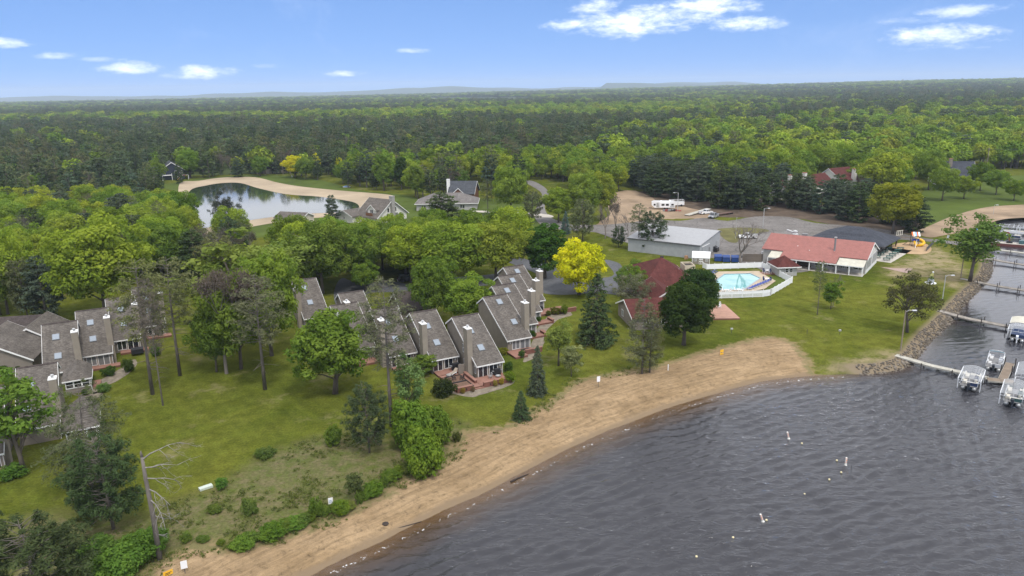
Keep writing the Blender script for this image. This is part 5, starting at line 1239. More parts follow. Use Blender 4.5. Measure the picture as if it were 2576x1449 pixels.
def gable(name, label, cat, loc, rz, w, l, ze, zr, wm, rm, trim=m_white, ov=.4, group=None, th=.18, asym=0):
    """ridge along local y; w across, l along; origin at the middle of the front gable's foot"""
    h = thing(name, label, cat, loc, rz, group); a = w/2; sl = (zr-ze)/(a)
    MB().prismy([(-a, -.1), (a, -.1), (a, ze-.05), (0, zr-.12), (-a, ze-.05)], 0, l).build('wall', wm, h)
    e = ze-sl*ov
    r = MB().prismy([(-a-ov, e), (0, zr), (a+ov, e), (a+ov, e+th), (0, zr+th*1.15), (-a-ov, e+th)], -ov, l+ov).build('roof', rm, h)
    for y in (-ov-.06, l+ov+.01): MB().prismy([(-a-ov-.02, e-.12), (0, zr-.14), (a+ov+.02, e-.12), (a+ov+.02, e+th-.02), (0, zr+th*1.1), (-a-ov-.02, e+th-.02)], y, y+.05).build('rake_board', trim, h)
    return h
def hip(name, label, cat, loc, rz, w, l, ze, zr, wm, rm, ov=.5, group=None, inset=None, fascia=m_white):
    h = thing(name, label, cat, loc, rz, group); i = min(w, l)/2 if inset is None else inset
    if wm: MB().box(0, 0, -.1, w, l, ze).build('wall', wm, h)
    A = [(-ov, -ov, ze), (w+ov, -ov, ze), (w+ov, l+ov, ze), (-ov, l+ov, ze)]
    if w >= l: P_, Q_ = (i, l/2, zr), (w-i, l/2, zr); F_ = [(0, 1, 5, 4), (1, 2, 5), (2, 3, 4, 5), (3, 0, 4)]
    else: P_, Q_ = (w/2, i, zr), (w/2, l-i, zr); F_ = [(0, 1, 4), (1, 2, 5, 4), (2, 3, 5), (3, 0, 4, 5)]
    m = MB().add(A+[P_, Q_], F_); m.add([(x, y, ze-.02) for x, y, z in A], [(3, 2, 1, 0)]); m.build('roof', rm, h)
    b = MB()
    b.box(-ov-.05, -ov-.05, ze-.25, w+ov+.05, -ov, ze-.022).box(-ov-.05, l+ov, ze-.25, w+ov+.05, l+ov+.05, ze-.022).box(-ov-.05, -ov, ze-.25, -ov, l+ov, ze-.022).box(w+ov, -ov, ze-.25, w+ov+.05, l+ov, ze-.022)
    b.build('fascia', fascia, h); return h
def chim(h, x, y, z0, z1, s=.9, m=None, capm=None):
    c = MB().box(x-s/2, y-s/2, z0, x+s/2, y+s/2, z1).build('chimney', m or m_brick, h); MB().box(x-s/2-.08, y-s/2-.08, z1+.002, x+s/2+.08, y+s/2+.08, z1+.15).build('cap', capm or m or m_brick, c)

GG = 'taupe gabled garages'
g1 = gable('garage', 'taupe gabled garage wing left of the left row, the one behind', 'garage', (-93.2, 134.6, 0), rad(14), 7.6, 11, 2.9, 5.3, m_taupe, m_shing, ov=.45, group=GG)
g2 = gable('garage', 'taupe gabled wing cut by the left edge, nearer one with the white trim', 'garage', (-93.6, 123.2, 0), rad(16), 14.0, 12, 2.6, 6.6, m_taupe, m_shing, ov=.45, group=GG)
frame_win(g2, (-2.6, 0), (1, 0), .8, 1.2, 2.5, 1); frame_win(g2, (.8, 0), (1, 0), .7, 1.2, 2.4, 1)
g3 = gable('garage', 'garage with a dark brown roof behind the middle townhouses', 'garage', (-19.7, 157.2, 0), rad(27.5+90), 8.0, 6.5, 2.6, 5.6, m_taupe, m_shing_dk, ov=.35, group=GG)
g4 = gable('garage', 'low dark-roofed garage between gables at the far left', 'garage', (-96, 146, 0), rad(100), 9, 14, 2.6, 4.6, m_taupe, m_shing_dk, ov=.35, group=GG)

# maroon-roofed clubhouse
cl = hip('clubhouse', 'clubhouse with a big maroon hipped roof beside the pool', 'clubhouse', (31.3, 166.3, 0), rad(3), 12.2, 19.4, 3.0, 7.6, m_beige, m_maroon, ov=.7, inset=9.7)
MB().box(12.9, 12.5, 0, 15.5, 16.8, 4.1).build('flat_annex', m_beige, cl); MB().box(13.2, 12.8, 4.102, 15.2, 16.5, 4.2).build('annex_roof', m_wooddk, cl)
pb = MB()
for q in ((12.9, 12.5, 15.5, 12.7), (12.9, 16.6, 15.5, 16.8), (12.9, 12.702, 13.1, 16.598), (15.3, 12.702, 15.5, 16.598)): pb.box(q[0], q[1], 4.103, q[2], q[3], 4.6)
pb.build('parapet', m_beige, cl); MB().box(7.2, 14.6, 6.0, 7.9, 15.3, 6.7).build('roof_vent', m_black, cl)
MB().tube([(9.6, 8, 4.2), (9.6, 8, 5.2)], .09, 6).tube([(10.2, 8.4, 4.0), (10.2, 8.4, 4.9)], .07, 6).build('vent_pipe', m_white, cl)
cw = gable('clubhouse_wing', 'low maroon-roofed wing of the clubhouse behind the brown larch', 'building', (23.9, 148.4, 0), rad(-90+8), 11.0, 13.0, 2.7, 4.9, m_taupe, m_maroon, ov=.5)
for k in range(3): frame_win(cw, (5.5, 2.0+k*3.2), (0, 1), 1.4, .8, 2.2, 2)
frame_win(cw, (-2.8, 0), (1, 0), 1.4, .8, 2.2, 2)
cc = gable('clubhouse_link', 'maroon roof joining the clubhouse to its low wing', 'building', (33.2, 153.2, 0), rad(2), 7.0, 13.2, 2.8, 5.0, m_greys, m_maroon, ov=.5)
pd_ = thing('patio', 'pinkish wooden patio deck behind the dark maple', 'patio', (0, 0, 0)); MB().prismz([(42.4, 149.1), (48.3, 148.9), (48.0, 159.4), (43.0, 159.6)], -.05, .35).build('platform', mat('pink_deck', (.40, .235, .175), .85, fn=f_siding(.28, 0, .01, .1)), pd_); MB().box(42.4, 148.86, -.05, 48.28, 148.93, .25).build('skirt', m_deckside, pd_)

# grey metal shed
shd = thing('metal_shed', 'long grey metal storage building with a sloping roof', 'shed', (53.9, 205.9, 0), rad(55))     # x runs back along the right wall, y to the left along the front
MB().prismy([(0, -.1), (16.7, -.1), (16.7, 5.3), (15.4, 5.75), (0, 4.05)], 0, 22.5).build('wall', m_metalw, shd)
MB().prismy([(-.35, 4.02), (15.4, 5.76), (17.0, 5.2), (17.0, 5.34), (15.4, 5.92), (-.35, 4.17)], -.3, 22.8).build('roof', m_metalr, shd)
MB().box(-.42, -.3, 3.85, -.352, 22.8, 4.14).build('gutter', mat('dark_gutter', (.10, .10, .105), .6), shd)
dr = MB().box(2.0, -.12, .05, 6.2, -.02, 3.2).build('sliding_door', m_metalw, shd); MB().box(1.6, -.16, 3.202, 7.6, -.03, 3.4).build('rail', m_white, dr); MB().box(4.05, -.135, .05, 4.12, -.121, 3.2).build('seam', m_grey, dr)
MB().box(7.4, -.08, .05, 8.4, -.02, 2.2).build('door', m_grey, shd); MB().box(13.6, -.1, .05, 15.6, -.02, 3.0).build('door', m_metalw, shd)

# mini barn
mbn = thing('mini_barn', 'small taupe mini barn with a white curved roof by the dumpsters', 'shed', (50.5, 200.3, 0), rad(-16))
BW, BL = 4.7, 2.6
prof = [(-.1, 1.75), (.2, 2.55), (.75, 3.15), (1.3, 3.35), (1.85, 3.15), (2.4, 2.55), (2.7, 1.75)]
MB().prismx([(0, -.05), (2.6, -.05), (2.6, 1.74), (2.3, 2.5), (1.85, 3.08), (1.3, 3.26), (.75, 3.08), (.3, 2.5), (0, 1.74)], 0, BW).build('wall', mat('barn_taupe', (.23, .205, .17), .8, fn=f_siding(.3, 0, .02)), mbn)
MB().prismx(prof+[(y, z+.1) for y, z in prof[::-1]], -.12, BW+.12).build('roof', m_vinyl, mbn)
for x in (1.85, 2.38):
    d = MB().box(x, -.06, .05, x+.5, -.01, 1.6).build('door', m_white, mbn); MB().lathe([(.2, 0), (.2, .02)], 10).build('oval_panel', m_taupe, d)
    for o in d.children: o.location = (x+.25, -.066, 1.15); o.rotation_euler = (rad(90), 0, 0)
    MB().box(x+.06, -.075, .2, x+.44, -.061, .7).build('lower_panel', m_taupe, d)
frame_win(mbn, (.45, 0), (1, 0), .75, .85, 1.55, 2, 2, bars=.03); frame_win(mbn, (3.55, 0), (1, 0), .75, .85, 1.55, 2, 2, bars=.03)
MB().box(-.05, -.05, .0, .08, -.002, 1.74).box(BW-.08, -.05, 0, BW+.05, -.002, 1.74).build('corner_board', m_white, mbn)

# pool house
ph = hip('pool_house', 'small grey pool house with a maroon hipped roof', 'pool house', (69.2, 184.9, 0), rad(4), 4.9, 5.2, 2.55, 4.9, m_greys, m_maroon, ov=.75)
frame_win(ph, (1.7, 0), (1, 0), .95, .95, 2.05, 1, 2, fr=.1); frame_win(ph, (2.85, 0), (1, 0), .95, .95, 2.05, 1, 2, fr=.1)

# restaurant: x runs from the glazed gable to the left along the front, y to the back
RA = math.atan2(.581, -.814)
rs = thing('restaurant', 'long restaurant with a salmon metal roof and glazed gable', 'restaurant', (92.1, 185.7, 0), RA)
# local frame is mirrored (x left), so build with y negative to the back
RL, RD, RZE, RZR = 26.5, 15.4, 3.95, 6.9
MB().prismx([(0, -.1), (0, RZE), (-RD/2, RZR-.1), (-RD, RZE), (-RD, -.1)], 0, RL).build('wall', m_greys, rs)
sl = (RZR-RZE)/(RD/2)
rf = MB().prismx([(.35, RZE-.35*sl), (-RD/2, RZR), (-RD-.5, RZE-.5*sl), (-RD-.5, RZE-.5*sl+.16), (-RD/2, RZR+.18), (.35, RZE-.35*sl+.16)], -.35, RL+.4)
rf.prismx([(.36, RZE-.36*sl), (.36, RZE-.36*sl+.155), (3.5, RZE-3.5*sl+.10), (3.5, RZE-3.5*sl-.05)], 6.6, 21.0)
rf.build('roof', m_salmon, rs)
for xa in (-.42,): MB().prismx([(.42, RZE-.42*sl-.2), (-RD/2, RZR-.22), (-RD-.55, RZE-.55*sl-.2), (-RD-.55, RZE-.55*sl+.14), (-RD/2, RZR+.16), (.42, RZE-.42*sl+.14)], xa, xa+.06).build('rake_board', m_white, rs)
MB().prismx([(.1, RZE-.05), (-RD/2, RZR-.25), (-RD-.1, RZE-.05)], -.06, -.005).build('gable_panel', m_offwhite, rs)
MB().box(-.05, -RD/2-.3, .0, .02, -RD/2+.3, RZR-.2).build('gable_post', m_white, rs)
for k in range(2):
    y0 = -.25-k*(RD/2+.2); fr_ = frame_win(rs, (0, y0), (0, -1), RD/2-.7, .75, RZE-.25, 7, fr=.16, bars=.085)
    # outward is to the right of the run direction: here that is -x
MB().box(-.08, -RD, -.05, -.01, 0, .7).build('base_band', m_white, rs)
cn = MB().add([(-.1, .2, RZE-.25), (6.5, .2, RZE-.25), (6.5, 3.5, 2.5), (-.1, 3.5, 2.5), (-.1, .2, RZE-.35), (6.5, .2, RZE-.35), (6.5, 3.5, 2.4), (-.1, 3.5, 2.4)], [(0, 1, 2, 3), (7, 6, 5, 4), (0, 3, 7, 4), (2, 1, 5, 6), (3, 2, 6, 7)])
cn.build('porch_canopy', m_canopy, rs)
MB().box(-.1, 3.52, 2.3, 21, 3.6, 2.55).build('porch_beam', m_white, rs)
for x in (.15, 3.3, 6.5, 9.8, 13.2, 16.6, 20.4): MB().box(x-.13, 3.25, 0, x+.13, 3.5, 2.4).build('porch_post', m_white, rs)
MB().box(0, 0, -.05, 21, 3.6, .06).build('porch_floor', m_conc, rs)
for (xa, xb) in ((.5, 3.0), (3.6, 4.6), (5, 6), (7.5, 9.3), (10.4, 12.6)): frame_win(rs, (xb, .0), (-1, 0), xb-xa, .9, 2.2, 2, fm=m_white)
MB().box(13.5, .01, .05, 20.5, .06, 2.4).build('dark_wall', m_wooddk, rs)
pl = MB().tube([(8.4, -2.2, 4.3), (8.4, -2.2, 8.4)], .24, 8).build('chimney_pipe', m_grey, rs); MB().tube([(8.4, -2.2, 8.402), (8.4, -2.2, 8.6)], .36, 8).tube([(8.4, -2.2, 4.6), (8.4, -2.2, 4.85)], .42, 8).build('collar', m_steel, pl)
MB().add([(21.2, .3, 3.6), (24.2, .3, 3.6), (24.2, 3.6, 2.5), (21.2, 3.6, 2.5), (21.2, .3, 3.5), (24.2, .3, 3.5), (24.2, 3.6, 2.4), (21.2, 3.6, 2.4)], [(0, 1, 2, 3), (7, 6, 5, 4), (0, 3, 7, 4), (2, 1, 5, 6), (3, 2, 6, 7)]).build('side_canopy', m_canopy, rs)
MB().box(21.1, 3.4, 0, 21.3, 3.6, 2.4).box(24.1, 3.4, 0, 24.3, 3.6, 2.4).box(21.1, 3.4, 2.25, 24.3, 3.6, 2.42).build('side_porch_frame', m_white, rs)
kv = MB().lathe([(.9, 0), (.9, .7), (.5, .95), (.5, 1.3), (.7, 1.5), (.1, 1.8)], 10, (20.5, -8.6, 6.5)).build('kitchen_vent', m_steel, rs); MB().beam((20.8, -8.6, 7.4), (23.0, -9.2, 7.9), .7, .6).build('duct', m_steel, kv)
MB().box(17.2, -9.4, 6.4, 18.6, -8.2, 7.5).build('rooftop_unit', m_grey, rs)
MB().tube([(18, -2.5, 4.9), (18, -2.5, 5.2)], .12, 6).tube([(14.5, -1.0, 4.3), (14.5, -1.0, 4.6)], .12, 6).build('vent_cap', m_white, rs)
ga = thing('goods_yard', 'white clutter and boxes behind the plank fence by the restaurant', 'yard clutter', (73, 203.2, 0), rad(-10)); 
for i, (x, y, sx_, sy_, h_) in enumerate(((0, 0, 1.3, 1, 2.6), (2.2, .5, 1.1, 1.1, 2.9), (4.0, .2, .9, .8, 3.0), (-2, .4, 1.2, .9, 2.4), (5.2, .6, 1.2, .9, 3.2))): MB().box(x, y, 0, x+sx_, y+sy_, h_).build('crate', (m_white, m_steel, m_grey)[i % 3], ga)

# pavilion with dark hipped roof
pv = hip('pavilion', 'open pavilion with a dark hipped roof behind the restaurant', 'pavilion', (106.5, 206.3, 0), rad(48.5), 16.0, 20.6, 2.75, 6.3, None, m_slate, ov=.6, inset=8.0, fascia=mat('dark_fascia', (.06, .06, .065), .7))
for k in range(5): 
    for x in (.2, 15.6): MB().box(x, .2+k*5, 0, x+.25, .45+k*5, 2.72).build('post', m_wooddk, pv)
for x in (5.2, 10.4): MB().box(x, .2, 0, x+.25, .45, 2.72).build('post', m_wooddk, pv)
MB().box(1.0, 9, 0, 15, 9.2, 2.4).build('rear_wall', m_wooddk, pv)
sheet('pavilion_floor', [(104.6, 197.2), (118.6, 212.6), (103.5, 227), (90, 211.5)], .06, m_conc)
sheet('brick_paving', [(99.5, 193.1), (102.4, 191.2), (107.2, 190.6), (103.0, 185.6)], .05, mat('pink_paving', (.36, .26, .225), .9, fn=var(1.5, .85, 1.1)))

# far houses
GH = 'houses around the pond and the lane'
nb = gable('navy_house', 'dark navy two-storey house at the left end of the pond lawn', 'house', G(436, 452), rad(28), 13, 15, 5.6, 10.0, m_navy, m_darkroof, ov=.6, group=GH)
for z in (1.0, 3.6):
    for x in (1.2, 3.9): frame_win(nb, (x, 0), (1, 0), 1.5, z, z+1.5, 2, fr=.14)
MB().box(-5.8, -2.6, 2.8, -.5, -.1, 3.0).box(-5.8, -2.6, 0, -5.6, -2.4, 4).box(-.7, -2.6, 0, -.5, -2.4, 4).build('porch', m_white, nb)
bg_ = hip('beige_house', 'small beige house half hidden by trees beside the navy house', 'house', G(338, 462), rad(20), 11, 9, 3.0, 5.6, m_cream, m_greyroof, group=GH); frame_win(bg_, (8, 0), (1, 0), 1.8, 1, 2.2, 2)
br = gable('brown_roof_house', 'cream house with a brown roof behind a round tree past the pond', 'house', G(662, 436), rad(-60), 10, 14, 3.2, 7.5, m_cream, m_shing, group=GH); frame_win(br, (3, 4), (0, 1), 2, 1, 2.4, 2); frame_win(br, (-2, 0), (1, 0), 1.6, 3.2, 5, 2)
# stone-chimney house by the pond
ah = gable('chalet', 'chalet with a stone chimney and big gable windows by the pond', 'house', (-45.4, 279.2, 0), rad(53), 15.5, 11.5, 2.6, 8.2, m_offwhite, m_shing, ov=.7, group=GH)
for sgn in (-1, 1):
    frame_win(ah, (sgn*2.2-.9, 0), (1, 0), 1.8, .6, 3.2, 2, fr=.12); frame_win(ah, (sgn*1.9-.6, 0), (1, 0), 1.2, 3.6, 5.4, 1, fr=.12)
chim(ah, 0, -.45, -.1, 9.6, 1.5, m_stone)
ag = gable('chalet_garage', 'long white garage wing of the chalet', 'building', (-63.7, 279.0, 0), rad(-42), 10.5, 14, 2.7, 4.5, m_offwhite, m_shing, ov=.6, group=GH); frame_win(ag, (-.5, 0), (1, 0), 1.0, 1.0, 2.2, 2)
dm = gable('dormer', 'white dormer with a small balcony on the chalet roof', 'dormer', (-52.6, 276.6, 0), rad(-37), 4.4, 6, 5.0, 6.7, m_offwhite, m_shing, group=GH); frame_win(dm, (-.8, 0), (1, 0), 1.6, 3.2, 5.1, 2); MB().box(-1.8, -1.4, 2.9, 1.8, -.02, 3.05).box(-1.8, -1.4, 3.05, 1.8, -1.32, 3.9).build('balcony', m_logw, dm)
hh_ = hip('hip_house', 'grey ranch house with a wide hipped roof behind the dark pine', 'house', (-39, 303, 0), rad(0), 25, 14, 3.0, 6.5, m_greys, m_greyroof, ov=.7, group=GH)
for x in (2, 7, 18): frame_win(hh_, (x, 0), (1, 0), 2, .9, 2.3, 2)
lg = gable('log_house', 'brown log house with dark blue-grey roofs and white chimney', 'house', (-15.5, 331.5, 0), rad(81), 12, 11, 4.0, 8.5, m_logw, m_darkroof, ov=.7, group=GH); chim(lg, -2.5, 12, 3, 9.6, 1.3, m_white)
lw = gable('log_wing', 'dark-roofed cross wing of the log house', 'building', (-23, 325.5, 0), rad(-12), 5.5, 8, 3.8, 6.2, m_logw, m_darkroof, group=GH)
sr = gable('cottage', 'low brown-roofed cottage beside the pond strip', 'house', G(775, 562), rad(70), 8, 12, 2.4, 4.0, m_cream, m_shing, group=GH)
MR = 'maroon-roofed lakeside homes'
m1 = gable('maroon_house', 'white gabled house with a maroon roof behind the pine row', 'house', (150.7, 349, 0), rad(-62), 14.8, 16, 4.6, 9.4, m_offwhite, m_maroon, ov=.5, group=MR)
frame_win(m1, (-4, 0), (1, 0), 2, 4.5, 6.2, 2); chim(m1, 7.6, 8, 3, 9.4, 1.6, m_offwhite, m_brick)
m2_ = gable('maroon_row_house', 'long maroon-roofed row left of the white gabled house', 'house', (116, 319, 0), rad(-50), 10, 40, 4.0, 8.0, m_offwhite, m_maroon, ov=.5, group=MR)
for y in (6, 18): chim(m2_, 2.2, y, 5, 10, 1.6, m_offwhite, m_brick)
m3_ = gable('maroon_end_house', 'small white-edged maroon gable at the left end of the row', 'house', G(1985, 474), rad(12), 9, 14, 4.2, 7.6, m_offwhite, m_maroon, ov=.5, group=MR)
gh = gable('grey_gable_house', 'tall grey gabled house between round trees', 'house', G(2222, 480), rad(15), 11, 16, 6.2, 11.2, m_taupe, m_greyroof, ov=.5)
sh_ = gable('slate_house', 'house with a slate roof and two skylights behind the park trees', 'house', G(2440, 462), rad(72), 15, 17, 3.6, 10.6, m_offwhite, m_slate, ov=.6); chim(sh_, -2, 10, 6, 12, 1.4, m_taupe, m_brick)
for y in (5, 8.5):
    f = MB().obox((-4.2, y, 6.75), (.9, 0, .84), (0, .6, 0), (-.05, 0, .055)).build('skylight', m_white, sh_)
# scattered roofs far off in the forest
for i, (px_, py_, lab) in enumerate(((1955, 318, 'farthest left of the distant brown houses in the forest'), (1990, 317, 'distant brown house with a pale gable in the forest'), (2050, 317, 'distant brown house third from the left in the forest'), (2100, 316, 'distant brown house right of centre in the forest'), (2150, 315, 'distant brown house second from the right in the forest'), (2240, 312, 'rightmost of the distant brown houses in the forest'))):
    gable('distant_house', lab, 'house', G(px_, py_), rad(70+i*13), 16, 28, 7, 13, m_logw, m_shing_dk, ov=.5, group='distant houses in the forest')

def attach(c, par, name):
    """a wing, dormer or sunroom is a part of its house: move it under the house, its pieces being the sub-parts"""
    bpy.context.view_layer.update()
    Mc = Matrix.LocRotScale(c.location, c.rotation_euler, c.scale); Mp = Matrix.LocRotScale(par.location, par.rotation_euler, par.scale)
    for ch in list(c.children):
        for g_ in list(ch.children):
            Mg = Matrix.LocRotScale(ch.location, ch.rotation_euler, ch.scale) @ Matrix.LocRotScale(g_.location, g_.rotation_euler, g_.scale); g_.parent = c; g_.matrix_basis = Mg
    c.parent = par; c.matrix_basis = Mp.inverted() @ Mc; c.name = name
    for k in ('label', 'category', 'group'):
        if k in c: del c[k]
attach(dm, ah, 'dormer'); attach(ag, ah, 'garage_wing'); attach(lw, lg, 'cross_wing'); attach(cw, cl, 'low_wing'); attach(cc, cl, 'linking_wing'); attach(S1, L1, 'sunroom'); attach(S0, L0, 'sunroom')
# ------------------------------------------------------------------ pool and its fence
def zb(x, y, z=0.0): return G((1560+.310559*x)/1.1925, (760+.310559*y)/1.1925, z)
def zw(x, y, z=-1.0): return G((2750+.179387*x)/1.1925, (1000+.179387*y)/1.1925, z)
def zn(x, y, z=0.0): return G((2720+.193194*x)/1.1925, (620+.193194*y)/1.1925, z)
def zj(x, y, z=-1.0): return G((2780+.151846*x)/1.1925, (880+.151846*y)/1.1925, z)
def zg(x, y, z=0.0): return G((1900+.186335*x)/1.1925, (560+.186335*y)/1.1925, z)
def zy(x, y, z=0.0): return G((2560+.137994*x)/1.1925, (660+.137994*y)/1.1925, z)
def z8(x, y, z=0.0): return G((1250+.15873*x)/1.1925, (1000+.15873*y)/1.1925, z)
def xy(v): return (v.x, v.y)
PW = [(49.6, 175.5), (51.9, 181.2), (55.9, 187.7), (62.9, 188.0), (63.9, 182.8), (56.4, 172.2), (50.4, 172.1)]
PO = [(48.3, 170.2), (57.3, 170.0), (61.6, 172.6), (66.8, 179.9), (66.2, 184.6), (66.0, 190.4), (55.4, 190.6), (50.4, 184.2), (47.9, 177)]
m_pdeck = mat('pool_deck_concrete', (.42, .345, .255), .85, fn=var(.5, .82, 1.12))
sheet('pool_deck', PO, .16, m_pdeck, holes=(PW,))
pool = thing('swimming_pool', 'turquoise angular swimming pool inside the white fence', 'pool', (0, 0, 0))
def f_pool(t, b):
    v = t.n('ShaderNodeTexCoord').outputs['Object']
    bp = t.n('ShaderNodeBump'); bp.inputs['Strength'].default_value = .12; bp.inputs['Distance'].default_value = .05
    t.l(t.noise(v, .9, 3, .6), bp.inputs['Height']); t.l(bp.outputs[0], b.inputs['Normal'])
    t.l(t.mix(t.ramp(t.noise(v, .22, 4, .6), [(.35, 0), (.7, 1)]), (.13, .36, .37, 1), (.27, .48, .48, 1)), b.inputs['Base Color'])
MB().prismz(PW, .02, .10).build('water', mat('pool_water', rough=.06, spec=.6, fn=f_pool), pool)
cb = MB()
for i in range(len(PW)):
    a, b = PW[i], PW[(i+1) % len(PW)]; cb.beam((*a, .17), (*b, .17), .32, .06)
cb.build('coping', mat('pool_coping', (.30, .33, .36), .7), pool)
sheet('pool_lawn', [(60.9, 167.4), (69.8, 178.0), (69.2, 184.8), (66.4, 184.4), (67.0, 179.9), (61.8, 172.5)], .05, m_parkgrass)
MB().box(0, 0, 0, 3.2, 2.6, .22).build('red_patio', m_deck, thing('pool_patio', 'small red deck beside the pool house', 'patio', (65.9, 186.6, 0), rad(4)))

def fence(name, label, path, h, solid=True, post=2.35):
    f = thing(name, label, 'fence', (path[0][0], path[0][1], 0)); o = Vector((path[0][0], path[0][1], 0)); pm = None
    for (a, b) in zip(path[:-1], path[1:]):
        A, B = Vector((*a, 0))-o, Vector((*b, 0))-o; L = (B-A).length; n = max(1, round(L/post)); d = (B-A)/n; u = d.normalized()
        for i in range(n):
            p, q = A+d*i+u*.07, A+d*(i+1)-u*.07; mb = MB()
            if solid:
                mb.beam(p+Vector((0, 0, h/2)), q+Vector((0, 0, h/2)), .05, h-.25); mb.beam(p+Vector((0, 0, h-.09)), q+Vector((0, 0, h-.09)), .09, .14)
            else:
                for zz_ in (.12, h*.62, h-.1): mb.beam(p+Vector((0, 0, zz_)), q+Vector((0, 0, zz_)), .08, .12)
                mb.beam(p+Vector((0, 0, h*.8)), q+Vector((0, 0, h*.8)), .04, h*.34)
                k = 14
                for j in range(k): c = p.lerp(q, (j+.5)/k); mb.box(c.x-.045, c.y-.045, .15, c.x+.045, c.y+.045, h*.6)
            mb.build('panel', m_vinyl, f)
        for i in range(n+1):
            if i == 0 and pm is not None and a != path[0]: continue
            c = A+d*i; me = pm or MB().box(-.075, -.075, 0, .075, .075, h+.06).lathe([(.10, h+.062), (.10, h+.1), (.02, h+.2)], 4).mesh('post', m_vinyl); pm = me
            inst('post', me, f, c)
    return f
fence('white_fence', 'solid white vinyl fence along the back of the pool', [(52.3, 195.6), (52.8, 193.4), (68.1, 194.4), (69.0, 190.6)], 1.55)
fence('white_fence', 'solid white vinyl fence running from the pool house to the corner on the lawn', [(69.3, 184.3), (69.6, 180.6), (70.2, 178.0), (61.0, 166.9)], 1.6)
fence('white_fence', 'white picket-topped fence along the front of the pool', [(61.0, 166.9), (58.9, 166.0), (53.9, 165.6), (46.5, 165.2)], 1.6, False)

# ---- loungers, chairs, tables
m_blue = mat('blue_sling', (.06, .085, .30), .7, fn=var(3, .85, 1.1)); m_navy2 = mat('navy_sling', (.03, .04, .11), .7)
def lounger(loc, rz, label):
    t = thing('sun_lounger', label, 'sun lounger', loc, rz, 'blue loungers along the pool')
    MB().box(0, -.33, .30, 1.25, .33, .35).build('seat', m_blue, t); b = MB().obox((-.32, 0, .55), (.36, 0, -.24), (0, .33, 0), (.02, 0, .03)).build('backrest', m_blue, t)
    fr = MB()
    for s in (-.36, .36): fr.beam((-.1, s, .3), (1.3, s, .3), .06, .06)
    fr.build('frame', m_vinyl, t)
    lg = MB().box(-.03, -.03, 0, .03, .03, .28).mesh('leg', m_vinyl)
    for (x, y) in ((0, -.36), (0, .36), (1.2, -.36), (1.2, .36)): inst('leg', lg, t, (x, y, 0))
    return t
def chair(loc, rz, label, m=None, group='pool chairs'):
    t = thing('patio_chair', label, 'chair', loc, rz, group); m = m or m_navy2
    MB().box(-.25, -.25, .4, .25, .25, .45).build('seat', m, t); MB().obox((-.27, 0, .72), (.03, 0, .0), (0, .25, 0), (-.05, 0, .28)).build('backrest', m, t)
    fm_ = m if group == 'deck armchairs' else m_vinyl; MB().beam((-.25, -.29, .62), (.25, -.29, .62), .06, .04).beam((-.25, .29, .62), (.25, .29, .62), .06, .04).build('armrest', fm_, t)
    lg = MB().box(-.03, -.03, 0, .03, .03, .62).mesh('leg', fm_)
    for (x, y) in ((-.25, -.29), (-.25, .29), (.25, -.29), (.25, .29)): inst('leg', lg, t, (x, y, 0))
    return t
def rtable(loc, label, m=None, r=.55, h=.72, umbrella=None):
    t = thing('patio_table', label, 'table', loc, 0, 'pool tables'); MB().lathe([(r, h), (r, h+.04)], 14).build('tabletop', m or m_vinyl, t); MB().lathe([(.25, 0), (.25, .04), (.05, .06), (.05, h)], 8).build('pedestal', m or m_vinyl, t); return t
L0_, L1_ = zb(2232, 345, .16), zb(2385, 285, .16)
for i in range(7):
    p = L0_.lerp(L1_, i/6); lounger((p.x, p.y, .165), rad(205), ('blue lounger by the pool, %s of the slanted row' % ('nearest the front fence', 'second from the front', 'third from the front', 'in the middle', 'third from the back', 'second from the back', 'farthest from the front fence')[i]))
for i, (x, y) in enumerate(((1848, 190), (1868, 185), (1880, 198))): p = zb(x, y, .16); lounger((p.x, p.y, .165), rad(160), 'blue lounger at the left end of the pool, %s' % ('outermost', 'middle', 'nearest the water')[i])
for (cx_, cy_, lab) in ((2385, 268, 'by the right corner of the pool'), (2385, 190, 'on the small red deck')):
    p = zb(cx_, cy_, .2); zz0 = .24 if cy_ < 200 else .165
    rtable((p.x, p.y, zz0), 'round white table %s' % lab)
    for k in range(4):
        a = 1.57*k+.5; chair((p.x+.95*math.cos(a), p.y+.95*math.sin(a), zz0), a+math.pi, 'navy chair %s of the round table %s' % (('right', 'behind', 'left', 'in front')[k], lab))
for (x, y, lab) in ((1995, 375, 'left'), (2115, 370, 'right')):
    p = zb(x, y, .16); rtable((p.x, p.y, .02), 'white table just inside the front picket fence, %s one' % lab)
    for k in range(3): a = 2.1*k+.3; chair((p.x+.9*math.cos(a), p.y+.9*math.sin(a), .02), a+math.pi, 'white-framed chair at the %s table inside the front fence, %s' % (lab, ('right side', 'far side', 'near side')[k]), m_vinyl)
p = zb(1920, 510, .35); chair((p.x, p.y, .355), rad(200), 'white chair on the pinkish patio deck, upper', m_vinyl, 'patio deck chairs'); p = zb(1925, 528, .35); chair((p.x, p.y, .355), rad(190), 'white chair on the pinkish patio deck, lower', m_vinyl, 'patio deck chairs')

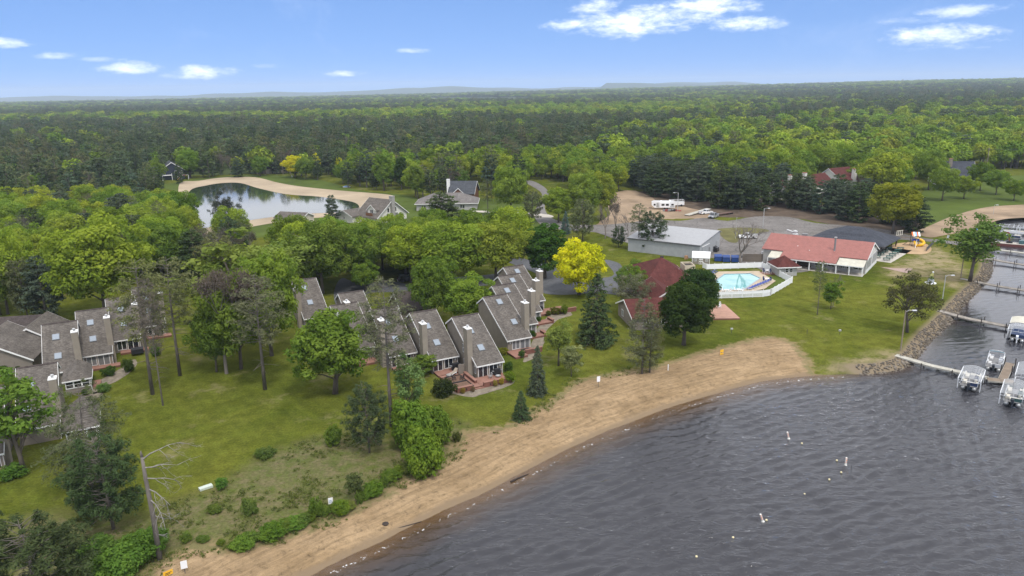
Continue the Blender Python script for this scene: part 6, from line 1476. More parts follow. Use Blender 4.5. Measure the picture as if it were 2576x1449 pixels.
# ---- grills and chairs on the front deck
def grill(loc, rz, label, s=1.0):
    t = thing('grill', label, 'grill', loc, rz); MB().box(-.6, -.3, .1, .6, .3, .85).build('cabinet', m_black, t); MB().prismx([(-.32, .852), (.32, .852), (.28, 1.15), (0, 1.28), (-.28, 1.15)], -.55, .55).build('lid', m_black, t); MB().box(-.95, -.25, .8, -.61, .25, .84).box(.61, -.25, .8, .95, .25, .84).build('side_shelf', m_grey, t)
    t.scale = (s, s, s); return t
p = z8(1520, 785, .42); grill((p.x, p.y, .425), rad(27), 'black covered grill at the right end of the front deck', 1.0)
p = z8(735, 690, .42); grill((p.x, p.y, .425), rad(27), 'black covered grill against the second front townhouse', 1.1)
p = z8(720, 760, .42); lc = lounger((p.x, p.y, .45), rad(240), 'beige cushioned lounger on the front deck by the covered grill')
m_tan = mat('tan_cushion', (.30, .25, .2), .9)
for c in lc.children:
    if c.name.split('.')[0] in ('seat', 'backrest'): c.data = c.data.copy(); c.data.materials[0] = m_tan
lc['group'] = ''
del lc['group']
p = z8(705, 880, .44); chair((p.x, p.y, .445), rad(20), 'dark wooden armchair on the gravel bed, left one', m_wooddk, 'deck armchairs'); p = z8(860, 870, .44); chair((p.x, p.y, .445), rad(160), 'dark wooden armchair on the gravel bed, right one', m_wooddk, 'deck armchairs')
p = z8(1390, 850, .42); chair((p.x, p.y, .425), rad(210), 'grey metal chair before the sliding door of the front deck', m_steel, 'deck armchairs')
p = z8(610, 810, .44); bo = MB().lathe([(.1, 0), (.45, .08), (.5, .3), (.3, .42), (.05, .45)], 9).build('boulder', m_stone, None, (p.x, p.y, .445)); tag(bo, 'pale boulder lying on the gravel bed of the front deck', 'boulder')
p = z8(1540, 820, .42); dish = MB().lathe([(.1, 0), (.45, .18), (.48, .2), (.1, .05)], 12).build('round_tray', m_steel, None, (p.x, p.y, .46)); tag(dish, 'grey round tray in front of the black grill', 'tray')
p = G((1340+.2346*1200)/1.1925, (760+.2346*735)/1.1925, .42); grill((p.x, p.y, .43), rad(27), 'black grill on the farthest deck of the right row', .9)

# ---- dumpsters
m_dblue = mat('blue_dumpster_paint', (.012, .05, .20), .5, spec=.4, fn=var(1.5, .8, 1.15))
def dumpster(loc, rz, label, lid=True, m=None):
    t = thing('dumpster', label, 'dumpster', loc, rz, 'dumpsters by the mini barn'); m = m or m_dblue
    MB().prismx([(0, .15), (1.5, .15), (1.6, 1.5), (1.6, 1.75), (.1, 1.35)], 0, 2.0).build('bin', m, t)
    MB().add([(-.04, .02, 1.40), (2.04, .02, 1.40), (2.04, 1.66, 1.82), (-.04, 1.66, 1.82), (-.04, .02, 1.36), (2.04, .02, 1.36), (2.04, 1.66, 1.77), (-.04, 1.66, 1.77)], [(0, 1, 2, 3), (7, 6, 5, 4), (0, 4, 5, 1), (1, 5, 6, 2), (2, 6, 7, 3), (3, 7, 4, 0)]).build('lid', m_dblue if lid else m_blackp, t)
    for x in (-.1, 2.0): MB().box(x, .5, .7, x+.1, 1.1, .95).build('lift_pocket', m, t)
    for (x, y) in ((.2, .2), (1.7, .2), (.2, 1.3), (1.7, 1.3)): MB().tube([(x, y, .08), (x+.1, y, .08)], .08, 8).build('caster', m_black, t)
    return t
for i, (x, y, l_) in enumerate(((1310, 1205, 'left'), (1440, 1218, 'middle'), (1582, 1222, 'right'))): g_ = zg(x, y); dumpster((g_.x, g_.y, 0), rad(-8), 'blue dumpster, %s of the three behind the pool fence' % l_)
g_ = zg(1345, 1060); dumpster((g_.x, g_.y, 0), rad(55), 'black dumpster at the right wall of the grey metal shed', False, m_blackp)
g_ = zg(1690, 1135); d_ = thing('tarp_heap', 'black tarp heap beside the right blue dumpster', 'tarp', (g_.x, g_.y, 0), .3); MB().lathe([(1.3, 0), (1.2, .35), (.7, .6), (.2, .75)], 9).build('tarp', m_black, d_)
g_ = zg(850, 1165); wd = thing('wood_pile', 'small heap of split reddish firewood by the metal shed', 'firewood', (g_.x, g_.y, 0), -.6)
lgm = MB().tube([(-.35, 0, 0), (.35, 0, 0)], .14, 6).mesh('log', mat('split_wood', (.34, .2, .11), .9, fn=var(3, .7, 1.2)))
for r in range(4):
    for c in range(6-r): inst('log', lgm, wd, (R_.uniform(-.1, .1), (c-(5-r)/2)*.29, .14+r*.25), R_.uniform(-.2, .2))
# plank fence by the restaurant
pf = thing('plank_fence', 'weathered grey plank fence between dumpsters and restaurant', 'fence', (66.1, 202.0, 0), math.atan2(-.6, 6.2))
plk = MB().box(0, -.03, 0, .235, .03, 2.25).mesh('plank', m_wood)
for i in range(34): o = inst('plank', plk, pf, (i*.245-1.0, R_.uniform(-.015, .015), R_.uniform(-.06, .03)))
MB().box(-1.0, .035, .5, 7.3, .09, .6).box(-1.0, .035, 1.7, 7.3, .09, 1.8).build('rail', m_wood, pf)

# ------------------------------------------------------------------ poles and signs
m_pole = mat('weathered_pole', (.24, .195, .155), .9, fn=var(3, .8, 1.15))
def lamp_pole(g_, h, label, arm=1.3, m=None, r=.13, az=0.0, head=True):
    t = thing('lamp_pole', label, 'lamp pole', (g_.x, g_.y, gz(g_.x, g_.y) if g_.y < 260 else 0), az, 'lamp poles'); MB().tube([(0, 0, -.2), (0, 0, h)], [r, r*.75], 8).build('pole', m or m_pole, t)
    if head:
        MB().tube([(0, 0, h-.3), (arm*.5, 0, h+.05), (arm, 0, h)], .04, 5).build('arm', m_steel, t); MB().obox((arm+.3, 0, h-.02), (.38, 0, 0), (0, .16, 0), (0, 0, .08)).build('lamp_head', mat('lamp_housing', (.62, .64, .66), .5), t)
    return t
lamp_pole(Vector((114, 180.5, 0)), 6.85, 'wooden lamp pole in front of the tall cottonwood')
lamp_pole(Vector((98.1, 160.8, 0)), 5.8, 'grey lamp pole beside the second dock', m=m_steel, r=.10)
lamp_pole(Vector((71.9, 128.4, 0)), 7.8, 'wooden lamp pole before the dark open-crowned pine')
lamp_pole(Vector((87.9, 252.8, 0)), 6.8, 'tall grey lamp pole at the back of the parking lot', m=m_steel)
lamp_pole(Vector((67.5, 295, 0)), 6.9, 'lamp pole beside the white camper', m=m_steel, az=3.14)
lamp_pole(Vector((72.8, 234.3, 0)), 7.1, 'thin bare pole on the dry grass island', head=False, m=m_steel, r=.07)
lamp_pole(Vector((179.8, 271, 0)), 3.6, 'short lamp on the far sand bank', m=m_steel, r=.06, arm=.7)
m_sgn = mat('white_sign', (.78, .78, .78), .5); m_post = mat('dark_post', (.05, .05, .055), .7)
def sign(g_, h, label, w_=.55, hh=.75, m=None, rz=.4, name='sign', m2=None):
    t = thing(name, label, 'sign', (g_.x, g_.y, gz(g_.x, g_.y)), rz); MB().box(-.03, -.03, -.2, .03, .03, h).build('post', m2 or m_post, t); MB().box(-w_/2, -.06, h-hh, w_/2, -.035, h+.05).build('board', m or m_sgn, t); return t
sg = sign(G(833, 1278), 1.35, 'small white sign on a dark post among the beach shrubs')
MB().box(-.2, -.064, .8, .2, -.0605, .88).box(-.2, -.064, .98, .12, -.0605, 1.06).build('print', mat('blue_print', (.2, .3, .5), .6), sg)
sign(G(1505, 972), 1.75, 'white sign at the middle of the beach edge', .6, .9); sign(G(466, 1443), 1.5, 'white sign at the bottom of the beach', .62, .85)
sign(G(1815, 893), 1.0, 'yellow-orange sign in the grass above the beach', .75, .45, mat('orange_sign', (.75, .42, .03), .6), name='yellow_sign'); MB().box(-.37, -.06, .1, .37, -.035, .42).build('lower_board', bpy.data.materials['orange_sign'], bpy.data.objects['yellow_sign'])
ys = sign(G(424, 1452), .75, 'yellow sign cut by the bottom edge of the picture', .95, .5, bpy.data.materials['orange_sign'], .75, 'yellow_sign')
MB().box(-.3, -.064, .5, .34, -.0605, .58).box(-.3, -.064, .35, .2, -.0605, .43).build('print', m_black, ys)
pw = MB().box(-.06, -.06, -.1, .06, .06, 1.1).build('marker_post', m_vinyl, None, (27.1, 120.6, gz(27.1, 120.6))); tag(pw, 'white marker post beside the larches at the sand edge', 'post')
ub = G(518, 1229); u = MB().box(-.8, -.35, -.05, .8, .35, .32).build('utility_box', mat('pale_green_box', (.5, .56, .5), .6, fn=var(2, .85, 1.1)), None, (ub.x, ub.y, gz(ub.x, ub.y)), .7); tag(u, 'pale green utility box lying in the grass by a round bush', 'utility box')
ps = thing('notice_board', 'cream slatted notice board behind the playground', 'sign', (124.2, 231.0, 0), .4)
for x in (-1.2, -.4, .4, 1.2): MB().box(x-.12, -.04, .9, x+.12, .04, 2.5).build('slat', m_cream, ps)
MB().box(-1.45, -.06, 2.3, 1.45, -.041, 2.5).box(-1.45, -.06, .9, 1.45, -.041, 1.05).build('rail', m_cream, ps); MB().box(-1.3, -.04, 0, -1.2, .04, .9).box(1.2, -.04, 0, 1.3, .04, .9).build('post', m_wood, ps)
sign(Vector((134.5, 222.1, 0)), 2.4, 'grey road sign by the lane to the docks', .8, .8, m_steel, .2, 'road_sign')
for (bx, by, lab) in ((1840, 838, 'grey grill stand on the lawn'), (2000+30, 840, 'thin stake on the lawn above the beach'), (2112, 842, 'small grey box on a stake in the lawn')):
    g_ = G(bx, by); t = thing('lawn_post', lab, 'post', (g_.x, g_.y, gz(g_.x, g_.y)), .3); MB().box(-.03, -.03, -.1, .03, .03, 1.0).build('post', m_post, t); MB().box(-.22, -.15, .75, .22, .15, 1.05).build('box', m_steel, t) if '1' and 'thin' not in lab else None

# ------------------------------------------------------------------ shore stones
rocks = thing('stone_bank', 'rough grey-brown stone bank along the right shore', 'stone bank', (0, 0, 0))
m_rock = mat('shore_rock', (.115, .098, .078), .95, fn=var(1.6, .5, 1.5, .8, 5)); m_rock2 = mat('pale_rock', (.18, .155, .125), .95, fn=var(1.6, .6, 1.35, .8, 5))
def rock_mesh(i):
    bm = bmesh.new(); bmesh.ops.create_icosphere(bm, subdivisions=1, radius=.5)
    for v in bm.verts:
        n = noise.noise(v.co*2.2+Vector((i*7, 0, 0))); v.co *= 1+.5*n; v.co.z *= .62
    me = bpy.data.meshes.new('rock'); bm.to_mesh(me); bm.free(); me.materials.append(m_rock2 if i % 3 == 0 else m_rock); return me
RK = [rock_mesh(i) for i in range(7)]
rr = random.Random(3); cand = []
cum = [0.0]
for a, b in zip(RIPLINE[:-1], RIPLINE[1:]): cum.append(cum[-1]+math.hypot(b[0]-a[0], b[1]-a[1]))
def along(s):
    for i in range(len(cum)-1):
        if s <= cum[i+1]:
            f = (s-cum[i])/max(1e-6, cum[i+1]-cum[i]); a, b = RIPLINE[i], RIPLINE[i+1]; d = Vector((b[0]-a[0], b[1]-a[1])).normalized()
            return Vector((a[0]+(b[0]-a[0])*f, a[1]+(b[1]-a[1])*f)), Vector((-d.y, d.x))
    return Vector(RIPLINE[-1]), Vector((1, 0))
for k in range(2500):
    s = rr.uniform(0, cum[-1]); p, n = along(s); off = rr.uniform(-.9, 2.1); q = p+n*off
    cand.append((q.x, q.y, rr.uniform(.22, .52)*(1.3 if off < .8 else .9)*(1.25 if rr.random() < .15 else 1)))
ca = np.array(cand); d_, b_ = shore_info(ca[:, 0], ca[:, 1]); zz_ = ground_z(ca[:, 0], ca[:, 1], d_, b_)
okr = (d_ > -1.0) & (d_ < 2.4); ca, zz_ = ca[okr], zz_[okr]
dst = np.hypot(ca[:, 0], ca[:, 1]); order = np.argsort(-(ca[:, 2]/dst)); MBR = ([], [], 0)
Vr, Fr = [], []; nv = 0
for j, i in enumerate(order):
    me = RK[rr.randrange(7)]; rot = (rr.uniform(-.4, .4), rr.uniform(-.4, .4), rr.uniform(0, 6.28)); s = ca[i, 2]; sc_ = (s*rr.uniform(.9, 1.5), s*rr.uniform(.8, 1.2), s*rr.uniform(.8, 1.2)); loc = (ca[i, 0], ca[i, 1], zz_[i]+s*.12)
    if j < 290:
        o = inst('rock', me, rocks, loc); o.rotation_euler = rot; o.scale = sc_
    else:
        Mx = Matrix.LocRotScale(Vector(loc), Matrix.Rotation(rot[2], 3, 'Z').to_quaternion(), Vector(sc_)); a = np.array([Mx @ v.co for v in me.vertices]); f = np.array([p_.vertices for p_ in me.polygons])+nv
        Vr.append(a); Fr.append(f); nv += len(a)
me = mesh_np('stones', np.concatenate(Vr), np.concatenate(Fr), m_rock, None, False); o = inst('stones', me, rocks); o['kind'] = 'stuff'
# driftwood on the wash line
for (pts, lab) in (([(955, 1338), (1000, 1330), (1060, 1312)], 'dark driftwood log at the waterline, lower one'), ([(1285, 1212), (1300, 1204), (1330, 1192)], 'dark driftwood branch at the waterline, upper one')):
    mb = MB(); P3 = [G(a, b, -.95) for a, b in pts]; mb.tube(P3, [.14, .12, .04], 6); t = mb.build('driftwood', m_wooddk); tag(t, lab, 'driftwood')
g_ = G(970, 1322, -.8); t = MB().lathe([(.35, 0), (.4, .15), (.1, .28)], 7).build('driftwood_stump', m_wooddk, None, (g_.x, g_.y, gz(g_.x, g_.y)-.05)); tag(t, 'dark stump lying on the sand near the lower log', 'driftwood')

# ------------------------------------------------------------------ docks
m_dockp = mat('pale_dock_planks', (.40, .385, .335), .85, fn=f_siding(.3, 0, .015, .12)); m_dockb = mat('brown_dock_planks', (.21, .165, .125), .9, fn=f_siding(.3, 0, .015, .14)); m_dockg = mat('grey_dock_planks', (.27, .245, .215), .9, fn=f_siding(.3, 0, .02, .2))
def dock(label, p, q, wd, z, m, nsec, posts=2, ph=.9, z0=None, edge=None, skirt=True):
    """sections laid end to end from p to q"""
    p, q = Vector((p[0], p[1], 0)), Vector((q[0], q[1], 0)); d = q-p; L = d.length; t = thing('dock', label, 'dock', (p.x, p.y, 0), math.atan2(d.y, d.x), 'docks of the marina'); s = L/nsec
    za = z if z0 is None else z0
    for i in range(nsec):
        a = za+(z-za)*min(1, i/max(1, nsec*.4)); b = za+(z-za)*min(1, (i+1)/max(1, nsec*.4)); x0, x1 = i*s+.02, (i+1)*s-.02
        MB().add([(x0, -wd/2, a), (x1, -wd/2, b), (x1, wd/2, b), (x0, wd/2, a), (x0, -wd/2, a-.09), (x1, -wd/2, b-.09), (x1, wd/2, b-.09), (x0, wd/2, a-.09)], [(0, 1, 2, 3), (7, 6, 5, 4), (0, 4, 5, 1), (1, 5, 6, 2), (2, 6, 7, 3), (3, 7, 4, 0)]).build('section', m, t)
        e = MB()
        for sy_ in (-wd/2-.05, wd/2+.01): e.add([(x0, sy_, a+.03), (x1, sy_, b+.03), (x1, sy_+.04, b+.03), (x0, sy_+.04, a+.03), (x0, sy_, a-.22), (x1, sy_, b-.22), (x1, sy_+.04, b-.22), (x0, sy_+.04, a-.22)], [(0, 1, 2, 3), (7, 6, 5, 4), (0, 4, 5, 1), (1, 5, 6, 2), (2, 6, 7, 3), (3, 7, 4, 0)])
        e.build('edge_board', edge or m, t)
    pm = MB().tube([(0, 0, -3), (0, 0, z+ph)], .09, 6).mesh('pile', m_wooddk)
    for i in range(1, posts+1):
        for sy_ in (-wd/2-.15, wd/2+.15): inst('pile', pm, t, (L*i/posts-.3, sy_, 0))
    return t
a = (Vector((69.4, 125.6, 0))+Vector((70.1, 126.4, 0)))/2; b = (Vector((79.6, 114.9, 0))+Vector((80.7, 116.4, 0)))/2
dock('nearest dock, pale plank sections running out to the pontoon boats', a, b, 1.25, -.38, m_dockp, 5, 3, .25, z0=.1)
dock('short brown cross dock between the two canopied lifts', (79.7, 115.2), (83.4, 113.8), 1.5, -.38, m_dockb, 2, 1, .3, edge=m_dockp)
dock('brown finger dock beside the grey pontoon boat', (82.3, 115.1), (88.3, 122.3), 1.25, -.38, m_dockb, 3, 2, 1.1, edge=m_dockp)
dock('second dock from the front, weathered boards sloping from the bank', (92.5, 152.6), (101.2, 142.2), 1.5, -.32, m_dockg, 7, 3, .8, z0=.15)
dock('third dock, long and dark, left of the boat lift', (113.2, 179.2), (127.5, 163.0), 1.4, -.32, m_dockg, 8, 5, .9, z0=.1)
dock('fourth dock below the cottonwood, with tall piles', (131.9, 203.4), (144.6, 187.6), 1.4, -.3, m_dockg, 8, 4, .9, z0=.1)
dock('fifth dock near the barge', (141.0, 217.0), (156, 200.5), 1.5, -.3, m_dockp, 8, 5, .5)
dock('dark far dock below the sand bank', (166, 253), (192, 243), 1.6, -.2, m_wooddk, 6, 3, .8)

# ------------------------------------------------------------------ boats
m_alu = mat('white_aluminium', (.70, .72, .74), .4, spec=.4, metal=.1); m_pont = mat('dull_aluminium', (.42, .43, .43), .4, metal=.6, fn=var(2, .8, 1.1)); m_hullb = mat('navy_hull', (.022, .04, .10), .3, spec=.5); m_vin2 = mat('cream_vinyl', (.58, .55, .48), .6); m_motor = mat('dark_outboard', (.03, .035, .045), .35, spec=.5); m_carp = mat('grey_boat_carpet', (.20, .20, .205), .95)
m_red = mat('dull_red', (.22, .045, .035), .6)
def pontoon(loc, rz, label, panel, motor, L=6.6, Wd=2.45, seats=m_vin2, bimini=None, cover=None):
    """bow along +x; z measured from the waterline"""
    t = thing('pontoon_boat', label, 'boat', loc, rz, 'pontoon boats at the docks')
    for s in (-.78, .78): MB().tube([(-L/2+.1, s, .10), (L/2-.9, s, .10), (L/2-.2, s, .22), (L/2, s, .36)], [.31, .31, .2, .05], 12).build('pontoon_tube', m_pont, t, smooth=True)
    MB().box(-L/2+.25, -Wd/2, .42, L/2-.1, Wd/2, .5).build('floor', m_carp, t)
    fr = MB(); pn = MB()
    for s in (-1, 1):
        y = s*(Wd/2-.04); pn.box(-L/2+.6, y-.02, .502, L/2-.25, y+.02, 1.05); fr.beam((-L/2+.55, y, 1.1), (L/2-.2, y, 1.1), .06, .06)
        for x in (-L/2+.55, -.8, .6, L/2-.2): fr.beam((x, y, .5), (x, y, 1.12), .05, .05, (1, 0, 0))
    pn.box(L/2-.25, -Wd/2+.04, .502, L/2-.21, -.45, 1.05).box(L/2-.25, .45, .502, L/2-.21, Wd/2-.04, 1.05).box(-L/2+.58, -Wd/2+.04, .502, -L/2+.62, .3, 1.05)
    pn.build('side_panel', panel, t); fr.build('rail', m_alu, t)
    st = MB()
    if cover:
        MB().add([(-L/2+.6, -Wd/2, 1.12), (L/2-.2, -Wd/2, 1.12), (L/2-.2, Wd/2, 1.12), (-L/2+.6, Wd/2, 1.12), (-L/2+1, 0, 1.4), (L/2-.8, 0, 1.4)], [(0, 1, 5, 4), (1, 2, 5), (2, 3, 4, 5), (3, 0, 4)]).build('cover', cover, t)
    else:
        for (x0, x1, y0, y1) in ((L/2-2.1, L/2-.35, -1.1, -.5), (L/2-2.1, L/2-.35, .5, 1.1), (-L/2+.7, -L/2+1.35, -1.1, .5), (-L/2+1.36, -L/2+2.6, .5, 1.1)):
            st.box(x0, y0, .502, x1, y1, .86); st.box(x0, y0 if y0 < 0 else y1-.14, .86, x1, y0+.14 if y0 < 0 else y1, 1.14)
        st.build('seats', seats, t); MB().box(-.5, -1.05, .502, .15, -.45, 1.3).box(.1, -1.0, 1.302, .16, -.5, 1.55).build('console', panel, t)
        MB().box(-1.15, -.95, .7, -.75, -.55, .85).box(-1.2, -.95, .85, -1.1, -.55, 1.3).build('helm_seat', seats, t)
    mo = MB().prismx([(-L/2-.05, .65), (-L/2-.5, .7), (-L/2-.55, 1.15), (-L/2-.2, 1.3), (-L/2+.02, 1.05)], -.2, .2)
    mo.v = [(y, -x, z) for x, y, z in mo.v]; mo.box(-L/2-.4, -.1, -.3, -L/2-.15, .1, .7).box(-L/2-.15, -.2, .35, -L/2+.25, .2, .5); mo.build('outboard_motor', motor, t)
    if bimini:
        bm_ = MB()
        for x in (.3, 1.1): bm_.tube([(x-.6, -Wd/2, 1.1), (x, -Wd/2+.08, 2.3), (x, -.5, 2.48), (x, .5, 2.48), (x, Wd/2-.08, 2.3), (x-.6, Wd/2, 1.1)], .035, 5)
        bm_.build('bimini_frame', m_alu, t); MB().box(.24, -Wd/2+.15, 2.49, .36, Wd/2-.15, 2.56).build('folded_bimini', bimini, t)
    return t
def lift(loc, rz, label, L=7.2, Wd=3.3, zt=2.0, cover=None, ribs=13):
    """z measured from the waterline"""
    t = thing('boat_lift', label, 'boat lift', loc, rz, 'canopied boat lifts'); mb = MB()
    for s in (-1, 1):
        y = s*Wd/2; mb.beam((-L/2, y, zt), (L/2, y, zt), .07, .07); mb.beam((-L/2+.4, y, zt-.25), (L/2-.4, y, zt-.25), .05, .05)
        mb.beam((-L/2+.9, y, -.1), (L/2-.9, y, -.1), .1, .1)
        for k in range(6): x = -L/2+.4+k*(L-.8)/5; mb.beam((x, y, zt-.25), (x, y, zt), .04, .04, (1, 0, 0))
    mb.beam((-L/2+.95, -Wd/2, -.15), (-L/2+.95, Wd/2, -.15), .1, .1); mb.beam((L/2-.95, -Wd/2, -.15), (L/2-.95, Wd/2, -.15), .1, .1)
    for k in range(5): y = -Wd/2+k*Wd/4; mb.beam((-L/2, y, zt-.28+.0), (-L/2, y, zt+.02+.36*(1-(2*y/Wd)**2)), .04, .04, (1, 0, 0))
    mb.beam((-L/2, -Wd/2, zt-.28), (-L/2, Wd/2, zt-.28), .05, .05)
    mb.build('frame', m_alu, t)
    pm = MB().box(-.06, -.06, -2.4, .06, .06, zt).mesh('leg', m_alu)
    for (x, y) in ((-L/2+.9, -Wd/2), (-L/2+.9, Wd/2), (L/2-.9, -Wd/2), (L/2-.9, Wd/2)): inst('leg', pm, t, (x, y, 0))
    arc = lambda x, dz=0: [(x, -Wd/2+Wd*j/8, zt+.38*(1-(2*j/8-1)**2)+dz) for j in range(9)]
    if cover:
        v = []; 
        for x in (-L/2-.1, L/2+.1): v += arc(x, .03)
        cm = MB().add(v, [(j, j+9, j+10, j+1) for j in range(8)])
        for s, j in ((-1, 0), (1, 8)):
            y = s*(Wd/2+.03); cm.quad((-L/2-.1, y, zt+.03), (L/2+.1, y, zt+.03), (L/2+.1, y, zt-.35), (-L/2-.1, y, zt-.35))
        cm.build('canopy', cover, t)
    else:
        r = MB().tube(arc(0), .032, 5).mesh('rib', m_alu)
        for k in range(ribs): inst('rib', r, t, (-L/2+k*L/(ribs-1), 0, 0))
    return t
HD = rad(52)
def mid(*v): return sum(v, Vector())/len(v)
c1_ = mid(zw(685, 770, 1.0), zw(780, 550, 1.0), zw(1165, 590, 1.0), zw(1065, 835, 1.0)); c1_.z = -1
lift(c1_, HD, 'nearest boat lift with bare white canopy ribs, by the pale dock', 6.6, 3.2, 2.05)
pontoon(c1_+Vector((.05, .05, .30)), HD, 'cream and navy pontoon boat inside the nearest ribbed lift', m_hullb, m_motor, L=6.2)
c2_ = zw(1395, 1000, 1.0); dv = Vector((math.cos(HD), math.sin(HD), 0)); nv_ = Vector((math.sin(HD), -math.cos(HD), 0))
c2_ = c2_+dv*3.4+nv_*1.75; c2_.z = -1
lift(c2_, HD, 'ribbed boat lift cut by the right edge, nearest to the viewer', 6.8, 3.5, 2.05, ribs=15)
pontoon(c2_+Vector((0, 0, .28)), HD, 'green-sided pontoon boat in the lift at the right edge', mat('teal_panel', (.03, .075, .075), .4), m_motor, L=6.4)
c3_ = zw(1310, 510, -.7); c3_.z = -1
pontoon(c3_+Vector((0, 0, .02)), HD, 'light grey pontoon boat with a folded blue bimini beside the finger dock', mat('grey_panel', (.42, .44, .47), .4), m_motor, L=6.2, seats=mat('grey_seats', (.5, .5, .5), .6), bimini=mat('teal_cloth', (.12, .24, .29), .7))
c5_ = zw(1640, 660, 1.0)+dv*3.6+nv_*1.7; c5_.z = -1
lift(c5_, HD, 'low ribbed lift behind the finger dock at the right edge', 7.0, 3.2, 1.7, ribs=16)
n4 = zj(1605, 705, 1.1); c4_ = n4+dv*1.9+nv_*1.75; c4_.z = -1
lift(c4_, HD, 'ribbed front half of the lift with a cream canopy', 3.8, 3.5, 2.1, ribs=9)
c6_ = n4+dv*6.6+nv_*1.75; c6_.z = -1
lift(c6_, HD, 'cream covered canopy lift at the right edge', 5.0, 3.6, 2.25, cover=m_canopy)
pontoon(c4_+dv*.6+Vector((0, 0, .2)), HD, 'navy covered pontoon boat with a white outboard', m_hullb, mat('white_outboard', (.75, .77, .8), .35), L=7.0, cover=m_hullb)
# working barge and the boats beyond
bg = thing('work_barge', 'long barge with a dark red hull and small red crane', 'barge', (153.6, 221.2, -1), math.atan2(-5.2, 4.9)+.25)
MB().box(-5.5, -1.6, 0, 5.5, 1.6, .75).build('hull', mat('dark_red_hull', (.12, .04, .035), .7), bg); MB().box(-5.4, -1.5, .752, 5.4, 1.5, .86).build('deck', m_conc, bg)
MB().box(-1.2, -.6, .862, .4, .6, 1.5).build('crane_base', m_black, bg); MB().beam((-.4, 0, 1.5), (-.9, 0, 4.0), .4, .4).beam((-.9, 0, 4.0), (-2.4, 0, 4.2), .3, .3).build('crane_arm', m_red, bg)
MB().box(2.0, -.8, .862, 3.4, .8, 1.9).build('wheelhouse', mat('teal_house', (.05, .11, .12), .5), bg)
for (x, y, L_, rz, c_, lab) in ((161, 233, 6.5, -.7, m_hullb, 'navy boat behind the barge'), (166, 239, 7, -.65, m_vinyl, 'white pontoon boat on the far lift'), (172, 236, 6, -.6, m_vinyl, 'white runabout at the right edge by the far docks'), (158, 241, 7, -.68, mat('bright_blue', (.06, .19, .42), .5), 'blue-covered boat beyond the barge')):
    pontoon(Vector((x, y, -.98)), rz, lab, c_, m_motor, L=L_, cover=c_ if 'covered' in lab else None)
for k, (x, y) in enumerate(((159.5, 229), (162.5, 226.5))): lift(Vector((x+3, y+6, -1)), -.68, 'tall dark boat hoist by the barge, %s one' % ('left', 'right')[k], 6.5, 3.3, 3.6, ribs=6)
bx_ = thing('float_dock', 'dark floating platform with boxes at the right edge', 'float', (146.3, 187.8, -1), -.9); MB().box(-1.6, -1.2, 0, 1.6, 1.2, .45).build('hull', m_wooddk, bx_); MB().box(-1.2, -.8, .452, .6, .8, 1.5).build('cabin', mat('brown_cabin', (.16, .12, .10), .8), bx_)

# ---- buoys
m_buoy = mat('buoy_white', (.75, .73, .68), .5, fn=var(3, .85, 1.05)); m_orange = mat('buoy_orange', (.75, .22, .08), .5); m_yb = mat('float_yellow', (.66, .58, .36), .55)
for (px_, py_, tilt, lab) in ((1984, 1103, (.1, -.28), 'white swim buoy closest to the beach'), (2127, 1170, (0, .02), 'upright white and orange swim buoy beside the thin stake'), (1919, 1312, (.1, -.36), 'leaning white swim buoy nearest the bottom with a small float beside it')):
    g_ = G(px_, py_, WZ); t = thing('swim_buoy', lab, 'buoy', (g_.x, g_.y, WZ), 0, 'swim area buoys'); t.rotation_euler = (tilt[0], tilt[1], 0)
    MB().lathe([(.20, -.5), (.20, .0), (.115, .1), (.115, 1.05), (.10, 1.12), (.02, 1.14)], 12).build('body', m_buoy, t, smooth=False)
    for z in (.4, .95): MB().lathe([(.118, z), (.118, z+.06)], 12).build('stripe', m_orange, t)
    MB().lathe([(.06, 0), (.085, .0), (.085, .012), (.06, .012)], 12).build('symbol', m_orange, t, (0, -.117, .72)).rotation_euler = (rad(90), 0, 0)
for i, (px_, py_) in enumerate(((2017, 1116), (2105, 1159), (2116, 1189), (2086, 1207), (2024, 1244), (1928, 1309), (1844, 1353), (1752, 1401))):
    g_ = G(px_, py_, WZ); o = MB().lathe([(.02, -.13), (.1, -.09), (.15, 0), (.1, .1), (.02, .14)], 10).build('float', m_yb, None, (g_.x, g_.y, WZ+.04), smooth=True); o.rotation_euler = (.3, .5, i)
    tag(o, 'pale round float %s' % ('just right of the buoy closest to the beach', 'left of the upright buoy', 'just below the upright buoy', 'second below the upright buoy', 'alone in the middle of the rope line', 'touching the leaning buoy', 'second from the bottom of the rope line', 'lowest of the rope line'), None) if False else tag(o, ('pale float just right of the buoy closest to the beach', 'pale float left of the upright buoy', 'pale float just below the upright buoy', 'pale float second below the upright buoy', 'pale float alone in the middle of the rope line', 'pale float touching the leaning buoy', 'pale float second from the bottom of the rope line', 'lowest pale float of the rope line')[i], 'float', 'rope line floats')
g_ = G(2141, 1186, WZ); o = MB().tube([(0, 0, -1.5), (0, 0, .9)], .035, 6).build('stake', m_post, None, (g_.x, g_.y, WZ)); tag(o, 'thin dark stake in the water beside the upright buoy', 'stake')

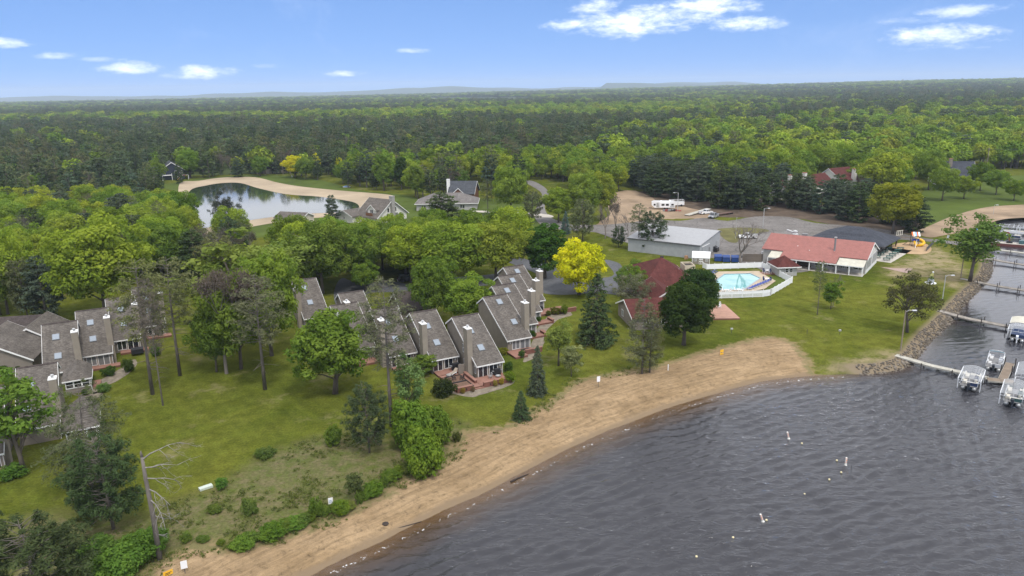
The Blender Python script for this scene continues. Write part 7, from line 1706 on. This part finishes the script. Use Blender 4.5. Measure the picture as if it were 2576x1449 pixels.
# ------------------------------------------------------------------ playground, picnic tables, flower pot
pg = thing('playground', 'wooden play tower with a yellow spiral slide', 'play tower', (122.6, 219.0, 0), rad(-12))
m_yel = mat('yellow_plastic', (.72, .40, .008), .4, spec=.4); m_log = mat('brown_timber', (.15, .105, .075), .85)
pp = MB().box(-.08, -.08, 0, .08, .08, 3.3).mesh('post', m_log)
for (x, y) in ((-.9, -.9), (.9, -.9), (-.9, .9), (.9, .9)): inst('post', pp, pg, (x, y, 0))
MB().box(-1, -1, 1.55, 1, 1, 1.68).build('platform', m_log, pg); MB().box(-1.02, -1.06, 1.7, 1.02, -1.0, 2.4).build('blue_panel', mat('blue_plastic', (.04, .07, .28), .5), pg)
for k in range(5): MB().add([(-1.15+k*.46, -1.1, 3.2), (-1.15+k*.46+.46, -1.1, 3.2), (-1.15+k*.46+.46, 0, 4.3), (-1.15+k*.46, 0, 4.3), (-1.15+k*.46+.46, 1.1, 3.2), (-1.15+k*.46, 1.1, 3.2)], [(0, 1, 2, 3), (3, 2, 4, 5)]).build('awning', (mat('orange_cloth', (.6, .16, .05), .7), m_vinyl, mat('sky_cloth', (.2, .38, .6), .7))[k % 3], pg)
sp_ = [(1.0+1.05*math.cos(a)*1.0+.5, -.3+1.05*math.sin(a), 2.35-.32*i) for i, a in enumerate([2.6-.75*j for j in range(8)])]
MB().tube(sp_, .43, 10).build('spiral_slide', m_yel, pg, smooth=True); MB().tube([(-.4, -1.0, 1.6), (-.2, -1.9, .9), (0, -2.5, .3)], [.33, .33, .3], 8).build('slide', m_yel, pg, smooth=True)
MB().beam((-1, 0, 2.6), (-5.0, -1.2, 2.6), .14, .14).beam((-5.0, -1.2, 2.6), (-5.8, -2.4, 0), .12, .12).beam((-5.0, -1.2, 2.6), (-5.2, .4, 0), .12, .12).build('swing_beam', m_log, pg)
MB().beam((.3, -1, 2.2), (-.6, -3.4, 0), .1, .1).build('brace', m_vinyl, pg)
MB().beam((-1.0, .5, 1.6), (-3.0, 1.0, 0), .5, .08).build('ramp', m_log, pg); MB().beam((-1.2, -1.2, 3.3), (.9, -1.4, 2.4), .5, .06).build('white_board', m_vin2, pg)
nf = thing('net_fence', 'dark mesh fence section at the playground sand', 'fence', (121.9, 210.9, 0), math.atan2(10.3, 7.9))
for k in range(5): MB().box(k*3.2, -.04, 0, k*3.2+.08, .04, 1.35).build('post', m_post, nf)
MB().box(0, -.015, .1, 13, .015, 1.25).build('mesh_panel', mat('dark_mesh', (.075, .08, .075), .8), nf)
m_pgrn = mat('green_table_paint', (.028, .085, .07), .6, fn=var(2, .8, 1.2))
def picnic(loc, rz, label):
    t = thing('picnic_table', label, 'picnic table', loc, rz, 'green picnic tables beside the pavilion'); MB().box(-.95, -.38, .70, .95, .38, .76).build('tabletop', m_pgrn, t)
    for s in (-.72, .72): MB().box(-.95, s-.13, .42, .95, s+.13, .47).build('bench', m_pgrn, t)
    for x in (-.7, .7): MB().beam((x, -.8, 0), (x, -.1, .7), .07, .07, (1, 0, 0)).beam((x, .8, 0), (x, .1, .7), .07, .07, (1, 0, 0)).beam((x, -.78, .40), (x, .78, .40), .05, .05).build('leg', m_black, t)
    return t
for i in range(6): 
    a = Vector((104.9, 200.2, .065)).lerp(Vector((115.6, 213.4, .065)), i/5); picnic(a, rad(-18), 'green picnic table outside the pavilion, %s of the front line' % ('nearest the restaurant', 'second', 'third', 'fourth', 'fifth', 'nearest the playground')[i])
for i in range(4): a = Vector((103.8, 203.4, .065)).lerp(Vector((112.2, 213.8, .065)), i/3); picnic(a, rad(-18), 'green picnic table under the pavilion eave, %s of the back line' % ('nearest the restaurant', 'second', 'third', 'nearest the playground')[i])
st = thing('flower_statue', 'flower-covered figure on a grey round planter with a white disc', 'flower statue', (103.6, 175.6, 0))
MB().lathe([(1.3, 0), (1.3, .12)], 20).build('disc', m_vinyl, st); MB().lathe([(.78, .122), (.7, 1.0), (.64, 1.0)], 16).build('planter', mat('pewter_planter', (.36, .385, .40), .5, fn=var(3, .85, 1.1)), st)
p_, n_, i_ = clump_pts(np.array([[0, 0, 1.15], [0, 0, 1.5], [.05, 0, 1.9], [.2, 0, 2.2]]), np.array([.65, .5, .4, .3]), 240, np.random.default_rng(2)); V_ = leaf_quads(p_, n_, .09, 1.2, np.random.default_rng(2))
o = inst('greenery', leaf_mesh('greenery', V_[:4*420], np.random.default_rng(1).random(420), m_leaf), st); o.color = (.07, .13, .03, 1)
o = inst('flowers', leaf_mesh('flowers', V_[4*420:], np.random.default_rng(1).random(len(p_)-420), m_leaf), st); o.color = (.62, .60, .30, 1)
MB().lathe([(.04, 0), (.2, .1), (.22, .25), (.12, .4), (.02, .44)], 10).build('white_head', m_vinyl, st, (.3, 0, 2.55), smooth=True)

# ------------------------------------------------------------------ vehicles
m_tyre = mat('tyre_rubber', (.016, .016, .017), .85); m_wpaint = mat('white_car_paint', (.72, .73, .74), .25, spec=.5); m_silver = mat('silver_car_paint', (.45, .47, .5), .3, spec=.5, metal=.4); m_lamp = mat('headlight_glass', (.55, .57, .6), .15, spec=.8); m_tail = mat('red_tail_light', (.3, .015, .012), .3)
def wheels(t, xs, y, r=.38, w_=.26):
    ty = MB().lathe([(r*.62, -w_/2), (r*.95, -w_/2), (r, -w_/4), (r, w_/4), (r*.95, w_/2), (r*.62, w_/2)], 16).mesh('tyre', m_tyre, True); rim = MB().lathe([(r*.6, -w_/2+.04), (r*.6, w_/2-.03), (r*.2, w_/2-.01)], 10).mesh('rim', m_steel)
    for x in xs:
        for s in (-1, 1):
            o = inst('wheel', ty, t, (x, s*y, r)); o.rotation_euler = (rad(-90*s), 0, 0); inst('rim', rim, o)
def car(name, label, loc, rz, paint, L=5.8, cabin=(-.1, 1.9), bed=True, suv=False, ht=1.85, wd=1.95, group=None, bumper=None):
    """front along +x"""
    t = thing(name, label, 'pickup truck' if bed else 'car', loc, rz, group); h = wd/2; f, r_ = L/2, -L/2
    prof = [(r_, .5), (r_+.05, 1.05), (cabin[0], 1.08), (cabin[1], 1.08), (f-.25, 1.0), (f, .85), (f, .45), (f-.2, .32), (r_+.2, .36)]
    b = MB().prismy(prof, -h, h)
    if bed: pass
    b.build('body', paint, t)
    x0, x1 = cabin; xr = x0+(.12 if bed else .25)
    zt = ht
    cab = MB().add([(x0, -h+.04, 1.081), (x1, -h+.04, 1.081), (x1, h-.04, 1.081), (x0, h-.04, 1.081), (xr, -h+.22, zt), (x1-.75, -h+.22, zt), (x1-.75, h-.22, zt), (xr, h-.22, zt)], [(4, 5, 6, 7), (0, 1, 5, 4), (1, 2, 6, 5), (2, 3, 7, 6), (3, 0, 4, 7)]); cab.build('cab', paint, t)
    def onside(fx0, fx1, s):
        z0_, z1_ = 1.16, zt-.1
        def pt(x, z): k = (z-1.081)/(zt-1.081); return (x, s*(h-.04-.18*k+.012), z)
        lo0, lo1 = x0+(x1-x0)*fx0, x0+(x1-x0)*fx1; hi0 = xr+(x1-.75-xr)*fx0; hi1 = xr+(x1-.75-xr)*fx1
        q = [pt(lo0+.06, z0_), pt(lo1-.10, z0_), pt(hi1-.05, z1_), pt(hi0+.05, z1_)]; return q if s < 0 else q[::-1]
    wn = MB()
    for s in (-1, 1):
        for (a, b2) in (((.03, .5), (.52, .97)) if not suv else ((.02, .36), (.38, .68), (.7, .98))): wn.add(onside(a, b2, s), [(0, 1, 2, 3)])
    k = .86; wn.add([(x1-.02, -h+.16, 1.13), (x1-.02, h-.16, 1.13), (x1-.66, h-.3, zt-.06), (x1-.66, -h+.3, zt-.06)], [(0, 1, 2, 3)])
    wn.v[-4:] = [(x+.035, y, z+.02) for x, y, z in wn.v[-4:]]
    wn.add([(x0-.012, h-.18, 1.16), (x0-.012, -h+.18, 1.16), (xr-.012, -h+.3, zt-.1), (xr-.012, h-.3, zt-.1)], [(0, 1, 2, 3)]); wn.build('window', m_glass, t)
    if bed: 
        MB().box(r_+.12, -h+.12, 1.082, x0-.08, h-.12, 1.09).build('bed_liner', m_black, t); MB().box(r_+.02, -h, 1.05, x0-.05, -h+.1, 1.32).box(r_+.02, h-.1, 1.05, x0-.05, h, 1.32).box(r_, -h+.1, 1.05, r_+.1, h-.1, 1.32).build('bed_side', paint, t)
    for s in (-1, 1):
        MB().box(f-.03, s*.62-.2, .72, f+.02, s*.62+.2, .92).build('headlight', m_lamp, t); MB().box(r_-.02, s*(h-.16)-.1, .75, r_+.03, s*(h-.16)+.1, 1.05).build('tail_light', m_tail, t)
        MB().box(x1-.55, s*(h+.12)-.1, 1.12, x1-.4, s*(h+.12)+.1, 1.32).build('mirror', m_black, t)
    MB().box(f-.02, -.42, .55, f+.025, .42, .95).build('grille', m_black, t); MB().box(f-.1, -h, .34, f+.1, h, .54).box(r_-.1, -h, .38, r_+.1, h, .56).build('bumper', bumper or m_steel, t)
    wheels(t, (f-1.0, r_+1.2), h-.12)
    return t
g_ = G(1881, 600); car('pickup_truck', 'white pickup with a dark bed parked by the dry grass island', (g_.x, g_.y, .05), rad(172), m_wpaint, cabin=(-.6, 1.5), bumper=m_black)
g_ = G(1795, 548); car('pickup_truck', 'silver-white pickup facing the viewer at the edge of the lot', (g_.x, g_.y, .05), rad(232), m_silver, cabin=(-.6, 1.7), bumper=m_black, ht=2.0)
g_ = G(1784, 540); car('pickup_truck', 'white pickup parked behind the silver one', (g_.x-1, g_.y+1.5, .05), rad(28), m_wpaint, cabin=(-.5, 1.6))
g_ = G(1026, 708); car('black_suv', 'black sport utility car on the back driveway', (g_.x, g_.y, .06), rad(15), m_blackp, L=5.3, cabin=(-2.5, 1.5), bed=False, suv=True, ht=1.88)
# camper
g_ = G(1668, 526); rv = thing('camper', 'white travel trailer with a slide-out by the dirt yard', 'camper', (g_.x, g_.y, .05), rad(172))
MB().prismy([(-4.6, .7), (3.4, .7), (4.6, 1.7), (4.7, 2.9), (4.0, 3.3), (-4.2, 3.3), (-4.6, 2.6)], -1.2, 1.2).build('body', m_wpaint, rv)
so = MB().box(-2.6, 1.2, .85, 1.6, 1.9, 3.0).build('slide_out', m_vinyl, rv)
for x in (-2.1, -.4): MB().box(x, 1.902, 1.6, x+1.2, 1.93, 2.4).build('window', m_glass, rv)
MB().box(2.0, 1.202, .9, 2.8, 1.23, 2.7).build('door', m_greys, rv); MB().box(3.1, 1.202, 1.6, 3.9, 1.23, 2.3).box(-4.1, 1.202, 1.6, -3.1, 1.23, 2.3).build('window', m_glass, rv)
MB().box(-4.62, -1.21, .95, 3.6, -1.202, 1.25).box(-4.3, 1.202, .95, -2.7, 1.21, 1.25).build('stripe', m_grey, rv); MB().box(-3, -.5, 3.302, -2.2, .5, 3.5).box(.5, -.4, 3.302, 1.3, .4, 3.45).build('roof_unit', m_vinyl, rv)
wheels(rv, (-1.6, -.6), 1.05, .36); MB().beam((4.4, 0, .7), (5.8, 0, .6), .2, .15).build('tow_hitch', m_black, rv)
g_ = G(1702, 521); ut = thing('utility_truck', 'white utility truck with a ladder rack behind the camper', 'truck', (g_.x, g_.y+2, .05), rad(184))
MB().prismy([(-3.4, .6), (-3.4, 1.9), (.6, 1.9), (.6, .6)], -1.05, 1.05).build('service_body', m_wpaint, ut); MB().prismy([(.62, .55), (.62, 2.25), (1.9, 2.25), (2.5, 1.5), (3.4, 1.35), (3.5, .55)], -1.0, 1.0).build('cab', m_wpaint, ut)
MB().box(.9, -1.012, 1.5, 1.8, -1.002, 2.1).box(.9, 1.002, 1.5, 1.8, 1.012, 2.1).add([(1.96, -.85, 2.2), (2.5, -.9, 1.56), (2.5, .9, 1.56), (1.96, .85, 2.2)], [(0, 1, 2, 3)]).build('window', m_glass, ut)
lr = MB()
for s in (-1, 1):
    lr.beam((-3.3, s, 2.7), (2.6, s, 2.7), .08, .08)
    for x in (-3.2, -1, 1, 2.5): lr.beam((x, s, 1.5), (x, s, 2.7), .06, .06, (1, 0, 0))
for x in (-3.2, -1, 1, 2.5): lr.beam((x, -1, 2.7), (x, 1, 2.7), .06, .06)
lr.build('ladder_rack', m_vinyl, ut); wheels(ut, (-2.2, 2.5), .95, .45)
# stored dock ramp, yard clutter
a, b = zg(860, 460, .3), zg(1215, 345, 1.3); rp = thing('dock_ramp', 'long wooden dock ramp lying on the grass by the pines', 'ramp', (a.x, a.y, 0)); mb = MB(); v = b-a; mb.beam((0, 0, .35), (v.x, v.y, 1.1), 2.2, .16); mb.build('planking', m_dockp, rp); MB().beam((0, 0, .2), (v.x, v.y, .92), 2.3, .1).build('frame', m_wooddk, rp)
for s in (.3, .7): MB().box(v.x*s-.1, v.y*s-1, 0, v.x*s+.1, v.y*s+1, .5).build('support', m_wooddk, rp)
for i, (x, y, lab) in enumerate(((560, 400, 'rusty scrap heap before the camper'), (700, 395, 'dark scrap heap under the camper lamp pole'), (1450, 455, 'low dark trailer frame right of the pickups'))):
    g_ = zg(x, y); t = thing('scrap_heap', lab, 'scrap', (g_.x, g_.y, .05), .3*i); rr2 = random.Random(i)
    for k in range(7 if i < 2 else 1):
        if i < 2: MB().obox((rr2.uniform(-1.6, 1.6), rr2.uniform(-.8, .8), rr2.uniform(.2, .6)), (rr2.uniform(.2, .6), rr2.uniform(-.2, .2), 0), (0, rr2.uniform(.1, .4), .1), (.1, 0, rr2.uniform(.1, .4))).build('piece', (m_wooddk, m_red, m_grey)[k % 3], t)
        else: MB().box(-3, -1, .5, 5, 1, .7).build('bed', mat('rust_brown', (.11, .07, .055), .9), t)
    if i == 2: wheels(t, (3.0, 4.0), .9, .35)
# pond shore things
g_ = G(872, 472); pbt = thing('pedal_boat', 'small blue and white pedal boat on the pond lawn', 'boat', (g_.x, g_.y, .1), .3); MB().lathe([(1.2, 0), (1.5, .3), (1.4, .45)], 10).build('hull', m_vinyl, pbt).scale = (1.4, .7, 1); MB().lathe([(1.2, .46), (.9, .8), (.2, .9)], 10).build('cover', mat('sky_blue_cover', (.10, .25, .55), .6), pbt).scale = (1.4, .7, 1)
g_ = G(466, 451); swg = thing('swing_set', 'white swing set with a small yellow slide on the pond lawn', 'swing set', (g_.x, g_.y, 0), .2); MB().beam((-2, -.8, 0), (-2, 0, 2.6), .12, .12).beam((-2, .8, 0), (-2, 0, 2.6), .12, .12).beam((2, -.8, 0), (2, 0, 2.6), .12, .12).beam((2, .8, 0), (2, 0, 2.6), .12, .12).beam((-2, 0, 2.6), (2, 0, 2.6), .12, .12).build('frame', m_vinyl, swg); MB().beam((-2, 0, 1.8), (-4.2, -.6, .1), .6, .08).build('slide', m_yel, swg); MB().box(-1, -.6, 2.4, 1, .6, 2.6).build('canopy', m_red, swg)
g_ = G(735, 446); o = MB().lathe([(.3, 0), (.25, .6), (.15, 1.2), (.02, 1.4)], 8).build('garden_figure', m_vinyl, None, (g_.x, g_.y, .05)); tag(o, 'tiny white garden figure at the head of the pond', 'statue')
# power line along the far wood on the right
for i, (px_, py_) in enumerate(((2330, 440), (2480, 432), (2640, 426))):
    g_ = G(px_, py_); t = thing('power_pole', 'power pole in the wood right of the park lawn, %s' % ('left one', 'middle one', 'right one')[i], 'power pole', (g_.x, g_.y, 0), .1, 'power poles'); MB().tube([(0, 0, 0), (0, 0, 13)], .16, 6).build('pole', m_pole, t); MB().box(-1.2, -.08, 12.2, 1.2, .08, 12.4).build('crossarm', m_pole, t)
    if i:
        for dx in (-1.1, 0, 1.1):
            q = [prev.lerp(Vector((g_.x, g_.y, 0)), j/8)+Vector((dx, 0, 12.45-1.2*math.sin(math.pi*j/8))) for j in range(9)]
            if i == 1: q = q
            w_ = MB().tube([Vector(p)-Vector((g_.x, g_.y, 0)) for p in q], .035, 3, False).build('wire', m_black, t); w_.rotation_euler = (0, 0, -.1)
    prev = Vector((g_.x, g_.y, 0))
